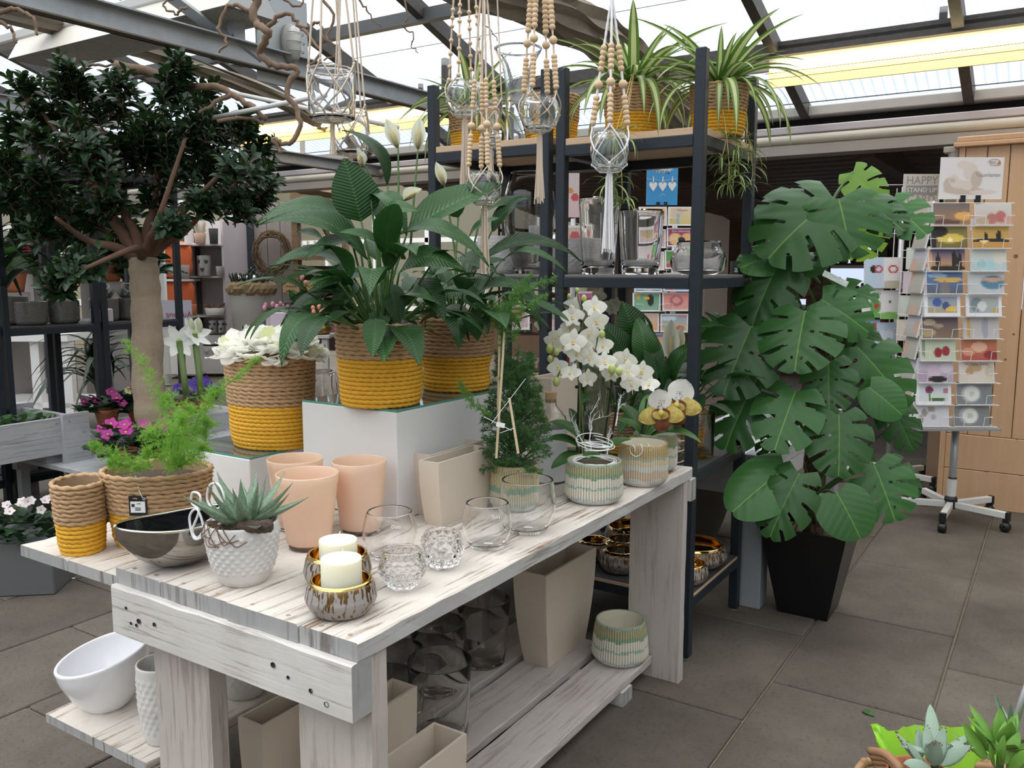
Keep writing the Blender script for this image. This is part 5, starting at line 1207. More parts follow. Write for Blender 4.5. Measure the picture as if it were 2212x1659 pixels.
# ================================================================ slipper orchid
sl = thing('slipper_orchid', 'slipper orchid with yellow-brown pouched flowers and white spotted hood, in the tan pot', 'plant', (potS.location.x, potS.location.y, potS.location.z+0.1204)); so = Vector(sl.location)
M_SLEAF = veined('slipper_leaf', (.050,.115,.030), (.08,.16,.04), .0)
slm = leaf_unit('leaf', lambda x: .14*(math.sin(PI*min(1, x**.8))**.55 if 0 < x < 1 else 0)+.03, 10, 5, .14, .16, 0, M_SLEAF, tipdrop=.12)
for b, t, w in (((-1.151, 2.601, 0.855), (-1.213, 2.550, 0.935), 1.4), ((-1.165, 2.640, 0.858), (-1.259, 2.623, 0.977), 1.0), ((-1.171, 2.661, 0.862), (-1.187, 2.720, 0.997), 1.0), ((-1.138, 2.610, 0.861), (-0.963, 2.630, 0.883), .75), ((-1.149, 2.626, 0.854), (-1.050, 2.653, 0.929), .9), ((-1.145, 2.581, 0.854), (-1.163, 2.525, 0.877), 1.0)):
    place_leaf(sl, slm, b, t, facing(b, .4, .9, .1, rnd), w)
obj('stake', MB().tube([Vector((-1.156, 2.598, 0.858))-so, Vector((-1.149, 2.624, 0.993))-so], .003, 6), M_BLACK, sl)
obj('stem', MB().tube([p-so for p in spline([(-1.148, 2.603, 0.858), (-1.132, 2.609, 0.906), (-1.101, 2.622, 0.938), (-1.073, 2.633, 0.970)], 6)], .003, 6), M_OSTEM, sl)
def slipper(c, s, tilt):
    c = Vector(c); fl = obj('flower', MB().ball((0,0,0), .012, 8, 6), mat('slipper_yellow', (.55,.48,.10), .45), sl, c-so)
    fw = -facing(c, 1, 0, 0); rt = V3(.842,.54,0)
    def pet(name, base, tip, w, mt, arch, up=None):
        m = leaf_unit(name, lambda x: w*(math.sin(PI*min(1, x**.85))**.6 if 0 < x < 1 else 0)+.03, 9, 6, arch, -.10, .04, mt)
        o = obj(name, m, None, fl); b, t = Vector(base), Vector(tip); put(o, frame(b, t-b, up or -fw) @ Matrix.Scale((t-b).length, 4))
    Mw = leafmat('slipper_hood_white', (.80,.80,.74), None, .5, .25); My = leafmat('slipper_petal', (.50,.43,.07), (.7,.6,.15), .4, .2, noise=(9,.8,(.30,.14,.045),(1,1,1))); Mr = mat('slipper_pouch', (.17,.028,.018), .30, noise=(25,.6,(.32,.16,.06),(1,1,1)))
    U = V3(0,0,1)
    pet('hood', V3(0,0,.01)*s, (U*.075+rt*.03*tilt)*s, .52, Mw, -.08)
    pet('petal', (0,0,0), (rt*.072-U*.012-fw*.012)*s, .36, My, .16, U*.5-fw); pet('petal', (0,0,0), (-rt*.068-U*.022-fw*.012)*s, .36, My, .16, U*.5-fw)
    pet('petal', (0,0,.004), (-U*.052-fw*.004)*s, .40, My, .05)
    po = MB().lathe(curve2([(.002,-.060*s),(.018*s,-.054*s),(.027*s,-.032*s),(.024*s,-.008*s),(.028*s,.004*s),(.025*s,-.004*s),(.020*s,-.030*s),(.002,-.052*s)], 4), 18)
    o = obj('pouch', po, Mr, fl, (-fw*.020-U*.004)*s, (.5,.15,0), smooth=True)
    dm = MB()
    for k in range(26):
        q = V3(0,0,.016+rnd.random()*.024)+rt*(rnd.uniform(-.010,.012)+.006*tilt); dm.ball(tuple((q-fw*.0035)*s), .0013, 5, 4)
    stuff(obj('spots', dm, mat('hood_spot', (.06,.03,.02), .6), fl))
slipper((-1.041, 2.619, 0.981), 1.15, .8); slipper((-1.059, 2.533, 0.965), 1.05, -.3)

# ================================================================ macrame hangers with glass bowls, hung from a pole above the frame
hp = thing('branch_pole', 'thick natural branch pole overhead that carries the macrame hangers', 'pole', (-1.5, 2.0, 2.85))
obj('pole', MB().tube(spline([(-1.4,-.35,.02),(-.7,-.05,-.01),(0,.02,.01),(.7,.05,0),(1.3,-.1,.02)], 6), .028, 10), mat('branch_bark', (.20,.14,.09), .85, bump=(40,.8,(1,1,1))), hp, smooth=True)
for x in (-.9, .9): obj('suspension_wire', MB().tube([(x,0,0),(x,0,.98)], .002, 5), M_BAR, hp)
bead_m = MB().lathe([(.2,-.95),(.6,-.82),(.95,-.35),(1,.0),(.95,.35),(.6,.82),(.2,.95)], 12).mesh('bead', True); bead_m.materials.append(M_BEAD)
knot_m = MB().ball((0,0,0), 1, 8, 6, sc=(1,1,1.25)).mesh('knot', True)
def bowl_glass(label, c, R, H, rim, kind='bowl'):
    t = thing('glass_bowl' if kind == 'bowl' else 'glass_jar', label, 'glass', c)
    if kind == 'bowl': o_ = curve2([(R*.45,0),(R*.62,.004),(R*.95,H*.35),(R,H*.55),(R*.93,H*.82),(rim,H*.95),(rim,H)], 6)
    elif kind == 'jar': o_ = curve2([(R*.82,0),(R*.95,.008),(R,.03),(R,H*.85),(R*.93,H*.93),(R*.95,H)], 6)
    else: o_ = [(R*.62,0),(R*.66,.006)]+[(lerp(R*.66,R,q), .006+(H-.006)*q) for q in (.25,.5,.75,1)]
    obj('bowl', shell(o_, .0032, .009, 48), mat('faint_green_glass', (.95,.985,.97), 0, trans=1.0, ior=1.45) if kind == 'bowl' else M_GLASS, t, smooth=True); return t
def hanger(label, glabel, c, R, H, apex, spread, tassel, cordm, beads, n=4, rot=.5, kind='bowl', spiral=.0012, r=.0021, rimk=.8, hooktop=None):
    """c: bottom centre of glass; apex: height above c where the cords meet; beads: (z0, z1, count, radius)"""
    bowl_glass(glabel, c, R, H, R*rimk, kind)
    t = thing('macrame_hanger', label, 'plant hanger', c)
    km = knot_m.copy(); km.name = 'knot'; km.materials.append(cordm)
    g0 = V3(0,0,-.004); att = []; mids = []
    for k in range(n):
        a = rot+2*PI*k/n; b = a+PI/n
        att.append(V3(math.cos(a)*R*(rimk+.10), math.sin(a)*R*(rimk+.10), H+.012)); mids.append((V3(math.cos(b)*(R+.0035), math.sin(b)*(R+.0035), H*.52), V3(math.cos(a)*(R*.80+.004), math.sin(a)*(R*.80+.004), H*.16)))
    top = V3(0,0,apex)
    for k in range(n):
        a = att[k]; m, lo = mids[k]; mp = mids[k-1][0]
        L = []; N = 40
        for i in range(N+1):
            q = i/N; p = a.lerp(top, q)+ (V3(a.x,a.y,0)*spread*math.sin(PI*q*.8)); L.append(p)
        rr = [r*(1+(.55*abs(math.sin(i*1.9)) if spiral else 0)) for i in range(N+1)]
        obj('cord', MB().tube(L, rr, 6), cordm, t, smooth=True)
        for q in (m, mp):
            md = (a+q)/2; md = V3(md.x, md.y, 0).normalized()*(R*.97+.004)+V3(0,0,md.z)
            obj('cord', MB().tube(spline([a, md, q], 4), r*.85, 5), cordm, t, smooth=True)
        for q in (mids[k][1], mids[(k+1) % n][1]): obj('cord', MB().tube([m, ((m+q)/2)*1.03, q], r*.85, 5), cordm, t, smooth=True)
        obj('cord', MB().tube([lo, V3(lo.x*.55, lo.y*.55, -.003), g0], r*.85, 5), cordm, t, smooth=True)
        for p in (a, m, lo): obj('knot', km, None, t, p, scale=r*1.5)
        for z0, z1, cnt, br in beads:
            for j in range(cnt):
                z = lerp(z0, z1, j/max(1, cnt-1)); q = (z-a.z)/(top.z-a.z); i = min(N-1, max(0, int(q*N))); p = L[i].lerp(L[i+1], q*N-i)
                obj('bead', bead_m, None, t, p, (random.uniform(-.2,.2), random.uniform(-.2,.2), 0), scale=br)
    obj('knot', km, None, t, (0,0,-.010), scale=(.0075,.0075,.010))
    tm = MB(); rnd = random.Random(int(c[0]*1e3))
    for k in range(26):
        a = rnd.uniform(0,6.3); q = math.sqrt(rnd.random()); sp = .006+tassel*.055
        tm.tube([(.008*q*math.cos(a), .008*q*math.sin(a), -.012), (sp*.6*q*math.cos(a), sp*.6*q*math.sin(a), -tassel*.5), (sp*q*math.cos(a+.2), sp*q*math.sin(a+.2), -tassel*rnd.uniform(.93,1.03))], .0020, 4)
    stuff(obj('tassel', tm, cordm, t))
    hz = 2.85-c[2]-.028
    obj('hanging_loop', MB().tube([(0,0,apex-.01),(0,0,max(apex+.02, hz))], .003, 6), cordm, t, smooth=True)
    return t
def HK(): pass
c = (-1.907, 1.963, 1.865); hanger('natural cord macrame hanger without beads, leftmost in front, knotted around a straight jar', 'straight clear glass jar in the leftmost macrame hanger', c, 0.0702, 0.1515, .80, .02, 0.0982, M_CORD, [], 4, .35, 'jar', 0, .0034, .95)
c = (-2.103, 2.248, 1.811); hanger('natural cord macrame hanger behind the leftmost jar hanger', 'round clear glass jar in the hanger behind the leftmost jar', c, 0.0621, 0.1465, .90, .01, 0.0637, M_CORD, [], 4, .1, 'jar', 0, .0030, .95)
c = (-1.521, 2.115, 1.867); hanger('macrame hanger with loose scattered wooden beads, bowl hanging highest in the middle group', 'round glass bowl in the hanger with scattered beads', c, 0.0558, 0.0952, .75, .03, 0.2244, M_CORD, [(.105,.215,4,.0068),(.255,.30,3,.0066)], 4, .25, 'bowl', 1)
c = (-1.351, 1.966, 1.597); hanger('long beaded macrame hanger whose bowl hangs lowest, in front of the dark lily leaves', 'round glass bowl hanging lowest among the macrame hangers', c, 0.0480, 0.0834, .62, .045, 0.1869, M_CORD, [(.105,.178,8,.0074),(.205,.206,1,.0105),(.255,.32,7,.0066)], 4, .8, 'bowl', 1)
c = (-1.270, 2.122, 1.803); hanger('macrame hanger with twin strings of small wooden beads, left of the rack post', 'round glass bowl in the hanger with twin bead strings', c, 0.0557, 0.0907, .70, .02, 0.1943, M_CORD, [(.116,.196,8,.0086),(.240,.241,1,.0115),(.275,.365,8,.0088)], 4, .1, 'bowl', 1)
c = (-1.043, 2.104, 1.679); hanger('white macrame hanger with wooden beads, nearest the rack with spider plants', 'wide glass bowl in the white macrame hanger', c, 0.0517, 0.1009, .44, .03, 0.2116, M_CORDW, [(.125,.188,6,.0086),(.222,.223,1,.0118),(.262,.315,5,.0084)], 4, .45, 'bowl', 1, .0024)
c = (-1.601, 2.367, 1.813); hanger('plain long cord hanger behind the bead strings', 'tapered clear glass hanging behind the bead strings', c, 0.0360, 0.1380, .95, .0, 0.1050, M_CORD, [], 2, .2, 'cone', 0, .0022, .95)

# ================================================================ things on the steel racks
top_a, top_b = 1.900, 1.915
def at_uv(px, v, z): return None
bs1 = basket('left rope basket with spider plant on the rack top at the table end', (-1.4399, 3.10, top_a), 0.0968, 0.1056, 0.2076, .52, 1.0, soil=.93)
bs2 = basket('right rope basket with spider plant on the rack top, trailing plantlets over the side', (-1.1099, 3.12, top_a), 0.0875, 0.0978, 0.1785, .5, 1.0, soil=.93)
bs3 = basket('empty rope basket with tag on the rack top behind the hanging bowls', (-1.8209, 3.14, top_b), 0.0954, 0.1064, 0.2055, .5, 1.0)
bs4 = basket('rope basket with spider plant on the rack top, leftmost of that row', (-2.2197, 3.14, top_b), 0.0865, 0.0961, 0.1921, .5, 1.0, soil=.93)
price_tag(bs3, (.085,-.072,.155), .75, .6)
M_SPID = leafmat('spider_leaf', (1,1,1), (.5,.7,.2), .45, .3, vcol=True)
def strap(name, w=.055, arch=.5, nx=14, drop=.5):
    vs = []; fs = []; cs = []
    for i in range(nx+1):
        x = i/nx; hw = w*(min(1, x*5+.5))*(1-x**3)+.002
        th = x*drop*2.6; X = math.sin(th)/(drop*2.6); Z = -(1-math.cos(th))/(drop*2.6)
        for y, z in ((-1,.35),(-.45,.05),(0,0),(.45,.05),(1,.35)): vs.append((X, y*hw, Z+z*hw))
    for i in range(nx):
        for j in range(4):
            q = i*5+j; fs.append((q, q+5, q+6, q+1)); cs.append((.10,.20,.035) if j in (0,3) else (.52,.56,.27))
    me = MB().add(vs, fs, None, cs).mesh(name, True); me.materials.append(M_SPID); return me
STR = [strap('leaf', .050, drop=.35), strap('leaf', .045, drop=.55), strap('leaf', .042, drop=.8)]
def spider(name, label, loc, n, L0, seed, spill=1.0):
    rnd = random.Random(seed); t = thing(name, label, 'plant', loc)
    for k in range(n):
        a = k*2.399+rnd.uniform(-.3,.3); f = k/n; el = lerp(1.35,.35,f**.8); L = L0*rnd.uniform(.7,1.15)*(.75 if f < .2 else 1)
        d = V3(math.cos(a)*math.cos(el), math.sin(a)*math.cos(el), math.sin(el)); up = V3(-math.cos(a)*math.sin(el), -math.sin(a)*math.sin(el), math.cos(el)+.05)
        o = obj('leaf', STR[min(2, int(f*3.2))], None, t); put(o, frame((.012*math.cos(a),.012*math.sin(a),0), d, up) @ Matrix.Scale(L*1.15, 4))
    return t
z1 = lambda b, h: (b.location.x, b.location.y, b.location.z+h*.93)
sp1 = spider('spider_plant', 'upright striped spider plant in the left basket on the table-end rack', z1(bs1, 0.2076), 44, .35, 51)
sp2 = spider('spider_plant', 'bushy spider plant with trailing runners in the right basket on the rack top', z1(bs2, 0.1785), 58, .33, 52)
sp4 = spider('spider_plant', 'spider plant in the leftmost basket on the rack top behind the hanging bowls', z1(bs4, 0.1921), 42, .33, 53)
M_RUN = mat('straw_runner', (.52,.40,.16), .6)
def plantlets(root, runs, seed):
    rnd = random.Random(seed); o_ = Vector(root.location)
    for pts, n, L in runs:
        P = [p-o_ for p in spline(pts, 6)]; obj('runner', MB().tube(P, .0016, 5), M_RUN, root, smooth=True)
        for q in ((1.0, .7) if len(pts) > 3 else (1.0,)):
            e = P[int((len(P)-1)*q)]
            for k in range(n):
                a = rnd.uniform(0,6.3); el = rnd.uniform(-.1,1.1); d = V3(math.cos(a)*math.cos(el), math.sin(a)*math.cos(el), math.sin(el))
                o = obj('leaf', STR[rnd.choice((1,2))], None, root); put(o, frame(e, d, V3(-d.x,-d.y,1)) @ Matrix.Scale(L*rnd.uniform(.6,1.1), 4))
plantlets(sp2, [(((-1.136, 3.151, 2.082), (-1.070, 3.057, 1.980), (-1.038, 3.001, 1.874), (-1.044, 2.987, 1.810)), 11, .11), (((-1.129, 3.156, 2.082), (-1.054, 3.101, 1.969), (-1.021, 3.066, 1.833), (-1.021, 3.051, 1.743)), 13, .12), (((-1.132, 3.215, 2.093), (-1.037, 3.201, 1.998), (-1.017, 3.162, 1.893), (-1.009, 3.159, 1.842)), 10, .10), (((-1.111, 3.105, 2.072), (-1.046, 3.006, 1.938), (-1.021, 2.997, 1.778), (-1.021, 2.987, 1.714)), 12, .12), (((-1.146, 3.205, 2.084), (-1.075, 3.294, 1.982), (-1.032, 3.294, 1.808), (-1.035, 3.282, 1.738)), 10, .10)], 61)
plantlets(sp1, [(((-1.397, 2.991, 2.133), (-1.333, 2.810, 2.014), (-1.340, 2.749, 1.882), (-1.339, 2.722, 1.708)), 12, .12), (((-1.390, 2.996, 2.133), (-1.323, 2.811, 1.982), (-1.323, 2.757, 1.866), (-1.303, 2.735, 1.645)), 13, .13), (((-1.393, 2.994, 2.133), (-1.322, 2.802, 1.996), (-1.327, 2.743, 1.865), (-1.317, 2.728, 1.731)), 8, .10)], 62)
# flared glass vase on top
gv = thing('glass_vase', 'tall clear glass vase with flared rim on the rack top behind the hangers', 'vase', (-1.9293, 3.05, top_b)); hv_ = 0.3890
obj('wall', shell(curve2([(.052,0),(.058,.01),(.054,hv_*.25),(.05,hv_*.5),(.062,hv_*.8),(.098,hv_)], 8), .004, .02, 56), M_GLASS, gv, smooth=True)
# middle shelf
ms = 1.4022
bell = thing('glass_vase', 'big bell-shaped smoked glass vase on the middle rack shelf', 'vase', (-1.9156, 3.12, ms)); hb_ = 0.4189
obj('wall', shell(curve2([(.058,0),(.066,.012),(.09,hb_*.25),(.108,hb_*.55),(.104,hb_*.78),(.080,hb_*.96),(.078,hb_)], 7), .005, .02, 56), mat('grey_smoked_glass', (.62,.62,.62), 0, trans=1.0, ior=1.45), bell, smooth=True)
def relief_pot(label, loc, R, H, base=.62):
    t = thing('ceramic_pot', label, 'pot', loc)
    mb = shell([(float(R*np.interp(q, [0,.08,.4,.8,1], [base,base*1.15,.90,.99,1.0])), float(H*q)) for q in np.linspace(0,1,40)], .007, .02, 120); relief(mb, 24, 9, .02, H*.9, .003)
    obj('body', mb, M_WCER, t, smooth=True); return t
relief_pot('white relief bowl pot on the middle shelf, behind the smoked glass vase', (-2.1197, 3.25, ms), 0.1265, 0.1609)
relief_pot('white relief bowl pot on the middle shelf at the table-end rack', (-1.7851, 3.26, ms), 0.1247, 0.1436)
def oval_vase(label, px_loc, rx, ry, H, taper=.8, rz=0):
    t = thing('glass_vase', label, 'vase', px_loc, rz)
    obj('wall', shell([(taper*.97,0),(taper,.012)]+[(lerp(taper,1,q), H*q) for q in (.25,.5,.75,1)], .06, .025, 64, sx=rx, sy=ry), M_GLASS, t, smooth=True); return t
oval_vase('tall oval clear glass vase on the middle shelf behind the white tassel', (-1.5286, 3.00, ms), 0.0777, .05, 0.2677, .82, .57)
oval_vase('rectangular thick clear glass vase on the middle shelf before the blue sign', (-1.3877, 3.08, ms), 0.0864, .045, 0.2211, .84, .57)
cap = thing('glass_vase', 'low capsule-shaped clear glass vase behind the rack post', 'vase', (-1.1468, 3.06, ms), .57); hc = 0.0977
pts = []
obj('wall', shell([(.62,0),(.80,.01*1)]+[(float(.80+.20*math.sin(PI*q)), float(hc*q)) for q in (.15,.3,.5,.7,.85)]+[(.78,hc)], .06, .016, 64, sx=0.1044, sy=.06), M_GLASS, cap, smooth=True)
# third shelf: baskets, lilies, anthurium, jar, cylinder
ts = .7123
bk5 = basket('rope basket with dark lily on the lower rack shelf, behind the slipper orchid leaves', (-1.4343, 3.05, ts), .092, .098, .165, .45, 1.0, soil=.92)
bk6 = basket('second rope basket on the lower rack shelf, behind the slipper orchid flower', (-1.245, 3.18, ts), .092, .098, .165, .45, 1.0, soil=.92)
lily('peace_lily', 'dark peace lily with drooping leaves inside the rack, behind the white orchid', (bk5.location.x, bk5.location.y, 0), 3.1, [((-1.305, 2.822, 1.060), (-1.391, 2.736, 1.245), .9, 0), ((-1.317, 2.884, 1.121), (-1.344, 2.836, 1.308), 1.5, 0), ((-1.249, 2.858, 1.060), (-1.298, 2.857, 1.259), .8, 1), ((-1.198, 2.826, 1.033), (-1.261, 2.876, 1.226), .7, 2)], [((-1.277, 2.885, 0.970), (-1.351, 2.880, 1.239), (-1.244, 2.882, 1.192), .2)], 26, 71, ts+.165)
lily('peace_lily', 'dark peace lily at the rack end beside the monstera, with greenish spathes', (bk6.location.x, bk6.location.y, 0), 3.2, [((-1.175, 2.898, 1.010), (-1.064, 2.936, 1.180), .8, 1), ((-1.186, 2.885, 0.977), (-1.211, 2.831, 1.115), 1.0, 0), ((-1.161, 2.829, 0.902), (-1.206, 2.885, 1.060), .9, 0)], [((-1.225, 2.978, 0.963), (-1.222, 2.999, 1.083), (-1.230, 3.018, 1.237), .9), ((-1.195, 2.997, 0.963), (-1.198, 3.019, 1.117), (-1.196, 3.035, 1.211), .9)], 24, 72, ts+.165)
t = thing('cylinder_vase', 'wide clear glass cylinder on the lower rack shelf beside the end post', 'vase', (-1.1438, 3.10, ts))
obj('wall', shell([(.058,0),(.062,.006),(.0635,.17)], .003, .012, 56), M_GLASSD, t, smooth=True)
jr = thing('rope_jar', 'clear glass jar wrapped with rope, shells inside, on the lower rack shelf', 'jar', (-1.1899, 2.96, ts))
obj('glass', shell(curve2([(.045,0),(.052,.01),(.055,.05),(.048,.10),(.040,.12)], 6), .003, .008, 40), M_GLASS, jr, smooth=True)
for k in range(4): obj('rope_turn', MB().tube([( .057*math.cos(a), .057*math.sin(a), .015+.03*k+.012*math.sin(a+k)) for a in np.linspace(0, 6.28, 26)], .0028, 6), M_CORD, jr, smooth=True)
for k in range(9):
    a = random.uniform(0,6.3); obj('shell_piece', MB().ball((0,0,0), .013, 8, 5, sc=(1,.7,.5)), mat('sea_shell', (.55,.47,.40), .6), jr, (.025*math.cos(a), .025*math.sin(a), .02+.008*k), (a,a*2,0), smooth=True)
def orchid_bg(label, u, v, z, h, seed, nfl):
    rnd = random.Random(seed); t = thing('orchid', label, 'plant', (u, v, z)); o_ = Vector(t.location)
    obj('pot', MB().lathe([(.001,0),(.045,0),(.055,.10),(.05,.10),(.045,.08),(.001,.08)], 24), mat('grey_stone_pot', (.28,.27,.255), .8), t, smooth=True)
    P = spline([V3(0,0,.08), V3(.01,0,h*.6), V3(.02,.01,h*.9), V3(.08,.0,h), V3(.12,-.01,h*.93)], 6); obj('stem', MB().tube(P, .0024, 6), M_OSTEM, t); obj('stake', MB().tube([(0,.006,.08),(.014,.006,h*.88)], .003, 5), M_BLACK, t)
    for k in range(nfl):
        p = P[int(lerp(len(P)*.45, len(P)-1, k/nfl))]+V3(rnd.uniform(-.04,.04), rnd.uniform(-.03,.03), rnd.uniform(-.03,.03)); orchid_flower(t, p+o_, .034, facing(p+o_, 1, .05, .4, rnd), rnd.uniform(-.3,.3))
    for k in range(5):
        a = k*1.3; b = o_+V3(0,0,.09); place_leaf(t, olf, b, b+V3(math.cos(a)*.14, math.sin(a)*.14, .03), V3(0,0,1), .9)
    return t
orchid_bg('white orchid in stone pot on the lower rack shelf, behind the pyramid fern', -1.80, 3.0, ts, .56, 81, 9)
orchid_bg('white orchid in stone pot on the lower shelf between the two racks', -1.70, 3.22, ts, .58, 82, 8)
# bottom shelf: gold-lined bowls
bsz = .2455
for k, (lab, u, v, kk, H) in enumerate((('largest gold-lined bowl on the bottom rack shelf, at its open end', -1.19, 3.21, .00175, .085), ('gold-lined bowl in front of the largest one on the bottom rack shelf', -1.145, 3.00, .00118, .075), ('wide gold-lined bowl on the bottom shelf seen left of the far table leg', -1.49, 3.30, .00165, .085), ('small round gold-lined bowl leftmost on the bottom rack shelf', -1.555, 3.06, .0011, .075), ('small round gold-lined bowl on the bottom shelf before the wide one', -1.46, 3.12, .00112, .08), ('gold-lined bowl nearest the far table leg on the bottom shelf', -1.40, 2.98, .00115, .085))):
    gold_bowl(lab, (u, v, bsz), kk, H, 52 if k in (3,4,5) else 66)
dk = thing('round_planter', 'dark round planter on the floor behind the rack end', 'planter', (-1.62, 4.30, 0))
obj('body', shell(curve2([(.10,0),(.15,.02),(.215,.22),(.225,.34),(.205,.42)], 6), .014, .02, 48), mat('dark_fibre_clay', (.075,.065,.056), .85), dk, smooth=True)
# loudspeaker under the beam
ls = thing('loudspeaker', 'black round loudspeaker between the two spider plant baskets, under the gutter', 'speaker', (-2.628, 6.416, 2.641), math.radians(32))
obj('shell', MB().lathe([(.001,.13),(.11,.12),(.13,.05),(.13,-.05),(.12,-.055),(.105,-.05)], 28, Matrix.Rotation(PI/2,4,'X')), M_BLACK, ls, smooth=True)
obj('cone', MB().lathe([(.105,-.045),(.05,.02),(.001,.02)], 28, Matrix.Rotation(PI/2,4,'X')), mat('speaker_cone', (.10,.10,.10), .6), ls, smooth=True); obj('dome', MB().ball((0,-.0,0), .045, 12, 8, sc=(1,.6,1)), mat('speaker_dome', (.22,.22,.22), .5), ls, smooth=True)
obj('bracket', MB().box(-.02,.02,.0,.03,.12,.22), M_BLACK, ls)

# ================================================================ big potted ficus tree
YAW = math.radians(32.674)
ft = thing('ficus_tree', 'large potted ficus tree with dense dark crown behind the bench', 'tree', (-4.22, 2.93, 0))
fo = Vector(ft.location); rnd = random.Random(77)
M_FBARK = mat('ficus_bark', (.25,.19,.13), .85, noise=(9,.7,(.36,.29,.21),(1,1,1.6)), bump=(45,.7,(1,1,.6)))
M_FBR = mat('ficus_branch', (.11,.058,.036), .8, noise=(15,.5,(.17,.10,.065),(1,1,1)))
T0 = [(0,0,.28), Vector((-4.112, 2.811, 0.553))-fo, Vector((-4.158, 2.821, 0.802))-fo, Vector((-4.185, 2.854, 1.126))-fo, Vector((-4.212, 2.872, 1.350))-fo, Vector((-4.230, 2.881, 1.475))-fo]
P = spline(T0, 6); obj('trunk', MB().tube(P, [lerp(.088,.076,i/len(P))*(1+.05*math.sin(i*1.7)) for i in range(len(P))], 14), M_FBARK, ft, smooth=True)
obj('pot', shell([(.19,0),(.2,.01),(.23,.31),(.235,.33)], .012, .02, 36), mat('grey_tub', (.13,.13,.13), .7), ft, smooth=True); obj('soil', MB().lathe([(.21,.29),(.001,.30)], 24), M_SOIL, ft)
fork = Vector((-4.229, 2.879, 1.463))
BR = [((-4.335, 2.636, 1.569),(-4.287, 2.444, 1.677)), ((-3.996, 2.982, 1.622),(-3.780, 3.030, 1.811)), ((-4.453, 2.825, 1.727),(-4.647, 2.752, 2.053)), ((-4.287, 2.815, 1.745),(-4.376, 2.815, 2.114)), ((-4.279, 3.009, 1.807),(-4.239, 3.053, 2.305)), ((-4.055, 2.688, 1.519),(-4.092, 2.406, 1.401)), ((-3.945, 2.905, 1.690),(-3.611, 3.050, 2.014)), ((-3.945, 2.781, 1.660),(-3.856, 2.904, 2.084)), ((-4.635, 2.934, 1.635),(-5.028, 2.714, 1.844)), ((-4.503, 2.714, 1.991),(-4.817, 2.583, 2.433)), ((-4.139, 3.159, 1.811),(-3.839, 3.364, 1.888))]
for m, e in BR:
    P = spline([fork-fo, (fork+Vector(m))/2-fo+V3(rnd.uniform(-.03,.03),rnd.uniform(-.03,.03),.02), Vector(m)-fo, Vector(e)-fo], 5)
    obj('branch', MB().tube(P, [lerp(.034,.009,i/(len(P)-1)) for i in range(len(P))], 8), M_FBR, ft, smooth=True)
CL = [((-4.522, 2.444, 2.329), 0.056), ((-4.738, 2.589, 2.258), 0.082), ((-4.426, 2.648, 2.423), 0.091), ((-4.641, 2.713, 2.292), 0.131), ((-4.467, 2.842, 2.271), 0.143), ((-4.113, 2.498, 2.054), 0.129), ((-3.929, 2.604, 2.292), 0.075), ((-4.427, 3.064, 2.225), 0.148), ((-3.874, 2.896, 2.427), 0.071), ((-3.876, 2.848, 2.283), 0.111), ((-4.263, 3.349, 2.405), 0.081), ((-3.931, 3.022, 2.176), 0.139), ((-4.050, 3.296, 2.174), 0.124), ((-3.707, 3.168, 2.153), 0.088), ((-3.741, 3.286, 2.049), 0.084), ((-3.500, 2.953, 1.928), 0.120), ((-3.705, 3.278, 1.875), 0.072), ((-4.102, 3.265, 1.996), 0.149), ((-4.016, 2.989, 1.987), 0.141), ((-4.299, 3.020, 2.009), 0.134), ((-4.399, 2.892, 2.027), 0.132), ((-4.052, 2.511, 1.896), 0.108), ((-4.747, 2.757, 2.061), 0.110), ((-4.809, 2.569, 2.142), 0.083), ((-4.606, 2.390, 1.941), 0.090), ((-4.274, 2.358, 2.027), 0.064), ((-5.013, 2.654, 1.839), 0.112), ((-4.541, 2.569, 1.763), 0.116), ((-4.838, 2.600, 1.677), 0.097), ((-4.771, 2.798, 1.685), 0.105), ((-3.900, 3.218, 1.805), 0.102), ((-3.913, 3.407, 1.805), 0.075), ((-3.809, 2.963, 1.760), 0.087), ((-4.305, 3.042, 1.810), 0.086), ((-4.252, 2.727, 1.762), 0.081), ((-4.522, 3.004, 1.635), 0.075), ((-4.662, 2.872, 1.711), 0.075), ((-4.137, 2.409, 1.390), 0.082), ((-4.231, 2.377, 1.333), 0.055), ((-4.156, 2.520, 1.447), 0.071), ((-4.602, 2.961, 1.504), 0.076), ((-4.560, 2.494, 1.593), 0.065), ((-3.793, 3.188, 1.712), 0.052), ((-3.877, 2.813, 1.660), 0.050), ((-4.789, 2.450, 1.814), 0.070), ((-4.431, 2.645, 2.331), 0.091), ((-4.493, 2.503, 1.898), 0.091), ((-4.255, 2.911, 2.092), 0.118), ((-4.131, 2.994, 2.117), 0.118)]
M_FICUS = leafmat('ficus_leaf', (.018,.046,.017), (.06,.14,.03), .36, .10, spec=.45)
fv = []
def obov(n=4):
    vs = []; fs = []
    for i in range(n+1):
        x = i/n; hw = .23*math.sin(PI*min(1, x**1.35*.96+.03))**.8+.012
        for y in (-1,0,1): vs.append((x, y*hw, .10*x-.22*x*x+abs(y)*hw*.35))
    for i in range(n):
        for j in (0,1): q = i*3+j; fs.append((q, q+3, q+4, q+1))
    return vs, fs
lv, lf = obov(); lm = MB().add(lv, lf).mesh('leaf', True); lm.materials.append(M_FICUS)
LEAVES = []; sh = MB()
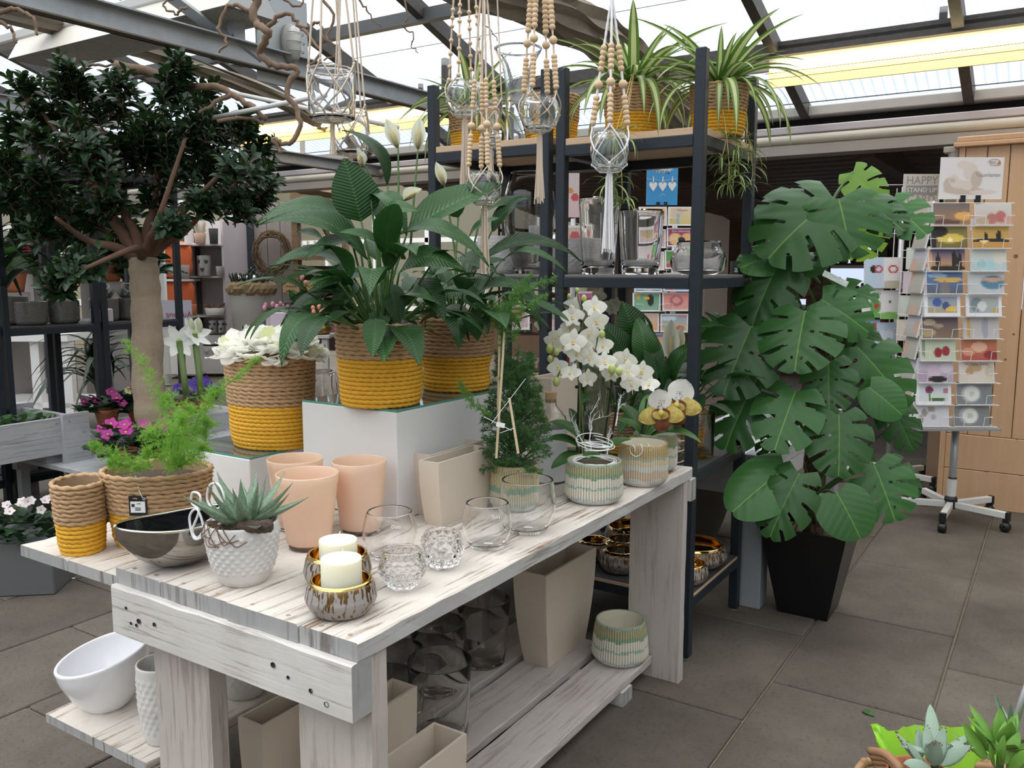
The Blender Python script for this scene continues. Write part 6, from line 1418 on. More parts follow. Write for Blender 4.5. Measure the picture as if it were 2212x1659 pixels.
for c, R in CL:
    c = Vector(c)
    for s in range(max(7, int(R*150))):
        d = V3(rnd.gauss(0,1), rnd.gauss(0,1), rnd.gauss(0,1)).normalized(); p = c+d*R*rnd.uniform(.35,1.0)
        ax = (d*.55+V3(0,0,.75)+(p-fo-V3(0,0,1.75)).normalized()*.5).normalized(); n = rnd.randint(8,12); sl = rnd.uniform(.06,.11)
        sh.tube([p-fo-ax*sl*.8, p-fo+ax*sl*.4], .0035, 4, cap=False)
        for k in range(n):
            q = k/n; b = p+ax*sl*(q-.55); a = k*2.4; e1 = ax.orthogonal().normalized(); e2 = ax.cross(e1)
            o_ = e1*math.cos(a)+e2*math.sin(a); op = lerp(.15,1.15,q) if q > .5 else -.1
            dr = (o_*1.0+ax*lerp(.1,1.3,q)).normalized(); LEAVES.append((b+o_*.004, dr, (ax*1.0-dr*.2), rnd.uniform(.060,.088)*lerp(1,.75,q)))
LEAVES.sort(key=lambda q: (q[0]-CAMP).length)
for p, d, up, L in LEAVES[:300]: put(obj('leaf', lm, None, ft), frame(p-fo, d, up) @ Matrix.Scale(L, 4))
fm = MB()
for p, d, up, L in LEAVES[300:]: fm.add(lv, lf, frame(p-fo, d, up) @ Matrix.Scale(L, 4))
o = obj('foliage', fm, M_FICUS, ft, smooth=True); stuff(o); stuff(obj('twigs', sh, M_FBR, ft))

# ================================================================ left rack with stone-grey pots, trough, flowers
for k, (v0, lab) in enumerate(((3.075,'anthracite steel rack at left, end bay beside the ficus trunk'), (2.485,'anthracite steel rack at left, middle bay with square-patterned pots'), (1.895,'anthracite steel rack at left, nearest bay at the frame edge'))):
    rack('steel_rack', lab, -5.53, -4.95, v0, v0+.575, 2.19, [(2.03,.024),(1.095,.010),(.245,.010)], plymats={0: M_PLYDARK, 1: M_PLYDARK, 2: M_PLYDARK})
M_GRG = mat('pressed_grey_glass', (.20,.185,.165), .25, trans=.35, coat=.3)
def grid_pot(label, loc, R, H, m=M_GRG, n=22):
    t = thing('glass_planter', label, 'planter', loc)
    mb = shell([(float(R*np.interp(q,[0,.06,.15,1],[.80,.92,.97,1])), float(H*q)) for q in np.linspace(0,1,28)], .006, .015, 110); out = []
    for x, y, z in mb.v:
        r = math.hypot(x, y)
        if r > R*.5 and .1*H < z < .92*H:
            a = math.atan2(y, x)/(2*PI)*n; row = z/H*9; d = .0028*math.cos(2*PI*a)*math.cos(2*PI*row); x, y = x*(1+d/r), y*(1+d/r)
        out.append((x, y, z))
    mb.v = out; obj('body', mb, m, t, smooth=True); return t
for lab, px, v_, R, H in (('tall grey pressed-glass planter on the left rack at the frame edge', 20, -5.25, .105, .165), ('grey pressed-glass planter on the left rack, second from the frame edge', 68, -5.12, .09, .135), ('grey pressed-glass planter on the left rack, left of the dark posts', 138, -5.12, .09, .135), ('grey pressed-glass planter with houseleek on the left rack, right of the dark posts', 226, -5.15, .088, .14), ('grey pressed-glass planter with houseleek on the left rack beside the ficus trunk', 280, -5.15, .09, .14)):
    p = (v_, [2.6722, 2.7329, 2.9281, 3.2109, 3.3854][(20,68,138,226,280).index(px)], 1.0955)
    grid_pot(lab, p, R, H)
    if px > 200:
        hl = thing('houseleek', 'spiky houseleek with wire loops, in the left rack planter '+('right of the dark posts' if px < 250 else 'beside the ficus trunk'), 'plant', (p[0], p[1], 1.0955+H*.9))
        obj('soil', MB().lathe([(R*.9,0),(.001,.005)], 20), M_SOIL, hl)
        sm = fleshy(.14,.06,.2); sm.materials.append(mat('houseleek_leaf', (.13,.15,.12), .5))
        for r_ in range(34):
            a = r_*2.4; el = lerp(1.3,.1,(r_/34)**.7); d = V3(math.cos(a)*math.cos(el), math.sin(a)*math.cos(el), math.sin(el)); put(obj('leaf', sm, None, hl), frame((.03*math.cos(a*1.7),.03*math.sin(a*1.7),.01), d, V3(-d.x,-d.y,1)) @ Matrix.Scale(.085, 4))
        obj('wire_loop', MB().tube([(.05*math.cos(a), .02*math.sin(2*a), .08+.03*math.sin(a)) for a in np.linspace(0,9,50)], .002, 5), M_WIREW, hl)
M_LILAC = mat('lilac_ceramic', (.58,.50,.55), .5)
t = thing('lilac_pot', 'lilac cube pot in front of the houseleek planter on the left rack', 'pot', (-5.02, 3.1115, 1.0955)); obj('body', MB().box(-.05,.05,-.05,.05,0,.085,b=.008), M_LILAC, t)
# grey-washed trough with ivy
M_GWASH = wood_mat('grey_washed_board', (.42,.43,.44), (.36,.365,.375), (.25,.24,.23), 1, .2)
tr = thing('wooden_trough', 'grey-washed wooden planting trough with corner post at left', 'trough', (-4.75, 2.05, 0))
for k in range(2): board('board', .245, .268, -.6, .520, .435+.10*k, .534+.10*k, [M_GWASH]*3, tr, 1, .003, 90+k); board('board', -.268, -.245, -.6, .520, .435+.10*k, .534+.10*k, [M_GWASH]*3, tr, 1, .003, 94+k)
board('board', -.268, .268, .521, .545, .435, .634, [M_GWASH]*3, tr, 0, .003, 97); board('base_board', -.243, .243, -.6, .519, .436, .45, [M_GWASH]*3, tr, 1, .002, 99)
board('corner_post', .2685, .295, .455, .605, 0, .65, [M_GWASH]*3, tr, 2, .003, 98); board('corner_post', -.295, -.2685, .455, .605, 0, .65, [M_GWASH]*3, tr, 2, .003, 91)
for p in ((.2955,.49,.61),(.2955,.57,.54)): obj('screw', scr, None, tr, p, (0,PI/2,0), scale=1.6)
obj('soil', MB().box(-.24,.24,-.59,.515,.455,.56), M_SOIL, tr)
def bushy(name, label, cat, loc, R, H, lm_, n, L, seed, flowers=None, nfl=0, fr=.02, pot=None, potsz=(.06,.055,.09), up=.5, squash=1):
    """mound of leaves with optional flowers and pot"""
    r_ = random.Random(seed); t = thing(name, label, cat, loc); z0 = 0
    if pot: a, b, h = potsz; obj('pot', shell([(b*.9,0),(b,.004),(a,h*.8),(a*1.05,h*.82),(a*1.05,h)], .004, .01, 24), pot, t, smooth=True); obj('soil', MB().lathe([(a*.97,h*.88),(.001,h*.9)], 16), M_SOIL, t); z0 = h*.8
    for k in range(n):
        a = r_.uniform(0,6.28); q = r_.random()**.5; el = r_.uniform(-.2,1.2); p = V3(q*R*math.cos(a), q*R*math.sin(a)*squash, z0+H*(1-q*q)*r_.uniform(.2,1)); d = V3(math.cos(a)*math.cos(el), math.sin(a)*math.cos(el), math.sin(el)*up)
        put(obj('leaf', lm_, None, t), frame(p, d, V3(0,0,1)+V3(r_.uniform(-.4,.4), r_.uniform(-.4,.4), 0)) @ Matrix.Scale(L*r_.uniform(.7,1.2), 4))
    for k in range(nfl):
        a = r_.uniform(0,6.28); q = r_.random()**.5; p = V3(q*R*.95*math.cos(a), q*R*.95*math.sin(a)*squash, z0+H*(1.12-.5*q*q)+r_.uniform(-.01,.02)); f = obj('flower', flowers[k % len(flowers)], None, t)
        put(f, frame(p, facing(p+Vector(loc), .8, .6, .5, r_), V3(0,0,1)) @ Matrix.Scale(fr*r_.uniform(.8,1.15), 4))
    return t
def flower5(name, col, mid, n=5, w=.45):
    mb = MB(); pm = leaf_unit('tmp', lambda x: w*(math.sin(PI*min(1, x**.6))**.6 if 0 < x < 1 else 0)+.05, 4, 3, .06, .0)
    pv_ = [tuple(v.co) for v in pm.vertices]; pf_ = [tuple(p.vertices) for p in pm.polygons]; bpy.data.meshes.remove(pm)
    for k in range(n):
        a = 2*PI*k/n; d = V3(.25, math.cos(a), math.sin(a)); mb.add(pv_, pf_, frame((0,0,0), d, V3(1,0,0)), col=col)
    mb.ball((.08,0,0), .2, 7, 4, col=mid); me = mb.mesh(name, True); me.materials.append(leafmat('flower_colour', (1,1,1), None, .6, .25, vcol=True)); return me
M_GRN = leafmat('mid_green_leaf', (.045,.115,.028), None, .45, .15); M_DGRN = leafmat('deep_green_leaf', (.018,.05,.016), None, .45, .12); M_IVY = leafmat('ivy_leaf', (.07,.16,.05), None, .45, .15)
M_SHELFW_ = mat('pedestal_grey', (.30,.28,.27), .7)
def far_xy(px, d): lat = (px-1106)*d/1852.9; return (lat*math.cos(YAW)-d*math.sin(YAW), lat*math.sin(YAW)+d*math.cos(YAW))
rl = leaf_unit('leaf', lambda x: .42*(math.sin(PI*min(1, x**.8))**.6 if 0 < x < 1 else 0)+.02, 4, 4, .06, .06, .03, M_DGRN)
rlm = leaf_unit('leaf', lambda x: .32*(math.sin(PI*min(1, x**.8))**.7 if 0 < x < 1 else 0)+.02, 4, 4, .06, .06, .02, M_GRN); ivl = leaf_unit('leaf', lambda x: .42*(math.sin(PI*min(1, x**.55))**.8 if 0 < x < 1 else 0)+.02, 4, 4, .06, .1, .0, M_IVY)
bushy('ivy_plants', 'low ivy-like foliage plants filling the grey-washed trough', 'plant', (-4.72, 2.42, .56), .19, .09, ivl, 80, .065, 1)
bushy('ivy_plants', 'thin ivy foliage in the trough at the frame edge', 'plant', (-4.72, 2.0, .56), .19, .08, ivl, 50, .06, 2)
F_PINK = flower5('flower', (.55,.05,.33), (.75,.6,.15)); F_PALE = flower5('flower', (.78,.40,.48), (.7,.1,.15)); F_MAG = flower5('flower', (.42,.04,.26), (.7,.5,.1)); F_VIO = flower5('flower', (.12,.06,.42), (.3,.2,.6)); F_YEL = flower5('flower', (.80,.74,.40), (.8,.6,.1)); F_RED = flower5('flower', (.55,.03,.06), (.7,.5,.1)); F_WHITE = flower5('flower', (.78,.70,.70), (.6,.4,.3))
lb = thing('plant_bench', 'low grey slatted bench carrying the flowering pots behind the baskets', 'bench', (-4.44, 3.20, 0))
for k, (a, b) in enumerate(((-.75,-.56),(-.555,-.37),(-.17,.02),(.025,.215),(.22,.41),(.415,.60))):
    board('slat', -.49, .49, a, b, .36, .385, [M_GWASH]*3, lb, 0, .003, 100+k)
board('riser', -.49, -.10, -.15, .60, .386, .50, [M_GWASH]*3, lb, 0, .003, 107); board('riser', -.49, -.10, -.75, -.37, .386, .50, [M_GWASH]*3, lb, 0, .003, 108)
for x in (-.48,.43):
    for y in (-.72,.55): board('leg', x, x+.05, y, y+.05, 0, .36, [M_GWASH]*3, lb, 2, .002, 110)
for x in (-.46,.40): board('bearer', x, x+.05, -.75, .60, .31, .359, [M_GWASH]*3, lb, 1, .002, 112)
bz = .3855
for lab, pos, R, H, fl, nf, sd in (('magenta and pale pink primroses in a terracotta pot behind the oval basket', (-4.10, 2.62, .3855), .15, .15, [F_PINK, F_PINK, F_MAG], 16, 3), ('pale pink primrose in a terracotta pot right of the magenta ones', (-4.04, 2.785, .3855), .10, .13, [F_PALE, F_PINK], 7, 4), ('plum-coloured primrose further back beside the left rack post', ((-4.720, 2.922, 0.542)[0], (-4.720, 2.922, 0.542)[1], .5005), .13, .10, [F_MAG], 7, 5), ('red and cream primroses left of the ficus trunk', ((-4.720, 3.128, 0.541)[0], (-4.720, 3.128, 0.541)[1], .5005), .12, .11, [F_RED, F_YEL, F_MAG], 9, 6), ('violet bellflowers left of the hydrangea basket', ((-4.660, 3.507, 0.463)[0], (-4.660, 3.507, 0.463)[1], .5005), .15, .12, [F_VIO], 34, 7), ('small pink cyclamen-like flowers right of the ficus trunk', ((-4.300, 3.096, 0.488)[0], (-4.300, 3.096, 0.488)[1], .3855), .10, .12, [F_PINK, F_PALE], 6, 8)):
    bushy('flower_pot', lab, 'flowers', pos, R, H, rl if sd < 7 else rlm, 70, .075 if sd < 7 else .05, sd, fl, nf, .034 if sd != 7 else .024, M_TERRA, (.065,.05,.10))
am_ = thing('amaryllis', 'white amaryllis with two open blooms and buds left of the hydrangea basket', 'plant', ((-4.680, 3.438, 0.396)[0], (-4.680, 3.438, 0.396)[1], .5005)); ao = Vector(am_.location); da = 4.75
M_AST = mat('amaryllis_stem', (.13,.20,.06), .5); aml = leaf_unit('petal', lambda x: .24*(math.sin(PI*min(1, x**.75))**.7 if 0 < x < 1 else 0)+.02, 6, 4, -.1, .1, 0, mat('amaryllis_petal', (.80,.82,.76), .5)); amc = MB().ball((0,0,0), .16, 8, 5).mesh('flower', True); amc.materials.append(mat('amaryllis_throat', (.45,.58,.15), .5))
for (bx, tx, ty) in (((-4.057, 2.983, 0.739), (-4.110, 2.994, 1.024), 0), ((-4.035, 3.057, 0.732), (-4.085, 3.076, 1.061), 1)):
    B_, T_ = Vector(bx), Vector(tx); obj('stem', MB().tube(spline([V3(0,0,.1), B_-ao, T_-ao], 5), .017, 8), M_AST, am_, smooth=True)
    f = obj('flower', amc, None, am_); n = facing(T_, 1, .1, .1) if ty == 0 else facing(T_, .4, .3, .2)+V3(.5,.4,0); put(f, frame(T_-ao, n, V3(0,0,1)) @ Matrix.Scale(.105, 4))
    for k in range(6): a = k*PI/3; put(obj('petal', aml, None, f), frame((0,0,0), V3(.35, math.cos(a), math.sin(a)), V3(1,0,0)))
for p in ((-4.064, 3.097, 1.110), (-4.101, 3.073, 1.110)): obj('bud', MB().ball((0,0,0), 1, 8, 6, sc=(.45,.45,1.2)), mat('amaryllis_bud', (.62,.66,.45), .5), am_, Vector(p)-ao, (.3,.3,0), scale=.038, smooth=True)
obj('pot', shell([(.06,0),(.075,.11)], .006, .01, 24), M_TERRA, am_, smooth=True)
# azalea in a grey square pot on the floor at the left edge
az = thing('square_pot', 'dark grey square pot with azalea on the floor at the left edge', 'pot', (-3.86, 1.98, 0), math.radians(40)); a_ = .155
obj('body', MB().box(-a_,a_,-a_,a_,0,.24,b=.006), mat('slate_grey_pot', (.11,.115,.115), .6), az)
bushy('azalea', 'small white-flowered azalea in the dark grey square pot', 'plant', (-3.86, 1.98, .241), .17, .13, rl, 150, .05, 9, [F_WHITE], 14, .022)
# pots under the trough
for k, v in enumerate((1.95, 2.32, 2.69)):
    t = thing('square_pot', ('grey knit-textured square pot on the low left rack shelf, nearest the frame edge', 'grey knit-textured square pot on the low left rack shelf, middle one', 'grey knit-textured square pot on the low left rack shelf, beside the trough post')[k], 'pot', (-5.2, v, .2455)); obj('body', MB().box(-.13,.13,-.13,.13,0,.19,b=.03), mat('knit_grey', (.17,.16,.15), .9, bump=(70,1,(1,1,1))), t)
# palm-like plants
M_PALM = leafmat('dark_strap_leaf', (.015,.032,.014), None, .45, .12)
pst = leaf_unit('leaf', lambda x: .045*(1-x**3)+.004, 10, 2, .32, .2, 0, M_PALM, tipdrop=.3)
def palm(label, loc, n, L, seed, pot=True):
    r_ = random.Random(seed); t = thing('dracaena', label, 'plant', loc)
    if pot: obj('pot', shell([(.13,-.26),(.16,.0)], .01, -.2, 24), mat('white_tub', (.5,.47,.45), .5), t, smooth=True)
    for k in range(n):
        a = k*2.4; el = r_.uniform(.0,1.3); d = V3(math.cos(a)*math.cos(el), math.sin(a)*math.cos(el), math.sin(el)); put(obj('leaf', pst, None, t), frame((0,0,r_.uniform(0,.2)), d, V3(-d.x,-d.y,1)) @ Matrix.Scale(L*r_.uniform(.7,1.1), 4))
palm('dark strap-leaved dracaena standing behind the left rack posts', (-6.615, 4.073, 0.337), 46, .62, 5)
palm('dark strap-leaved plant at the left frame edge on the rack shelf', (-5.0, 2.4998, 1.20), 34, .45, 6, False)

bigl = leaf_unit('leaf', lambda x: .30*(math.sin(PI*min(1, x**.8))**.7 if 0 < x < 1 else 0)+.02, 5, 4, .10, .08, .02, M_GRN)
for k, (px, py, d, R) in enumerate(((120,560,8.6,.36),(240,575,8.9,.32),(300,610,9.2,.26),(30,600,8.3,.28),(215,470,9.4,.34),(90,420,9.0,.34))):
    bushy('foliage_plant', 'broad-leaved foliage plant beyond the left rack, '+('behind the square-patterned pots','right of the dark posts','just left of the ficus trunk','at the frame edge','tall one under the ficus branches','tall one at far left under the crown')[k], 'plant', (*far_xy(px, d), 1.417+(584-py)*d/1852.9-R*.5), R, R*1.2, bigl if k % 2 else rl, 60, .26, 200+k, [F_PALE, F_RED] if k in (2,3) else None, 4 if k in (2,3) else 0, .05, M_TERRA, (.14,.11,.20))
    st = thing('plant_pedestal', 'plain pedestal under the foliage plant beyond the left rack, '+('behind the square-patterned pots','right of the dark posts','just left of the ficus trunk','at the frame edge','tall one under the crown','tall one at far left')[k], 'pedestal', (*far_xy(px, d), 0)); obj('block', MB().box(-.12,.12,-.12,.12,0,1.417+(584-py)*d/1852.9-R*.5-.001), M_SHELFW_, st)
# ================================================================ far left: sales tables, cabinets, counter
def far(name, label, cat, o, rz=YAW): return thing(name, label, cat, o, rz)
t = far('sales_table', 'white sales table with pink bowls beyond the left rack', 'table', (-8.018, 4.242, 0.000))
obj('table_top', MB().box(-0.853, 0.537, -0.350, 0.350, 0.790, 0.854), M_WHITE, t); obj('low_shelf', MB().box(-0.853, 0.537, -0.300, 0.300, 0.189, 0.232), M_WHITE, t)
for a, b in ((28,46),(100,124),(165,180)): obj('leg', MB().box(0.000, 0.077, -0.300, -0.220, 0.001, 0.790), M_WHITE, t, (0.0043*(a-60), 0, 0))
for lab, px in (('pink bowl on the white sales table, left of the rack posts', (-7.910, 4.193, 0.790)), ('pink bowl on the white sales table, between the rack posts', (-7.796, 4.384, 0.782))):
    q = thing('pink_bowl', lab, 'bowl', (px[0], px[1], .855)); obj('body', shell([(.08,0),(.11,.02),(.14,.07)], .008, .01, 28), mat('pink_glaze', (.35,.12,.17), .4), q, smooth=True)
dr = struct('door_1', MB().box(-0.385, -0.329, -0.040, 0.040, 0.023, 2.063).box(0.351, 0.408, -0.040, 0.040, 0.023, 2.063).box(-0.385, 0.408, -0.040, 0.040, 0.012, 0.148).box(-0.023, 0.045, -0.040, 0.040, 0.023, 2.063).box(-0.385, 0.408, -0.040, 0.040, 2.040, 2.108), M_FRAMEW); dr.location = (-9.560, 6.341, 0.000); dr.rotation_euler = (0,0,YAW)
obj('paper_panel', MB().box(-0.329, -0.023, 0.000, 0.010, 0.148, 0.760).box(0.045, 0.351, 0.000, 0.010, 0.148, 0.760), mat('beige_door_paper', (.58,.52,.44), .7), dr)
obj('pane', MB().box(-0.329, 0.351, 0.000, 0.006, 0.760, 2.040), mat('door_glass', (.95,.97,.97), 0, trans=1, ior=1.02), dr)
sg = far('exit_sign', 'lilac exit sign seen from behind, its word mirrored, left of the white amaryllis', 'sign', (-5.722, 4.171, 0.000))
obj('sheet', MB().box(-0.135, 0.107, -0.002, 0.002, 0.961, 1.189), mat('lilac_sheet', (.50,.49,.56), .5), sg)
q = text_obj('lettering', 'Ausgang', 0.0606, mat('red_print', (.38,.07,.10), .6), sg, (0.0071, -.0035, 1.417-0.3384), (PI/2,0,0)); q.scale = (-1,1,1)
for x in (-.1,.1): obj('pole', MB().tube([(x*.2,.006,1.417-0.2493),(x*.2,.006,0)], .005, 6), M_BAR, sg)
# white shelf unit
M_SHELFW = mat('greyed_white_board', (.50,.47,.46), .6, noise=(3,.4,(.42,.39,.38),(1,1,1)))
su = far('shelf_unit', 'tall white shelf unit with zinc lanterns left of the wreath', 'shelf', (-9.635, 7.482, 0.000))
obj('back_panel', MB().box(-0.236, 0.261, 0.280, 0.300, 0.039, 2.075), M_SHELFW, su); obj('side_panel', MB().box(-0.248, -0.211, -0.050, 0.280, 0.039, 2.075), M_SHELFW, su); obj('side_panel', MB().box(0.236, 0.273, -0.050, 0.280, 0.039, 2.075), M_SHELFW, su)
for nm, y in (('shelf_board',530),('shelf_board',597),('shelf_board',681),('shelf_board',717)): obj(nm, MB().box((412-450)*0.0062, (492-450)*0.0062, -.06, .28, 1.417+(584-y)*0.0062-.02, 1.417+(584-y)*0.0062), M_SHELFW, su)
for k in range(2):
    d = obj('drawer', MB().box(-0.137, 0.261, -0.090, -0.060, 0.436, 0.561), M_WHITE, su, (0,0,-.15*k)); obj('knob', MB().ball((0,-.11,1.417-0.9186), .02, 8, 6), M_ALU, d)
obj('door', MB().box(-0.211, 0.248, -0.090, -0.060, 0.052, 0.374), M_WHITE, su)
cw = far('white_cabinet', 'white cabinet with panelled doors left of the zinc lanterns', 'cabinet', (-9.699, 7.084, 0.000)); obj('body', MB().box(-0.199, 0.218, 0.000, 0.500, 0.039, 0.637), M_WHITE, cw)
for a in (0, 33): obj('door', MB().box(-0.181, 0.000, -0.030, 0.000, 0.063, 0.607), M_WHITE, cw, (a*0.0060,0,0))
ow = far('dark_shelf', 'open white-edged shelf with orange cushions left of the zinc lanterns', 'shelf', (-9.817, 7.128, 0.000))
obj('back_panel', MB().box(-0.220, 0.195, 0.400, 0.430, 0.661, 2.051), mat('dark_back', (.06,.05,.05), .8), ow)
for nm, y in (('shelf_board',526),('shelf_board',603),('shelf_board',682)): obj(nm, MB().box((346-382)*0.0061, (414-382)*0.0061, -.03, .4, 1.417+(584-y)*0.0061-.03, 1.417+(584-y)*0.0061), M_WHITE, ow)
obj('side_panel', MB().box(-0.226, -0.201, -0.030, 0.400, 0.661, 2.051), M_WHITE, ow)
M_ORG = mat('orange_cushion', (.52,.11,.035), .9)
for lab, x, y, w, h in (('orange cushion on the upper board of the open shelf', 380, 562, 34, 38), ('orange cushion on the lower board of the open shelf', 384, 642, 32, 36)):
    o_ = (-9.773, 7.096, 0.000); q = thing('cushion', lab, 'cushion', (o_[0]+(x-382)*0.0061*.842, o_[1]+(x-382)*0.0061*.54, 1.417+(584-y)*0.0061), YAW); obj('cover', MB().ball((0,0,0), 1, 18, 10, sc=(w*0.0061, .10, h*0.0061)), M_ORG, q, smooth=True)
    q.children[0].data.vertices.foreach_set('co', [c for v in q.children[0].data.vertices for c in (v.co.x*(1+.35*abs(v.co.z/(h*0.0061))), v.co.y+.12, v.co.z*(1+.3*abs(v.co.x/(w*0.0061))))])
def on_far(px, ybase, d): return (px, ybase, d)
M_ZC = mat('spotted_zinc', (.46,.46,.45), .35, metal=.8, noise=(20,.7,(.28,.28,.28),(1,1,1)))
def lantern(label, loc, R, H):
    t = thing('zinc_lantern', label, 'lantern', loc, YAW); obj('can', shell([(R,0),(R,H)], .004, .005, 28), M_ZC, t)
    hx = [(0,-.05),(.03,-.015),(.035,.02),(.015,.03),(0,.015),(-.015,.03),(-.035,.02),(-.03,-.015)]; s = R/.10
    for a, z in ((-PI/2, .32),(-PI/2-.55,.72),(-PI/2+.55,.72)):
        obj('heart_cutout', MB().prism([(x*s*.8, y*s*.8) for x, y in hx], -.002, .001), M_INK, t, (math.cos(a)*(R+.002), math.sin(a)*(R+.002), H*z), (0,0,a+PI/2))
lantern('large zinc lantern with heart cut-outs on the white shelf unit', (-9.604, 7.442, 1.343), .095, .26)
for lab, px in (('small zinc lantern with heart cut-outs, left of three on the drawers', (-9.494, 7.453, 0.599)), ('small zinc lantern with heart cut-outs, middle of three on the drawers', (-9.396, 7.516, 0.599)), ('small zinc lantern with heart cut-outs, right of three on the drawers', (-9.297, 7.556, 0.600))): lantern(lab, px, .058, .155)
for lab, p, R, H, m in (('beige pot with dry pampas on the white shelf unit', (-9.598, 7.387, 1.755), .075, .14, mat('beige_pot', (.45,.30,.22), .8)), ('dark pot on the white shelf unit behind the ficus leaves', (-9.448, 7.483, 1.755), .06, .20, mat('dark_pot', (.03,.03,.033), .7)), ('small grey pot with heart of twigs on the white shelf unit', (-9.391, 7.520, 1.343), .055, .12, mat('grey_stone_pot', (.28,.27,.255), .8)), ('white oval planter with succulents on the white shelf unit', (-9.474, 7.466, 0.826), .13, .09, M_WHITE), ('grey patterned pot on the dark shelf before the orange cushion', (-9.613, 7.140, 1.308), .06, .17, mat('grey_stone_pot', (.28,.27,.255), .8)), ('terracotta pot on the dark shelf above the exit sign', (-9.562, 7.172, 0.831), .07, .14, M_TERRA)):
    q = thing('small_pot', lab, 'pot', p, YAW); obj('body', shell([(R*.78,0),(R*.85,.006),(R,H)], .006, .01, 28, sy=.6 if R > .12 else 1), m, q, smooth=True)
    if R > .07:
        g = MB(); 
        for k in range(40): a = random.uniform(0,6.3); L = random.uniform(.06,.2 if 'pampas' in lab else .08); g.tube([(R*.5*math.cos(a),R*.3*math.sin(a),H*.9),(R*1.1*math.cos(a),R*.6*math.sin(a),H*.9+L)], .004, 4)
        stuff(obj('dry_sprigs', g, mat('pampas', (.42,.36,.27), .9) if 'pampas' in lab else mat('succulent_mix', (.16,.09,.06), .8), q))
lp = far('lilac_cabinet', 'tall pale lilac cabinet side beside the dark post', 'cabinet', (-8.891, 7.365, 0.000)); obj('side', MB().box(-0.148, 0.148, 0.000, 0.500, 0.004, 2.028), mat('lilac_grey_board', (.36,.32,.335), .6, noise=(3,.5,(.30,.27,.28),(1,1,1))), lp)
dp = far('dark_post', 'dark steel post left of the wreath', 'post', (-8.652, 7.399, 0.000)); obj('post', MB().box(-0.041, 0.041, 0.000, 0.080, 0.264, 2.617), M_STEEL, dp)
wp = far('plank_wall', 'weathered plank wall section carrying the twig wreath', 'wall', (-8.428, 7.602, 0.000))
for k in range(3): obj('plank', MB().box(-0.260, -0.100, 0.000, 0.040, 0.318, 2.268), mat('weathered_plank', (.27,.235,.215), .8, noise=(3,.6,(.20,.17,.155),(6,1,1))), wp, (k*.168,0,0))
wr_ = thing('twig_wreath', 'brown twig wreath hanging on the weathered planks', 'wreath', (-8.352, 7.473, 1.633), YAW)
R_ = 34*0.0058
for k in range(140):
    a0 = random.uniform(0,6.3); r1 = R_*random.uniform(.78,1.25); y0 = random.uniform(-.05,.05); sp = random.uniform(.6,1.4)
    obj('twig', MB().tube([(r1*math.cos(a0+q*sp), y0+random.uniform(-.015,.015), r1*1.22*math.sin(a0+q*sp)*random.uniform(.96,1.04)) for q in (0,.33,.66,1)], .005, 4), mat('wreath_twig', (.10,.062,.034), .95, noise=(8,.6,(.17,.11,.06),(1,1,1))), wr_)
# counter with vases
ct = far('counter_table', 'whitewashed counter table with lilac vases and gold bowls', 'table', (-6.576, 6.177, 0.000))
for k, (a, b) in enumerate(((508,580),(581,652),(653,730))): obj('top_plank', MB().box((a-640)*0.0047, (b-640)*0.0047-.004, -.4, .4, .755, .79, b=.004), mat('counter_white', (.55,.53,.51), .6, noise=(4,.5,(.44,.42,.40),(1,1,1))), ct)
obj('apron', MB().box(-0.567, 0.378, -0.380, -0.330, 0.548, 0.704), mat('counter_white'), ct)
for a in (515, 712): obj('leg', MB().box((a-640)*0.0047, (a-628)*0.0047, -.38, -.3, 0, .755), mat('counter_white'), ct)
def ctop(px, dy=0.0): k = 0.0047; o_ = (-6.576, 6.177, 0.000); x = (px-640)*k; return (o_[0]+x*.842-dy*.54, o_[1]+x*.54+dy*.842, .791)
kc = 0.0046
q = thing('cylinder_planter', 'big stone-grey cylinder planter with moss ring on the counter', 'planter', ctop(540,.1)); obj('body', shell([(40*kc,0),(43*kc,.01),(48*kc,88*kc)], .015, .02, 40), mat('stone_grey', (.27,.255,.225), .7), q, smooth=True)
q2 = thing('moss_ring', 'brown moss ring with agave and pods on the stone-grey cylinder planter', 'wreath', (q.location.x, q.location.y, .791+88*kc+.035))
mr = MB(); N, n = 60, 12
for i in range(N):
    for j in range(n): a, b = 2*PI*i/N, 2*PI*j/n; r = .082*random.uniform(.85,1.15); mr.v.append(((.175+r*math.cos(b))*math.cos(a), (.175+r*math.cos(b))*math.sin(a), r*.9*math.sin(b)))
for i in range(N):
    for j in range(n): mr.f.append((i*n+j, ((i+1)%N)*n+j, ((i+1)%N)*n+(j+1)%n, i*n+(j+1)%n)); mr.c.append(None); mr.m.append(0)
obj('ring', mr, mat('dry_moss', (.155,.105,.055), .95, noise=(30,.8,(.25,.19,.10),(1,1,1))), q2)
for k in range(22): a = k*2.4; el = lerp(1.4,.3,k/22); d = V3(math.cos(a)*math.cos(el), math.sin(a)*math.cos(el), math.sin(el)); put(obj('leaf', pst, None, q2), frame((0,0,.05), d, V3(-d.x,-d.y,1)) @ Matrix.Scale(.19, 4))
hb = MB()
for k in range(220): a = random.uniform(0,6.3); r = random.uniform(.02,.2); hb.tube([(r*math.cos(a),r*math.sin(a),.05),(r*1.2*math.cos(a+.2),r*1.2*math.sin(a+.2),random.uniform(.09,.16))], .006, 4)
stuff(obj('dark_sprigs', hb, mat('dark_sprig', (.045,.045,.03), .9), q2))
for a in (3.9, 5.2, 4.6): obj('silver_pod', MB().ball((.13*math.cos(a+YAW),.13*math.sin(a+YAW),.10), .03, 8, 6, sc=(1,.7,1.3)), mat('silver_pod', (.6,.6,.62), .2, metal=.9), q2, smooth=True)
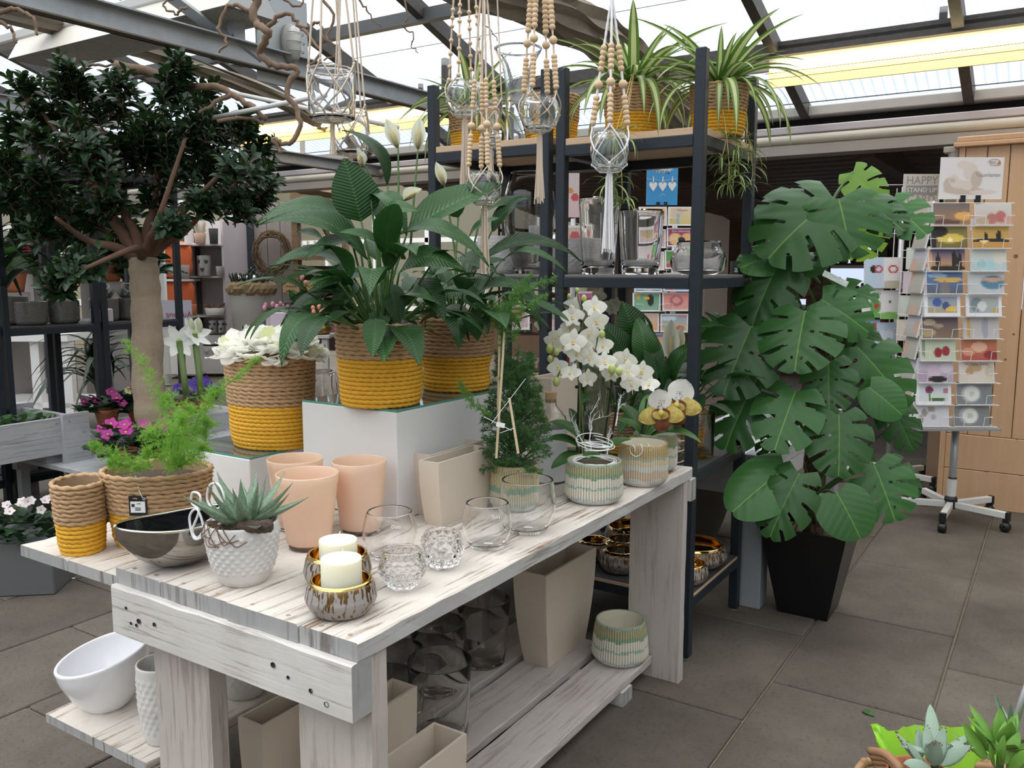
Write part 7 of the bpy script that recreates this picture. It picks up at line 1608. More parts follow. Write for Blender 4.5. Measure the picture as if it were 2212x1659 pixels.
for lab, px, w, h in (('lilac square vase with pink hellebores on the counter, left one', 591, 28, 40), ('wide lilac square vase on the counter beside the gold bowls', 618, 43, 45)):
    q = thing('square_vase', lab, 'vase', ctop(px, -.15 if w > 30 else .0), YAW); a = w*kc/2; obj('body', MB().box(-a,a,-.05,.05,0,h*kc,b=.006), M_LILAC, q)
q = thing('tealight_holder', 'clear glass tealight holder on the counter left of the lilac vases', 'glass', ctop(556,-.3)); obj('glass', shell([(13*kc,0),(13*kc,18*kc)], .008, .02, 28), M_GLASS, q, smooth=True)
M_BRASS = mat('brushed_brass', (.42,.29,.09), .38, metal=.9)
for lab, px in (('brushed gold bowl vase on the counter, left one', 648), ('brushed gold bowl vase with salmon tulips on the counter, right one', 703)):
    q = thing('brass_bowl', lab, 'bowl', ctop(px,-.28)); obj('body', shell(curve2([(.085,0),(.115,.02),(.128,.06),(.112,.10),(.095,.115)], 6), .004, .01, 40), M_BRASS, q, smooth=True)
def tulips(label, loc, n, col, H, seed, spread=.08):
    r_ = random.Random(seed); t = thing('tulips', label, 'flowers', loc); tm = MB().ball((0,0,0), 1, 8, 6, sc=(.8,.8,1.15)).mesh('flower', True); tm.materials.append(mat('petal_%d' % seed, col, .5))
    for k in range(n):
        a = r_.uniform(0,6.3); e = V3(spread*math.cos(a)*r_.random(), spread*math.sin(a)*r_.random(), H*r_.uniform(.75,1.1)); obj('stem', MB().tube(spline([(0,0,0), e*.5, e], 4), .005, 5), M_GRN, t); obj('flower', tm, None, t, e, (r_.uniform(-.3,.3), r_.uniform(-.3,.3), 0), scale=.026)
        put(obj('leaf', rlm, None, t), frame(e*.2, V3(math.cos(a+1), math.sin(a+1), 1.4), V3(0,0,1)) @ Matrix.Scale(H*.75, 4))
    return t
p = ctop(703,-.28); tulips('salmon tulips in the right brushed gold bowl', (p[0], p[1], p[2]+.05), 8, (.72,.30,.18), .20, 91)
p = ctop(660,.15); tulips('pale pink tulips standing tall behind the gold bowls', (p[0], p[1], p[2]), 7, (.75,.42,.42), .52, 92, .14)
p = ctop(598,-.02); tulips('pink and plum hellebores in the left lilac vase', (p[0], p[1], p[2]+.14), 9, (.60,.25,.33), .14, 93, .15)
q = thing('magenta_vase', 'magenta flat vase on the counter behind the salmon tulips', 'vase', ctop(715,.0), YAW); obj('body', MB().box(-.06,.06,-.04,.04,0,.21,b=.006), mat('magenta_glaze', (.33,.09,.18), .4), q)
q = thing('lichen_tray', 'grey tray of dried lichen at the back of the counter', 'planter', ctop(640,.25), YAW); obj('tray', MB().box(-.23,.23,-.09,.09,0,.20,b=.01), mat('brown_grey_tray', (.22,.175,.155), .7), q)
g = MB()
for k in range(260): x, y = random.uniform(-.26,.26), random.uniform(-.1,.1); g.ball((x,y,.21+random.uniform(0,.07)), random.uniform(.015,.03), 5, 4)
stuff(obj('lichen', g, mat('grey_lichen', (.12,.10,.105), .95), q))
# wooden wall rack with bottles
M_RUSTIC = mat('rustic_wood', (.20,.125,.065), .8, noise=(4,.6,(.11,.065,.035),(1,1,5)))
wk = far('wall_shelf', 'rustic wooden wall shelf with a row of small glass bottles', 'shelf', (-7.533, 7.524, 0.000))
for a, b in ((636,648),(742,752)): obj('upright', MB().box((a-700)*0.0056, (b-700)*0.0056, 0, .2, .2, 2.35), M_RUSTIC, wk)
for y, h in ((470,10),(552,10),(632,10),(425,24)): obj('shelf_board', MB().box((636-700)*0.0056, (756-700)*0.0056, -.02, .22, 1.417+(584-y-h)*0.0056, 1.417+(584-y)*0.0056), M_RUSTIC, wk)
obj('back_board', MB().box(-0.292, 0.253, 0.200, 0.220, 0.429, 1.468), mat('dark_rustic', (.06,.04,.028), .85), wk); obj('back_board', MB().box(-0.292, 0.253, 0.200, 0.220, 2.057, 2.450), mat('dark_rustic'), wk)
obj('brace', MB().tube([(-0.056, 0.300, 2.001), (0.123, 0.300, 1.597)], .035, 4), M_RUSTIC, wk)
bot = None
for k in range(14):
    o_ = (-7.569, 7.560, 0.000); x = (642+7.4*k-700)*0.0056; loc = (o_[0]+x*.842, o_[1]+x*.54+(.04 if k % 2 else 0), 1.417+(584-551.5)*0.0056)
    if bot is None:
        bot = thing('small_bottle', 'leftmost small clear bottle in the row on the rustic wall shelf', 'bottle', loc, 0, 'small bottles on the rustic wall shelf')
        obj('glass', shell(curve2([(.022,0),(.026,.01),(.026,.08),(.010,.12),(.009,.155),(.011,.165)], 4), .003, .006, 16), M_GLASS, bot, smooth=True)
    else: dup(bot, loc, None, '%s small clear bottle from the left in the row on the rustic wall shelf' % ('second third fourth fifth sixth seventh eighth ninth tenth eleventh twelfth thirteenth last'.split()[k-1]))
for lab, px, w, h, c, tx in (('kraft paper box with printed words under the bottle shelf', (632,632), 36, 24, (.46,.27,.13), 'Schokolade'), ('mustard box behind the kraft box under the bottle shelf', (672,612), 28, 26, (.50,.28,.05), 'BACKEN')):
    o_ = (-7.460, 7.451, 0.000); x = (px[0]-700)*0.0056; q = thing('gift_box', lab, 'box', (o_[0]+x*.842, o_[1]+x*.54, 1.417+(584-632)*0.0056), YAW); a = w/2*0.0056; obj('carton', MB().box(-a,a,0,.06,0,h*0.0056,b=.004), mat('carton_%d' % w, c, .7), q); text_obj('lettering', tx, .035, M_INK, q, (0,-.002,h*0.0033), (PI/2,0,0), sx=.8)
gb = thing('roof_beam', 'brown timber beam with bracket above the rustic wall shelf', 'beam', (-7.254, 6.990, 2.337)); o_ = Vector(gb.location)
obj('timber', MB().tube([Vector((-7.610, 6.761, 2.417))-o_, Vector((-7.276, 6.975, 2.327))-o_, Vector((-6.831, 7.261, 2.242))-o_], .06, 4), M_RUSTIC, gb); obj('bracket', MB().box(-.02,.02,-.02,.02,0,.75), M_RUSTIC, gb)
wd = struct('trim_9', MB().box(-0.588, 1.353, 0.000, 0.100, 2.582, 2.664), M_GUT); wd.location = (-7.895, 7.885, 0.000); wd.rotation_euler = (0,0,YAW)

# ================================================================ steel column, pine cabinet, card racks
sc_ = thing('wooden_trough', 'grey-washed trough with square leg behind the rack end and monstera', 'trough', (-1.035, 3.535, 0))
for y in (-.06, 1.30): obj('leg', MB().box(-.045,.045,y,y+.10,0,.66,b=.003), mat('grey_column_paint', (.30,.32,.34), .5), sc_); obj('leg', MB().box(-.545,-.455,y,y+.10,0,.66,b=.003), mat('grey_column_paint'), sc_)
for x in (-.50,.0):
    for z in (.50,.58): board('board', x-.012, x+.012, .041, 1.299, z-.038, z+.038, [M_GWASH]*3, sc_, 1, .003, 120)
for y in (.0, 1.35): board('end_board', -.454, -.046, y-.012, y+.012, .47, .61, [M_GWASH]*3, sc_, 0, .003, 123)
board('base_board', -.487, -.013, .041, 1.299, .462, .475, [M_GWASH]*3, sc_, 1, .002, 125)
M_PINE = mat('pine_board', (.60,.385,.225), .55, noise=(3.0,.6,(.50,.30,.16),(7,7,.5)), bump=(20,.1,(6,6,.4)))
M_KNOT = mat('pine_knot', (.22,.10,.05), .6)
pc = thing('pine_cabinet', 'tall light pine cabinet side with tongue-and-groove boards behind the card racks', 'cabinet', (-.05, 5.95, 0))
pz = 2.1330
xs = [-.50, -.385, -.27, -.155, -.02]
for k in range(4): obj('plank', MB().box(xs[k]+.002, xs[k+1]-.002, -.19, -.165, .44, pz, b=.004), M_PINE, pc)
obj('panel', MB().box(-.50,-.02,-.192,-.165,.0,.225,b=.003), M_PINE, pc); obj('panel', MB().box(-.50,-.02,-.192,-.165,.228,.438,b=.003), M_PINE, pc)
obj('frame_stile', MB().box(-.02,.10,-.195,-.15,0,pz,b=.004), M_PINE, pc); obj('side', MB().box(-.53,-.50,-.195,.35,0,pz), M_PINE, pc)
obj('cornice', MB().box(-.56,.5,-.23,.35,pz,pz+.025,b=.004), M_PINE, pc); obj('cornice', MB().box(-.545,.5,-.215,.35,pz+.025,pz+.06,b=.006), M_PINE, pc)
obj('corbel', MB().box(-.62,-.53,-.16,-.08,pz-.02,pz+.015,b=.004), mat('grey_stone_carving', (.42,.38,.33), .8), pc); obj('corbel', MB().lathe([(.001,pz-.18),(.02,pz-.17),(.035,pz-.12),(.028,pz-.08),(.04,pz-.02)], 12, Matrix.Translation((-.56,-.12,0))), mat('grey_stone_carving'), pc)
obj('brown_side', MB().box(.10,.6,-.21,-.17,0,pz), mat('orange_brown_board', (.33,.15,.05), .6, noise=(3,.5,(.25,.11,.035),(7,7,.5))), pc)
rnd = random.Random(4)
for k in range(16): obj('knot', MB().lathe([(.001,0),(.009,.0004),(.011,0)], 10, Matrix.Rotation(PI/2,4,'X')), M_KNOT, pc, (rnd.uniform(-.48,-.04), -.1905, rnd.uniform(.05,pz-.1)), scale=rnd.uniform(.5,1.2))
# jamb post left of it and a dark stack of crates
jp = thing('door_jamb', 'bare timber jamb left of the pine cabinet', 'jamb', (-.66, 6.35, 0)); obj('timber', MB().box(-.05,.05,-.05,.05,0,2.1), mat('aged_pine', (.33,.24,.165), .7), jp)

# ---- printed cards: a small grid of printed colour cells
def paint(nx, ny, top, bot, blobs=(), border=None):
    cs = []
    for j in range(ny):
        for i in range(nx):
            x, y = (i+.5)/nx, (j+.5)/ny
            if border and (x < border[0] or x > 1-border[0] or y < border[0]*1.4 or y > 1-border[0]*1.4): cs.append(border[1]); continue
            c = [lerp(bot[k], top[k], y) for k in range(3)]
            for (bx, by, rx, ry, col) in blobs:
                d = ((x-bx)/rx)**2+((y-by)/ry)**2
                if d < 1: q = min(1, (1-d)*3); c = [lerp(c[k], col[k], q) for k in range(3)]
            cs.append(tuple(c))
    return cs
def print_grid(w, h, nx, ny, cs, y=0):
    vs = [(-w/2+w*i/nx, y, h*j/ny) for j in range(ny+1) for i in range(nx+1)]
    return MB().add(vs, [(j*(nx+1)+i, j*(nx+1)+i+1, (j+1)*(nx+1)+i+1, (j+1)*(nx+1)+i) for j in range(ny) for i in range(nx)], None, cs)
def gcard(label, loc, w, h, rz, cs, nx=22, ny=14, n=4, tilt=-.16, text=None, tcol=None):
    t = thing('greeting_card', label, 'card', loc, rz); t.rotation_euler = (tilt, 0, rz)
    obj('card_stack', MB().box(-w/2,w/2,.0006,.0022*n,0,h), M_CARDW, t); obj('print', print_grid(w, h, nx, ny, cs), M_PRINT, t)
    if text: text_obj('lettering', text, h*.16, tcol or M_INK, t, (0, -.0006, h*.82), (PI/2,0,0), .0002, sx=.9)
    return t
B1 = (.09,(.75,.75,.77)); K = (.02,.015,.015)
D = {'sunset': ((.14,.13,.13),(.36,.19,.08),[(.85,.42,.3,.2,(.72,.38,.10)),(.3,.15,.5,.12,(.10,.06,.05))]),
 'roses': ((.60,.60,.56),(.52,.38,.32),[(.45,.30,.16,.26,(.42,.16,.13)),(.70,.38,.17,.28,(.45,.14,.13)),(.9,.25,.15,.2,(.55,.33,.27)),(.2,.2,.2,.15,(.45,.36,.25))]),
 'treesun': ((.30,.26,.08),(.16,.12,.04),[(.5,.45,.45,.22,(.75,.55,.10)),(.52,.38,.08,.1,(.95,.85,.5)),(.15,.75,.35,.3,K),(.07,.4,.10,.5,K)]),
 'lake': ((.62,.42,.12),(.50,.25,.06),[(.5,.34,.6,.09,K),(.72,.55,.08,.25,K),(.36,.52,.04,.22,K),(.3,.30,.15,.06,(.9,.7,.3))]),
 'grasses': ((.08,.10,.25),(.62,.32,.08),[(.25,.45,.06,.4,K),(.7,.5,.08,.4,K),(.85,.45,.07,.4,K),(.5,.12,.6,.14,K),(.02,.5,.06,.6,(.6,.35,.2))]),
 'bluebloom': ((.62,.63,.58),(.45,.55,.56),[(.3,.3,.14,.2,(.30,.52,.55)),(.55,.25,.14,.18,(.36,.58,.60)),(.8,.6,.2,.3,(.66,.64,.55))]),
 'pier': ((.10,.22,.48),(.10,.11,.12),[(.6,.62,.45,.12,(.75,.45,.12)),(.5,.2,.14,.38,(.20,.17,.17)),(.3,.8,.3,.12,(.35,.50,.70))]),
 'hills': ((.55,.58,.60),(.50,.52,.52),[(.68,.5,.36,.34,(.10,.22,.32)),(.68,.62,.34,.10,(.60,.38,.25))]),
 'cornflower': ((.30,.42,.62),(.45,.33,.10),[(.35,.6,.15,.2,(.07,.13,.40)),(.6,.45,.12,.2,(.06,.09,.25)),(.75,.3,.18,.12,(.75,.50,.10))],B1),
 'calla': ((.45,.48,.48),(.36,.38,.36),[(.3,.5,.2,.35,(.20,.25,.28)),(.45,.45,.14,.25,(.65,.66,.64)),(.85,.2,.12,.2,(.50,.36,.12))],B1),
 'wheat': ((.10,.07,.11),(.22,.15,.09),[(.2,.7,.2,.16,(.45,.36,.25)),(.45,.55,.16,.10,(.36,.28,.20)),(.15,.25,.25,.18,(.40,.31,.18))]),
 'redhearts': ((.55,.60,.46),(.50,.55,.42),[(.5,.35,.13,.24,(.28,.02,.03)),(.72,.42,.13,.24,(.30,.03,.04)),(.1,.6,.06,.5,(.25,.28,.2))]),
 'redsky': ((.50,.20,.10),(.40,.08,.06),[(.5,.6,.25,.25,(.72,.42,.28)),(.2,.4,.2,.2,(.62,.30,.18)),(.85,.25,.25,.2,(.25,.03,.03))]),
 'peony': ((.55,.50,.56),(.40,.34,.42),[(.45,.5,.22,.3,(.60,.47,.56)),(.8,.65,.2,.25,(.62,.56,.62)),(.15,.3,.18,.25,(.42,.32,.42)),(.55,.15,.3,.15,K)]),
 'sleepangel': ((.68,.62,.56),(.62,.55,.46),[(.45,.65,.22,.2,(.50,.34,.20)),(.3,.5,.14,.16,(.46,.30,.18)),(.85,.5,.14,.3,(.55,.47,.38))]),
 'tulip': ((.60,.64,.70),(.62,.66,.60),[(.38,.65,.12,.2,(.22,.03,.09)),(.38,.35,.02,.25,(.1,.2,.05)),(.62,.22,.22,.1,(.06,.14,.04)),(.86,.6,.1,.14,(.45,.2,.25))],B1),
 'whiterose': ((.22,.23,.24),(.20,.21,.22),[(.40,.48,.30,.42,(.40,.43,.43)),(.42,.48,.24,.36,(.66,.67,.62)),(.42,.48,.08,.12,(.50,.51,.44))]),
 'whiterose2': ((.23,.23,.23),(.19,.20,.20),[(.40,.48,.30,.42,(.36,.39,.39)),(.44,.46,.24,.36,(.68,.69,.63)),(.44,.46,.10,.14,(.48,.50,.43))]),
 'blossom': ((.62,.62,.64),(.58,.57,.60),[(.3,.6,.10,.18,(.30,.27,.24)),(.5,.75,.12,.14,(.36,.33,.28)),(.2,.3,.1,.2,(.34,.31,.28)),(.55,.4,.08,.15,(.40,.36,.33))]),
 'blank': ((.45,.42,.42),(.5,.47,.45),[(.15,.5,.06,.6,(.50,.33,.12)),(.6,.5,.1,.6,(.33,.33,.38))])}
def pc_(key, nx=22, ny=14): d = D[key]; return paint(nx, ny, d[0], d[1], d[2], d[3] if len(d) > 3 else None)
def wire_front(t, x, z, w, y0, name='wire_pocket'):
    m = MB(); h = .05
    m.tube([(x-w/2-.004,y0+.05,z+h),(x-w/2-.004,y0-.008,z+h),(x-w*.28,y0-.012,z+h),(x-w*.30,y0-.012,z+.0)], .0017, 4)
    m.tube([(x+w/2+.004,y0+.05,z+h),(x+w/2+.004,y0-.008,z+h),(x+w*.28,y0-.012,z+h),(x+w*.26,y0-.012,z+.0)], .0017, 4)
    m.tube([(x-w/2-.004,y0-.004,z),(x+w/2+.004,y0-.004,z)], .0017, 4)
    return obj(name, m, M_WIREW, t)
def five_star(t, R=.30):
    for k in range(5):
        a = 2*PI*k/5+.35; M = Matrix.Rotation(a, 4, 'Z')
        arm = obj('foot_arm', MB().box(.03,R,-.016,.016,.075,.11,M,b=.002), M_ALU, t); obj('end_cap', MB().box(R,R+.018,-.018,.018,.06,.113,M,b=.003), M_BLACK, arm)
        c = obj('castor', MB().lathe([(.004,-.022),(.024,-.020),(.027,-.010),(.027,.010),(.024,.020),(.004,.022)], 18, M @ Matrix.Translation((R,0,.028)) @ Matrix.Rotation(PI/2,4,'X')), M_BLACK, t, smooth=True)
        obj('fork', MB().box(R-.014,R+.014,-.012,.012,.045,.075,M), M_BLACK, c)
    obj('hub', MB().lathe([(.035,.07),(.035,.125),(.026,.14)], 20), M_BLACK, t)
kf = 0.0025
cr1 = thing('card_rack', 'nearest rotating card rack on a white five-star foot with black castors', 'rack', (-0.4668, 5.3926, 0), YAW)
five_star(cr1); zb1 = 0.5769; zt1 = 1.7686
obj('pole', MB().tube([(0,0,.13),(0,0,zb1)], .020, 16), mat('grey_pole', (.50,.51,.54), .35, metal=.4), cr1, smooth=True); obj('sleeve', MB().lathe([(.024,.13),(.026,.23),(.021,.24)], 16), M_ALU, cr1, smooth=True); obj('collar', MB().lathe([(.021,.24),(.024,.243),(.021,.25)], 16), M_BLACK, cr1)
obj('base_tray', MB().box(-.34,.11,-.26,.12,zb1-.012,zb1), mat('grey_mesh_tray', (.36,.36,.37), .4, metal=.5), cr1)
for x in (-.32, .08):
    for y in (-.18, .10): obj('upright', MB().tube([(x,y,zb1),(x,y,zt1-.02)], .003, 5), M_WIREW, cr1)
RW = [('sunset','dark orange sunset','roses','dried rose'),('treesun','golden sunset with tree','lake','amber lake with fir trees'),('grasses','grass silhouettes at dusk','bluebloom','pale turquoise blossom'),('pier','blue jetty at sunset','hills','misty blue hills'),('cornflower','framed blue cornflower','calla','framed grey calla'),('wheat','dark wheat ears','blank','half empty pocket of spare'),('redhearts','two red hearts','redsky','fiery red sky'),('peony','lilac peony','sleepangel','sleeping cherub sympathy'),('tulip','single red tulip','whiterose','upper grey white-rose'),('blossom','pale winter blossom','whiterose2','lower grey white-rose')]
pitch_ = (zt1-zb1-.005)/10; o1 = Vector(cr1.location); cw_, sw_ = math.cos(YAW), math.sin(YAW)
def wl1(x, y, z): return (o1.x+x*cw_-y*sw_, o1.y+x*sw_+y*cw_, z)
for r, (a, la, b, lb_) in enumerate(RW):
    for c, (k, l) in enumerate(((a, la), (b, lb_))):
        x = -.232+.220*c+.004*(4.5-r); z = zt1-pitch_*(r+1)
        gcard('%s card on the nearest card rack' % l, wl1(x, -.225, z+.004), .19, pitch_*1.02, YAW, pc_(k), tilt=-.18, text={'sleepangel': 'Herzliches Beileid'}.get(k), tcol=mat('brown_print', (.33,.13,.06), .6))
        wire_front(cr1, x, z+.004, .19, -.232)
    t = thing('greeting_card', 'card bundle in side pocket %s from the top on the nearest card rack' % ('one','two','three','four','five','six','seven','eight','nine','ten')[r], 'card', wl1(-.350+.004*(4.5-r), -.12, zt1-pitch_*(r+1)+.006), YAW-PI/2)
    t.rotation_euler = (-.2, 0, YAW-PI/2); obj('card_stack', MB().box(-.075,.075,0,.010,0,pitch_*1.1), M_CARDW, t); obj('print', print_grid(.15, pitch_*1.1, 8, 6, paint(8, 6, random.choice(((.55,.45,.38),(.45,.46,.40),(.5,.5,.55))), (.36,.33,.28), [(random.random(), random.random(), .3, .3, (.5,.33,.25))]), -.0006), M_PRINT, t)
for r in range(11): obj('wire_shelf', MB().tube([(-.33,.1,zt1-pitch_*r),(-.33,-.235,zt1-pitch_*r),(.10,-.235,zt1-pitch_*r),(.10,.1,zt1-pitch_*r)], .0018, 4), M_WIREW, cr1)
# sign boards above the racks
def sign(name, label, loc, w, h, rz, cs, nx, ny, clips=True):
    t = thing(name, label, 'sign', loc, rz); obj('board', MB().box(-w/2,w/2,.0005,.006,0,h), M_CARDW, t); obj('print', print_grid(w, h, nx, ny, cs), M_PRINT, t)
    if clips:
        for x in (-.12, .12): obj('clip', MB().box(w*x-.012,w*x+.012,-.008,.012,-.02,.02), M_BLACK, t)
    return t
wb_, skn, skd = (.78,.735,.71), (.72,.62,.54), (.58,.47,.39)
sgn = sign('card_sign', 'sympathy card sign with a sleeping winged cherub, above the nearest card rack', wl1(-.115, -.20, zt1+.022), .33, .215, YAW, paint(56, 36, (.76,.72,.70), wb_, [(.40,.20,.36,.10,skd),(.70,.17,.24,.06,skn),(.16,.34,.11,.20,skd),(.32,.36,.16,.11,skn),(.46,.33,.13,.13,skn),(.22,.46,.09,.13,skn),(.20,.45,.05,.06,skd),(.48,.66,.13,.24,skn),(.58,.48,.10,.22,skd),(.36,.82,.12,.10,skn),(.55,.25,.06,.05,skd)]), 56, 36)
text_obj('lettering', 'Trauerkarten', .030, mat('grey_script', (.36,.33,.31), .6), sgn, (.085,-.001,.125), (PI/2,0,0), .0002, sx=.8); text_obj('lettering', 'BEG', .022, mat('grey_script'), sgn, (.105,-.001,.188), (PI/2,0,0), .0002, sx=.9); text_obj('lettering', 'BEST OF PRODUCTS', .006, mat('red_print'), sgn, (.118,-.001,.174), (PI/2,0,0), .0002)
obj('logo_arc', MB().tube([(.112+.036*math.cos(a),-.001,.184+.022*math.sin(a)) for a in np.linspace(.2,PI-.2,14)], .0012, 4), mat('grey_script'), sgn); obj('logo_triangle', MB().prism([(.126,.180),(.150,.180),(.138,.197)], -.0012, 0), mat('orange_print', (.62,.20,.05), .6), sgn)
obj('price_label', MB().box(.012,.045,-.0015,-.0005,-.16,-.10), M_CARDW, sgn); text_obj('lettering', '1,20', .012, M_INK, sgn, (.028,-.0018,-.145), (PI/2,0,0), .0002)
# second rack, partly behind the first
cr2 = thing('card_rack', 'second card rack with birthday cards, between monstera and nearest rack', 'rack', (-0.912, 6.068, 0.000), YAW)
five_star(cr2); k2 = 0.0029
obj('pole', MB().tube([(0,0,.13),(0,0,1.95)], .018, 14), mat('grey_pole'), cr2, smooth=True)
for x in (-.20,-.10,0,.10,.2):
    obj('upright', MB().tube([(x,-.12,.58),(x,-.12,1.93)], .003, 5), M_WIREW, cr2)
for z in np.arange(.6, 1.95, .15): obj('wire_shelf', MB().tube([(-.2,.12,z),(-.2,-.125,z),(.21,-.125,z),(.21,.12,z)], .0022, 4), M_WIREW, cr2)
red, blu, sky = (.50,.04,.05), (.50,.62,.74), (.25,.45,.72)
C2 = [('light blue card with two red heart rings on the second card rack', (1887,588), 50, 66, paint(16,20,blu,blu,[(.40,.62,.17,.13,K),(.62,.62,.2,.14,red),(.62,.62,.12,.08,blu)]), None),
 ('white and tan card with red heart on the second card rack', (1924,588), 40, 66, paint(14,20,(.74,.73,.73),(.74,.73,.73),[(.5,.62,.3,.15,red),(.5,.62,.2,.10,(.74,.73,.73)),(.5,.1,.9,.16,(.50,.45,.37))]), None),
 ('white clover card with ladybird on the second card rack', (1884,653), 46, 62, paint(16,20,(.74,.75,.72),(.74,.76,.70),[(.62,.40,.3,.28,(.13,.36,.10)),(.68,.42,.12,.12,red),(.5,.05,.8,.14,(.15,.42,.10))]), 'ALLES GLÜCK'),
 ('white and green card with a tiny clover on the second card rack', (1921,656), 40, 62, paint(14,20,(.72,.72,.73),(.72,.72,.73),[(.5,.0,.9,.28,(.22,.48,.12)),(.5,.6,.1,.06,(.1,.3,.08))]), None),
 ('sky card with red balloon on the second card rack', (1881,720), 46, 62, paint(16,20,sky,(.72,.75,.78),[(.3,.5,.4,.25,(.72,.76,.80)),(.75,.75,.2,.19,(.62,.06,.06))]), None),
 ('pale blue card with a small red heart on the second card rack', (1916,724), 40, 60, paint(14,20,(.48,.60,.75),(.35,.47,.66),[(.5,.7,.1,.06,red),(.5,.55,.5,.2,(.62,.68,.76))]), None),
 ('leaning blue sky card low on the second card rack', (1912,790), 36, 50, paint(12,16,(.30,.50,.75),(.25,.36,.62),[(.5,.4,.5,.25,(.68,.74,.80))]), None)]
C2B = [('mint card with number eighteen and striped cake', '18', (1978,556), (.55,.62,.56), (.60,.25,.22)), ('lilac card with number thirty and cake', '30', (1974,607), (.58,.50,.56), (.66,.52,.62)), ('mint card with number forty and layer cake', '40', (1970,658), (.54,.60,.54), (.62,.55,.48)), ('cream card with number fifty and balloons', '50', (1966,710), (.62,.56,.47), (.50,.45,.50)), ('mint card with number seventy and polka-dot cake', '70', (1958,808), (.50,.57,.51), (.42,.24,.20)), ('lilac card with cake at the bottom', '80', (1950,862), (.46,.40,.47), (.40,.33,.38))]
# world point at horizontal distance d, lateral offset and height measured in metres from the camera axis
def world_at(lat, dist, z): return (lat*cw_-dist*sw_, lat*sw_+dist*cw_, z)
for lab, (px, py), w, h, cs, tx in C2:
    d = 5.40; k = d/1852.9; nx = 16 if w > 42 else (14 if w > 38 else 12); ny = len(cs)//nx
    gcard(lab, world_at((px-1106)*k, d, 1.417+(584-py-h/2)*k), w*k, h*k, YAW+.06, cs, nx, ny, 5, -.10, tx, mat('green_print', (.15,.30,.12), .6))
for lab, num, (px, py), bg, ck in C2B:
    d = 5.30; k = d/1852.9; t = gcard(lab+' on the second card rack', world_at((px-1106)*k, d, 1.417+(584-py-24)*k), 54*k, 46*k, YAW-.35, paint(18, 14, bg, tuple(c*.95 for c in bg), [(.5,.16,.34,.18,ck),(.5,.34,.26,.12,tuple(c*1.2 for c in ck))]), 18, 14, 3, -.12)
    text_obj('lettering', num, 17*k, mat('rust_print', (.30,.12,.07), .6), t, (0,-.0006,28*k), (PI/2,0,0), .0002)
k = 5.42/1852.9
hs = sign('card_sign', 'cream sign reading HAPPY STAND UP CARD above the second card rack', world_at((1972-1106)*k, 5.42, 1.417+(584-447)*k), 78*k, 66*k, YAW, paint(20, 16, (.62,.60,.53), (.60,.58,.51), [], None), 20, 16, False)
gy = mat('sign_grey', (.30,.30,.29), .6)
for tx, z, s_ in (('HAPPY', 52, 24), ('CARD', 13, 24)): text_obj('lettering', tx, s_*k, gy, hs, (0,-.001,z*k), (PI/2,0,0), .0002, sx=.92)
obj('grey_band', MB().box(-33*k,33*k,-.0014,-.0004,23*k,42*k), gy, hs); text_obj('lettering', 'STAND UP', 13.5*k, M_CARDW, hs, (0,-.0018,32.5*k), (PI/2,0,0), .0003)
hs2 = sign('card_sign', 'cream sheet hanging under the stand-up card sign', world_at((1985-1106)*k, 5.40, 1.417+(584-498)*k), 58*k, 50*k, YAW, paint(12, 10, (.60,.58,.52), (.62,.60,.54), [(.4,.6,.25,.15,(.45,.43,.40)),(.5,.2,.2,.12,(.42,.40,.37))]), 12, 10, False)
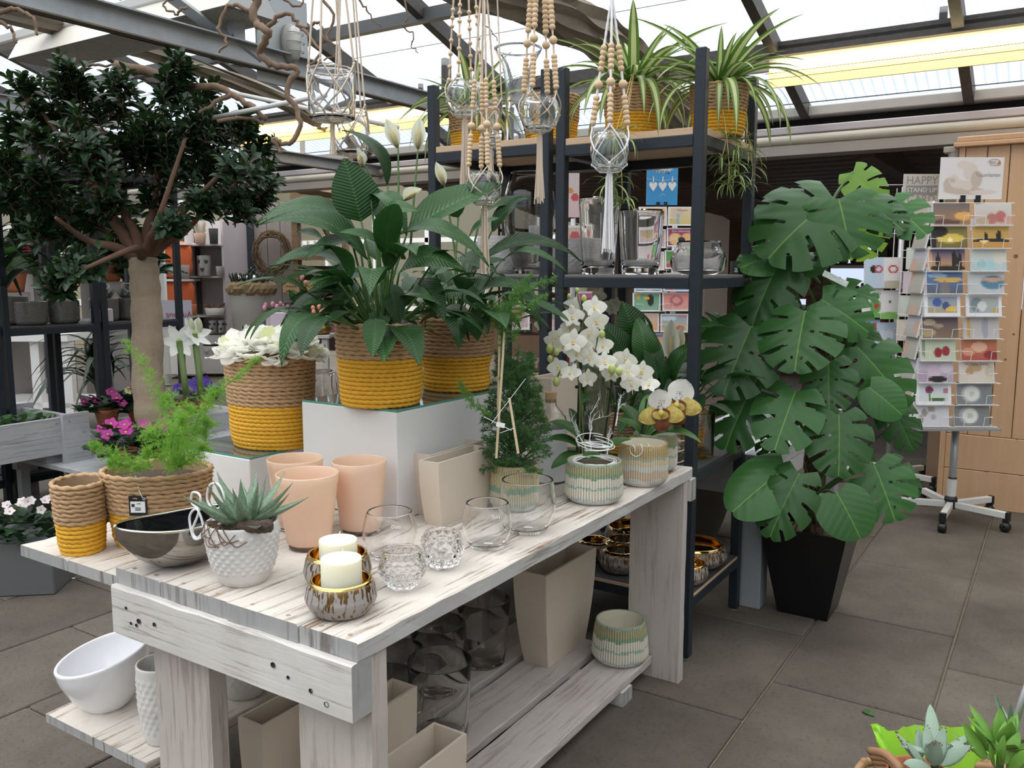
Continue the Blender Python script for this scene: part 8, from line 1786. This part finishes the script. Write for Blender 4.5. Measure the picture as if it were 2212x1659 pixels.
# third rack, seen through the steel rack
cr3 = thing('card_rack', 'third card rack with colourful birthday cards seen through the steel rack', 'rack', world_at((1455-1106)*6.1/1852.9, 6.15, 0), YAW)
five_star(cr3); obj('pole', MB().tube([(0,0,.13),(0,0,1.86)], .02, 14), mat('grey_pole'), cr3, smooth=True); k = 5.95/1852.9
for x in (-.30,-.08,.14): obj('upright', MB().tube([(x,-.16,.45),(x,-.16,1.84)], .003, 5), M_WIREW, cr3)
wq = (.75,.74,.74)
C3 = [('sunset sea card, top left', 1405, 447, (.72,.45,.15), (.66,.42,.36), [(.6,.3,.4,.15,(.75,.6,.3))]), ('dream-catcher wishes card, top right', 1468, 447, (.66,.60,.42), (.62,.45,.15), [(.32,.7,.24,.4,(.60,.50,.36)),(.35,.3,.06,.4,(.25,.40,.42))]), ('straw hat card, second row left', 1404, 494, (.40,.28,.12), (.58,.40,.45), [(.5,.6,.35,.25,(.42,.30,.12))]), ('crimson card with a car at night, second row right', 1466, 491, (.36,.05,.12), (.20,.03,.10), [(.3,.4,.25,.35,(.78,.50,.25)),(.72,.4,.25,.35,(.78,.45,.2)),(.52,.35,.14,.2,K)]), ('pink and white card, third row left', 1402, 541, (.60,.52,.50), (.64,.58,.52), [(.75,.35,.12,.2,(.55,.12,.2))]), ('green clover card, third row right', 1463, 538, (.08,.28,.06), (.12,.36,.08), [(.5,.5,.2,.3,(.2,.45,.12)),(.2,.2,.15,.2,(.55,.1,.1))]), ('blue sea card, fourth row left', 1399, 588, (.10,.25,.40), (.14,.30,.42), [(.5,.2,.5,.1,wq)]), ('bright patchwork card, fourth row right', 1461, 586, (.62,.50,.10), (.10,.20,.50), [(.3,.3,.12,.3,(.6,.1,.1)),(.7,.4,.12,.3,(.1,.4,.2))]), ('toucan in jungle card, fifth row left', 1396, 629, (.12,.34,.18), (.25,.42,.30), [(.64,.6,.13,.35,K),(.5,.72,.13,.08,(.75,.42,.05)),(.2,.8,.08,.2,(.6,.4,.05))]), ('salmon heart-in-sand card, fifth row right', 1460, 628, (.66,.22,.20), (.66,.36,.30), [(.5,.55,.26,.33,(.42,.12,.14)),(.5,.58,.15,.2,(.68,.30,.27))]), ('orange sunset wishes card, sixth row left', 1394, 673, (.66,.50,.45), (.70,.34,.12), [(.3,.6,.2,.2,(.7,.6,.55))]), ('beach chairs card, sixth row right', 1457, 674, (.20,.38,.58), (.60,.42,.15), [(.7,.2,.16,.2,(.5,.12,.06)),(.3,.75,.3,.15,(.6,.66,.7)),(.85,.9,.3,.1,(.55,.25,.25))]), ('sunset meadow card, seventh row', 1432, 716, (.15,.18,.50), (.45,.45,.10), [(.5,.6,.4,.2,(.7,.35,.15))])]
for lab, px, py, a, b, bl in C3:
    t = gcard(lab+' of third card rack', world_at((px-1106)*k, 5.95, 1.417+(584-py-42)*k), 60*k, 40*k, YAW, paint(20, 14, a, b, bl, (.04, wq)), 20, 14, 5, -.14, {1468: 'Wünsche', 1466: 'Zum Geburtstag'}.get(px), mat('red_print') if px == 1468 else M_CARDW)
    x, y = (px-1455)*k, 0; wire_front(cr3, x, 1.417+(584-py-42)*k, 60*k, -.20)
k = 5.98/1852.9
bs = sign('card_sign', 'bright blue sign with three white hearts on a line above the third card rack', world_at((1423-1106)*k, 5.98, 1.417+(584-446)*k), 66*k, 83*k, YAW, paint(30, 38, (.06,.32,.62), (.05,.30,.62), [(.5,.95,.38,.16,(.55,.68,.78))]), 30, 38)
text_obj('lettering', 'Words', 12*k, M_INK, bs, (-2*k,-.001,70*k), (PI/2,.15,0), .0002)
hrt = [(0,-1.25),(.75,-.2),(.95,.35),(.62,.78),(.2,.68),(0,.35),(-.2,.68),(-.62,.78),(-.95,.35),(-.75,-.2)]
for x in (-19, 1, 21): obj('heart', MB().prism([(x*k+a*9.5*k, 40*k+b*9.5*k) for a, b in hrt], -.004, -.0005), M_CARDW, bs); obj('peg', MB().box((x-1)*k,(x+1)*k,-.005,-.001,47*k,59*k), M_CARDW, bs)
obj('line', MB().tube([(-33*k,-.002,54*k),(0,-.002,50*k),(33*k,-.002,54*k)], .0012, 4), M_CARDW, bs); obj('sun_logo', MB().tube([(1*k+5*k*math.cos(a),-.001,18*k+5*k*math.sin(a)) for a in np.linspace(0,PI,10)], .001, 4), M_CARDW, bs)
k = 6.3/1852.9
for lab, px, py, w, h, tp, bt, bl in (('tall pale pink sign with a red seal behind the middle rack shelf', 1233, 472, 30, 92, (.70,.60,.58), (.72,.52,.50), [(.7,.45,.3,.1,(.6,.1,.1)),(.3,.6,.3,.08,(.62,.30,.10))]),): sign('card_sign', lab, world_at((px-1106)*k, 6.3, 1.417+(584-py)*k), w*k, h*k, YAW, paint(12, 24, tp, bt, bl), 12, 24, False)
cr4 = thing('card_rack', 'fourth card rack with pink cards seen behind the white orchid', 'rack', world_at((1240-1106)*k, 6.5, 0), YAW); five_star(cr4); obj('pole', MB().tube([(0,0,.13),(0,0,1.80)], .02, 14), mat('grey_pole'), cr4, smooth=True)
for x in (-.2,0,.2): obj('upright', MB().tube([(x,-.16,.5),(x,-.16,1.8)], .003, 5), M_WIREW, cr4)
for j, (px, py, lab, a, b) in enumerate(((1240,520,'tan strawberry card',(.55,.42,.30),(.6,.5,.4)), (1165,520,'white and pink card',(.62,.6,.6),(.6,.35,.4)), (1262,590,'apple card',(.62,.50,.36),(.6,.45,.25)), (1200,600,'olive card',(.35,.36,.22),(.5,.5,.36)), (1268,660,'magenta sparkle card',(.55,.12,.28),(.6,.25,.36)), (1212,690,'rose-pink card',(.6,.30,.33),(.62,.45,.42)), (1120,680,'pale card',(.6,.57,.55),(.5,.35,.35)), (1290,740,'orange-pink card',(.62,.36,.2),(.6,.4,.35)))):
    gcard(lab+' on the fourth card rack', world_at((px-1106)*k, 6.3, 1.417+(584-py-30)*k), 48*k, 62*k, YAW, paint(12, 14, a, b, [(.5,.6,.25,.22,(.45,.08,.10) if j % 2 == 0 else (.66,.6,.5))], (.06, wq)), 12, 14, 4, -.12); wire_front(cr4, (px-1240)*k, 1.417+(584-py-30)*k, 48*k, -.24)
# shop depth: cardboard display, shelves with merchandise, black box with a white letter
k = 7.0/1852.9
cd = thing('cardboard_display', 'plain brown-grey cardboard display standing right of the third card rack', 'display', world_at((1542-1106)*k, 7.0, 0), YAW+.2); obj('sheet', MB().prism([(-26*k,0),(26*k,0),(26*k,1.417+(584-478)*k),(10*k,1.417+(584-470)*k),(-26*k,1.417+(584-462)*k)], -.02, .02), mat('cardboard', (.25,.20,.165), .8), cd)
k = 3.55/1852.9
gb_ = thing('gift_card_box', 'small black box with a white letter a on the middle shelf end', 'box', (-1.105, 3.36, 1.4025), YAW); obj('box', MB().box(-.018,.018,-.012,.012,0,.052), M_BLACK, gb_); text_obj('lettering', 'a', .036, M_CARDW, gb_, (0,-.0125,.020), (PI/2,0,0), .0003)
o_ = mat('shop_dark_wood', (.10,.055,.03), .8)
for j, (px, d, lab) in enumerate(((1690,9.0,'dark shop shelf with red and yellow gift items behind the monstera'), (1830,9.5,'dark shop shelf with autumn-coloured items left of the second card rack'), (1160,9.3,'brown shop shelf with small boxes behind the smoked vase'))):
    k = d/1852.9; t = thing('shop_shelf', lab, 'shelf', world_at((px-1106)*k, d, 0), YAW); r_ = random.Random(j)
    for z in (.35,.75,1.15,1.5,1.85): obj('board', MB().box(-.42,.42,-.15,.15,z-.02,z), o_, t)
    for x in (-.42,.40): obj('side', MB().box(x,x+.02,-.15,.15,0,1.9), o_, t)
    for z in (.35,.75,1.15,1.5):
        for q in range(6): h = r_.uniform(.08,.22); obj('ware', MB().box(-.38+.13*q,-.38+.13*q+r_.uniform(.05,.11),-.1,.05,z+.0005,z+h,b=.01), mat('ware_%d' % r_.randint(0,6), r_.choice(((.40,.06,.04),(.45,.25,.05),(.35,.12,.05),(.30,.28,.22),(.10,.12,.07),(.45,.40,.33))), .6), t)

# ================================================================ foreground: basket of succulents bottom right
M_WICK = mat('peeled_willow', (.36,.20,.10), .6, noise=(12,.6,(.23,.12,.06),(1,1,1)))
wk_ = thing('wicker_basket', 'willow basket lined with lime paper at the bottom right corner', 'basket', (-0.077, 1.443, 0.619)); wo = Vector(wk_.location)
rx, ry, hb2 = .175, .14, .12
for k in range(7):
    z = -.150+.018*k; m = MB().tube([((rx+.004*math.sin(a*9+k*PI))*math.cos(a), (ry+.004*math.sin(a*9+k*PI))*math.sin(a), z+.003*math.sin(a*9+k*PI)) for a in np.linspace(0, 2*PI, 90)], .0075, 6, cap=False)
    obj('willow_rod', m, M_WICK, wk_, None, (0,0,.5), smooth=True)
for k in range(20):
    a = 2*PI*k/20; obj('stake', MB().tube([(rx*math.cos(a), ry*math.sin(a), -.16), (rx*1.02*math.cos(a+.1), ry*1.02*math.sin(a+.1), -.03)], .006, 6), M_WICK, wk_, None, (0,0,.5), smooth=True)
for k in range(4):
    obj('corner_rod', MB().tube(spline([V3(*(-0.208, 1.378, 0.663))-wo+V3(.004*k,0,-.008*k), V3(*(-0.178, 1.330, 0.690))-wo+V3(.004*k,0,-.006*k), V3(*(-0.151, 1.299, 0.691))-wo+V3(.0,0,-.004*k)], 5), .0065, 6), M_WICK, wk_, smooth=True)
obj('bottom', MB().lathe([(.001,-.16),(1,-.16)], 24, sx=rx, sy=ry), M_WICK, wk_)
st_ = thing('basket_support', 'dark stand under the willow basket, out of frame', 'stand', (wo.x, wo.y, 0)); obj('block', MB().box(-.16,.16,-.14,.14,0,wo.z-.162), M_BLACK, st_)
M_LIME = leafmat('lime_paper', (.30,.62,.04), (.5,.9,.1), .5, .35)
lp2 = thing('lime_paper', 'bright lime green wrapping paper lining the willow basket', 'paper', tuple(wo))
def sheet(pts, nm='sheet'):
    P = [Vector(p)-wo for p in pts]; n = 14; vs = []; fs = []
    for i in range(n+1):
        for j in range(5):
            s, t = i/n, j/4; p = (P[0].lerp(P[1], s)).lerp(P[3].lerp(P[2], s), t); vs.append(p+V3(.006*math.sin(i*1.3+j), .008*math.cos(i*1.1), .004*math.sin(i*2.1)*t))
    for i in range(n):
        for j in range(4): q = i*5+j; fs.append((q, q+5, q+6, q+1))
    o = obj(nm, MB().add(vs, fs), M_LIME, lp2, smooth=True); return o
sheet(((-0.176, 1.389, 0.606), (-0.073, 1.567, 0.554), (-0.082, 1.620, 0.625), (-0.214, 1.424, 0.679))); sheet(((-0.087, 1.558, 0.554), (-0.007, 1.609, 0.554), (-0.054, 1.657, 0.592), (-0.081, 1.624, 0.645)))
sheet(((-0.160, 1.335, 0.649), (-0.159, 1.445, 0.590), (-0.205, 1.463, 0.662), (-0.211, 1.404, 0.688)))
M_KAL = mat('felted_leaf', (.24,.33,.25), .85, noise=(9,.4,(.33,.41,.33),(1,1,1)), sheen=.3); M_KTIP = mat('brown_leaf_tip', (.13,.05,.03), .8); M_JADE = mat('jade_leaf', (.10,.24,.035), .35, noise=(4,.5,(.19,.33,.06),(1,1,1))); M_HAW = mat('haworthia_leaf', (.045,.13,.045), .5, noise=(45,.7,(.3,.4,.3),(1,1,1)))
fk = fleshy(.20,.07,.12); fk.materials.append(M_KAL)
def oval_fleshy(w, mt):
    m = MB(); vs = []; fs = []; n = 10
    for i in range(n+1):
        x = i/n; hw = w*math.sin(PI*min(1, x**.8*.97+.02))**.75+.004; t = .05*math.sin(PI*min(.98,x+.02))
        for a in range(8): vs.append((x, hw*math.cos(a*PI/4), t*math.sin(a*PI/4)+.10*x*x+.1*abs(math.cos(a*PI/4))*hw))
    for i in range(n):
        for j in range(8): fs.append((i*8+j, i*8+(j+1)%8, (i+1)*8+(j+1)%8, (i+1)*8+j))
    me = m.add(vs, fs).mesh('leaf', True); me.materials.append(mt); return me
kl, jl = oval_fleshy(.17, M_KAL), oval_fleshy(.20, M_JADE)
def succ(name, label, loc, leaves, me, n, L, seed, tips=False):
    r_ = random.Random(seed); loc = Vector(loc); t = thing(name, label, 'plant', tuple(loc))
    for b, e in leaves:
        b, e = Vector(b), Vector(e); o = obj('leaf', me, None, t); put(o, frame(b-loc, e-b, facing(b, .6, .6, .15, r_)) @ Matrix.Scale((e-b).length, 4))
        if tips:
            for q in range(4): obj('spot', MB().ball((0,0,0), .0022, 6, 4), M_KTIP, o, (.88+.035*q, (-1)**q*(.10-.02*q), .10), scale=9)
    for k in range(n):
        a = r_.uniform(0,6.3); el = r_.uniform(0,1.3); d = V3(math.cos(a)*math.cos(el), math.sin(a)*math.cos(el), math.sin(el)); put(obj('leaf', me, None, t), frame(d*.01+V3(0,0,r_.uniform(-.02,.02)), d, V3(-d.x,-d.y,1)) @ Matrix.Scale(L*r_.uniform(.7,1.1), 4))
    obj('stem', MB().tube([(0,0,-.07),(0,0,.01)], .006, 6), M_GRN, t)
    return t
succ('kalanchoe', 'grey felted kalanchoe with brown-edged leaves in the willow basket', (-0.113, 1.347, 0.687), [((-0.129, 1.337, 0.689), (-0.168, 1.296, 0.740)), ((-0.132, 1.336, 0.695), (-0.140, 1.360, 0.727)), ((-0.117, 1.323, 0.703), (-0.129, 1.346, 0.745)), ((-0.108, 1.305, 0.711), (-0.100, 1.319, 0.764)), ((-0.104, 1.308, 0.711), (-0.062, 1.295, 0.757)), ((-0.110, 1.282, 0.719), (-0.104, 1.246, 0.770)), ((-0.110, 1.259, 0.727), (-0.144, 1.216, 0.744)), ((-0.124, 1.306, 0.705), (-0.151, 1.294, 0.736)), ((-0.109, 1.283, 0.723), (-0.115, 1.251, 0.774)), ((-0.099, 1.333, 0.696), (-0.088, 1.323, 0.739))], kl, 10, .06, 1, True)
succ('jade_plant', 'glossy green jade plant at the right of the willow basket', (-0.031, 1.378, 0.706), [((-0.049, 1.367, 0.706), (-0.085, 1.374, 0.748)), ((-0.038, 1.397, 0.702), (-0.072, 1.405, 0.741)), ((-0.028, 1.358, 0.717), (-0.029, 1.388, 0.760)), ((-0.024, 1.337, 0.722), (-0.009, 1.354, 0.767)), ((-0.035, 1.308, 0.730), (-0.048, 1.282, 0.771)), ((-0.030, 1.312, 0.734), (-0.031, 1.283, 0.788)), ((-0.018, 1.318, 0.727), (0.007, 1.316, 0.764))], jl, 14, .06, 2)
hw = fleshy(.10,.05,.05); hw.materials.append(M_HAW)
succ('haworthia', 'pale-spotted spiky haworthia behind the jade plant, at the frame corner', (-0.020, 1.499, 0.670), [((-0.023, 1.498, 0.672), (-0.049, 1.512, 0.718)), ((-0.020, 1.500, 0.672), (-0.021, 1.530, 0.715)), ((-0.017, 1.480, 0.683), (-0.009, 1.492, 0.729)), ((-0.026, 1.496, 0.670), (-0.036, 1.519, 0.705))], hw, 14, .07, 3)
pp = thing('nursery_pot', 'small orange nursery pot rim among the succulents', 'pot', (-0.132, 1.332, 0.676)); obj('rim', MB().lathe([(.034,-.05),(.042,0),(.045,0),(.044,-.012),(.038,-.05)], 28), mat('orange_plastic', (.42,.13,.06), .5), pp, smooth=True)
rod = thing('metal_rod', 'thin grey metal rod rising at the right frame edge', 'rod', (-0.018, 1.609, 0.673)); ro = Vector(rod.location); obj('rod', MB().tube([Vector((-0.021, 1.605, 0.661))-ro, Vector((0.004, 1.638, 0.770))-ro], .005, 8), mat('grey_pole'), rod, smooth=True)
lfw = thing('fallen_leaf', 'single small green leaf fallen on the slabs', 'leaf', (-0.457, 2.825, 0.002)); put(obj('blade', rlm, None, lfw), Matrix.Rotation(-.5,4,'Z') @ Matrix.Scale(.045,4))
ptw = thing('paper_scrap', 'tiny white paper scrap on the slabs at left', 'paper', (-3.776, 2.115, 0.002), .4); obj('scrap', MB().box(-.014,.014,-.008,.008,0,.0006), M_CARDW, ptw)

# ================================================================ overhead: tray light, bulkhead lamp, corkscrew branches
M_TRAYW = mat('cream_tray', (.70,.66,.56), .45); M_TRAYG = mat('grey_tray_end', (.52,.53,.52), .5)
ty = thing('tray_light', 'long cream tray light with white mesh underside at the upper left', 'lamp', (-4.9, 3.31, 2.78)); w2 = .18
for a, b in ((-1.12, 1.13),):
    for sgn_ in (-1, 1):
        obj('side_wing', MB().add([(a,sgn_*.05,.16),(b,sgn_*.05,.16),(b,sgn_*w2,.0),(a+.1,sgn_*w2,.0)], [(0,1,2,3)]).add([(a,sgn_*.05,.164),(b,sgn_*.05,.164),(b,sgn_*w2,.004),(a+.1,sgn_*w2,.004)], [(3,2,1,0)]), M_TRAYW, ty)
    obj('end_plate', MB().add([(b,-w2,0),(b,w2,0),(b,.05,.16),(b,-.05,.16)], [(0,1,2,3)]), M_TRAYG, ty); obj('end_plate', MB().add([(a+.1,-w2,0),(a+.1,w2,0),(a+.02,.05,.16),(a+.02,-.05,.16)], [(3,2,1,0)]), M_TRAYG, ty)
mm = MB()
for k in range(90): x = -1.0+2.1*k/90; mm.tube([(x,-w2,.002),(x+.012,w2,.002)], .0022, 4, cap=False)
for k in range(15): y = -w2+2*w2*k/14; mm.tube([(-1.02,y,.002),(1.12,y,.002)], .0018, 4, cap=False)
stuff(obj('mesh_grille', mm, M_TRAYG, ty)); obj('top_rail', MB().box(-2.6,1.1,-.06,.06,.165,.23,b=.01), M_ALU, ty); obj('hanger', MB().box(-.02,.02,-.02,.02,.23,.62), M_BAR, ty)
for x in (-.3, .7): obj('tube', MB().tube([(x-.4,0,.12),(x+.4,0,.12)], .016, 8), M_CARDW, ty)
bl = thing('bulkhead_lamp', 'oval bulkhead lamp with wire cage on the zinc plate', 'lamp', (-3.935, 3.72, 2.735)); Mb = mat('lamp_grey', (.34,.33,.31), .5)
obj('body', MB().ball((0,0,0), 1, 20, 10, sc=(.045,.065,.115)), Mb, bl, smooth=True); obj('lens', MB().ball((.03,0,0), 1, 20, 10, sc=(.05,.05,.10)), mat('ribbed_lens', (.55,.54,.50), .25, coat=.3), bl, smooth=True)
for z in (-.05, 0, .05): obj('cage_wire', MB().tube([(.035+.052*math.cos(a)*math.sqrt(1-(z/.12)**2), .062*math.sin(a)*math.sqrt(1-(z/.12)**2), z) for a in np.linspace(-1.5,1.5,12)], .003, 5), Mb, bl)
obj('cage_wire', MB().tube([(.035+.055*math.cos(a),0,.11*math.sin(a)) for a in np.linspace(-1.5,1.5,14)], .003, 5), Mb, bl)
M_HAZ = mat('hazel_bark', (.17,.11,.07), .8, noise=(30,.5,(.26,.18,.12),(1,1,1)))
def corkscrew(label, runs, seed):
    r_ = random.Random(seed); o_ = Vector(runs[0][0][0]); t = thing('hazel_branch', label, 'branch', tuple(o_))
    for pts, r in runs:
        P = spline([Vector(p)-o_ for p in pts], 6); P = [p+V3(r_.uniform(-1,1), r_.uniform(-1,1), r_.uniform(-1,1))*.006 for p in P]
        obj('stem', MB().tube(P, [lerp(r, r*.45, i/(len(P)-1)) for i in range(len(P))], 7), M_HAZ, t, smooth=True)
    return t
corkscrew('corkscrew hazel branch winding around the truss beam left of the jar hanger', [(((-2.775, 2.467, 2.515), (-2.786, 2.443, 2.406), (-2.692, 2.433, 2.338), (-2.758, 2.441, 2.278), (-2.708, 2.465, 2.224), (-2.629, 2.512, 2.206), (-2.653, 2.482, 2.115), (-2.599, 2.500, 2.006), (-2.631, 2.465, 1.915), (-2.686, 2.433, 1.933), (-2.652, 2.446, 1.878)), .017), (((-2.784, 2.447, 2.424), (-2.864, 2.402, 2.460), (-2.903, 2.362, 2.369), (-2.869, 2.376, 2.315), (-2.897, 2.352, 2.278)), .009), (((-2.741, 2.466, 2.369), (-2.637, 2.481, 2.418), (-2.587, 2.503, 2.356), (-2.527, 2.544, 2.374), (-2.507, 2.546, 2.302)), .010), (((-2.587, 2.503, 2.356), (-2.482, 2.494, 2.253), (-2.514, 2.463, 2.183), (-2.460, 2.494, 2.165)), .007), (((-2.795, 2.448, 2.479), (-2.711, 2.504, 2.488), (-2.647, 2.540, 2.451), (-2.619, 2.564, 2.497)), .007), (((-3.017, 2.302, 2.451), (-3.047, 2.279, 2.427), (-3.095, 2.253, 2.460), (-3.013, 2.312, 2.496)), .006)], 1)
corkscrew('thin corkscrew hazel twigs hanging between the macrame hangers', [(((-1.959, 2.366, 2.354), (-1.939, 2.365, 2.261), (-1.952, 2.351, 2.230), (-1.919, 2.369, 2.207), (-1.921, 2.361, 2.168), (-1.900, 2.372, 2.152)), .0035), (((-2.089, 2.280, 2.338), (-2.045, 2.299, 2.276), (-2.015, 2.310, 2.230)), .004), (((-1.733, 2.508, 2.339), (-1.716, 2.505, 2.246), (-1.677, 2.522, 2.192)), .0035), (((-2.271, 2.291, 2.386), (-2.223, 2.306, 2.290), (-2.239, 2.286, 2.226), (-2.188, 2.311, 2.177), (-2.240, 2.273, 2.145)), .006)], 2)
corkscrew('thick fallen-looking bough lying on the white pipes behind the ficus crown', [(((-4.278, 2.816, 2.484), (-4.112, 2.917, 2.441), (-3.920, 2.968, 2.365), (-3.735, 3.023, 2.343), (-3.631, 3.080, 2.285), (-3.474, 3.105, 2.182)), .028), (((-3.673, 3.057, 2.308), (-3.749, 3.001, 2.261), (-3.806, 2.957, 2.214)), .015), (((-3.723, 3.004, 2.174), (-3.584, 3.096, 2.190), (-3.522, 3.130, 2.155)), .012), (((-4.420, 2.722, 2.460), (-4.401, 2.738, 2.484), (-4.278, 2.816, 2.479)), .012)], 3)
corkscrew('bare twig reaching in at the top left corner', [(((-3.863, 2.004, 2.482), (-3.799, 2.048, 2.501), (-3.731, 2.086, 2.463), (-3.710, 2.089, 2.395)), .012), (((-3.845, 2.011, 2.453), (-3.810, 2.029, 2.424), (-3.781, 2.038, 2.366)), .010)], 4)
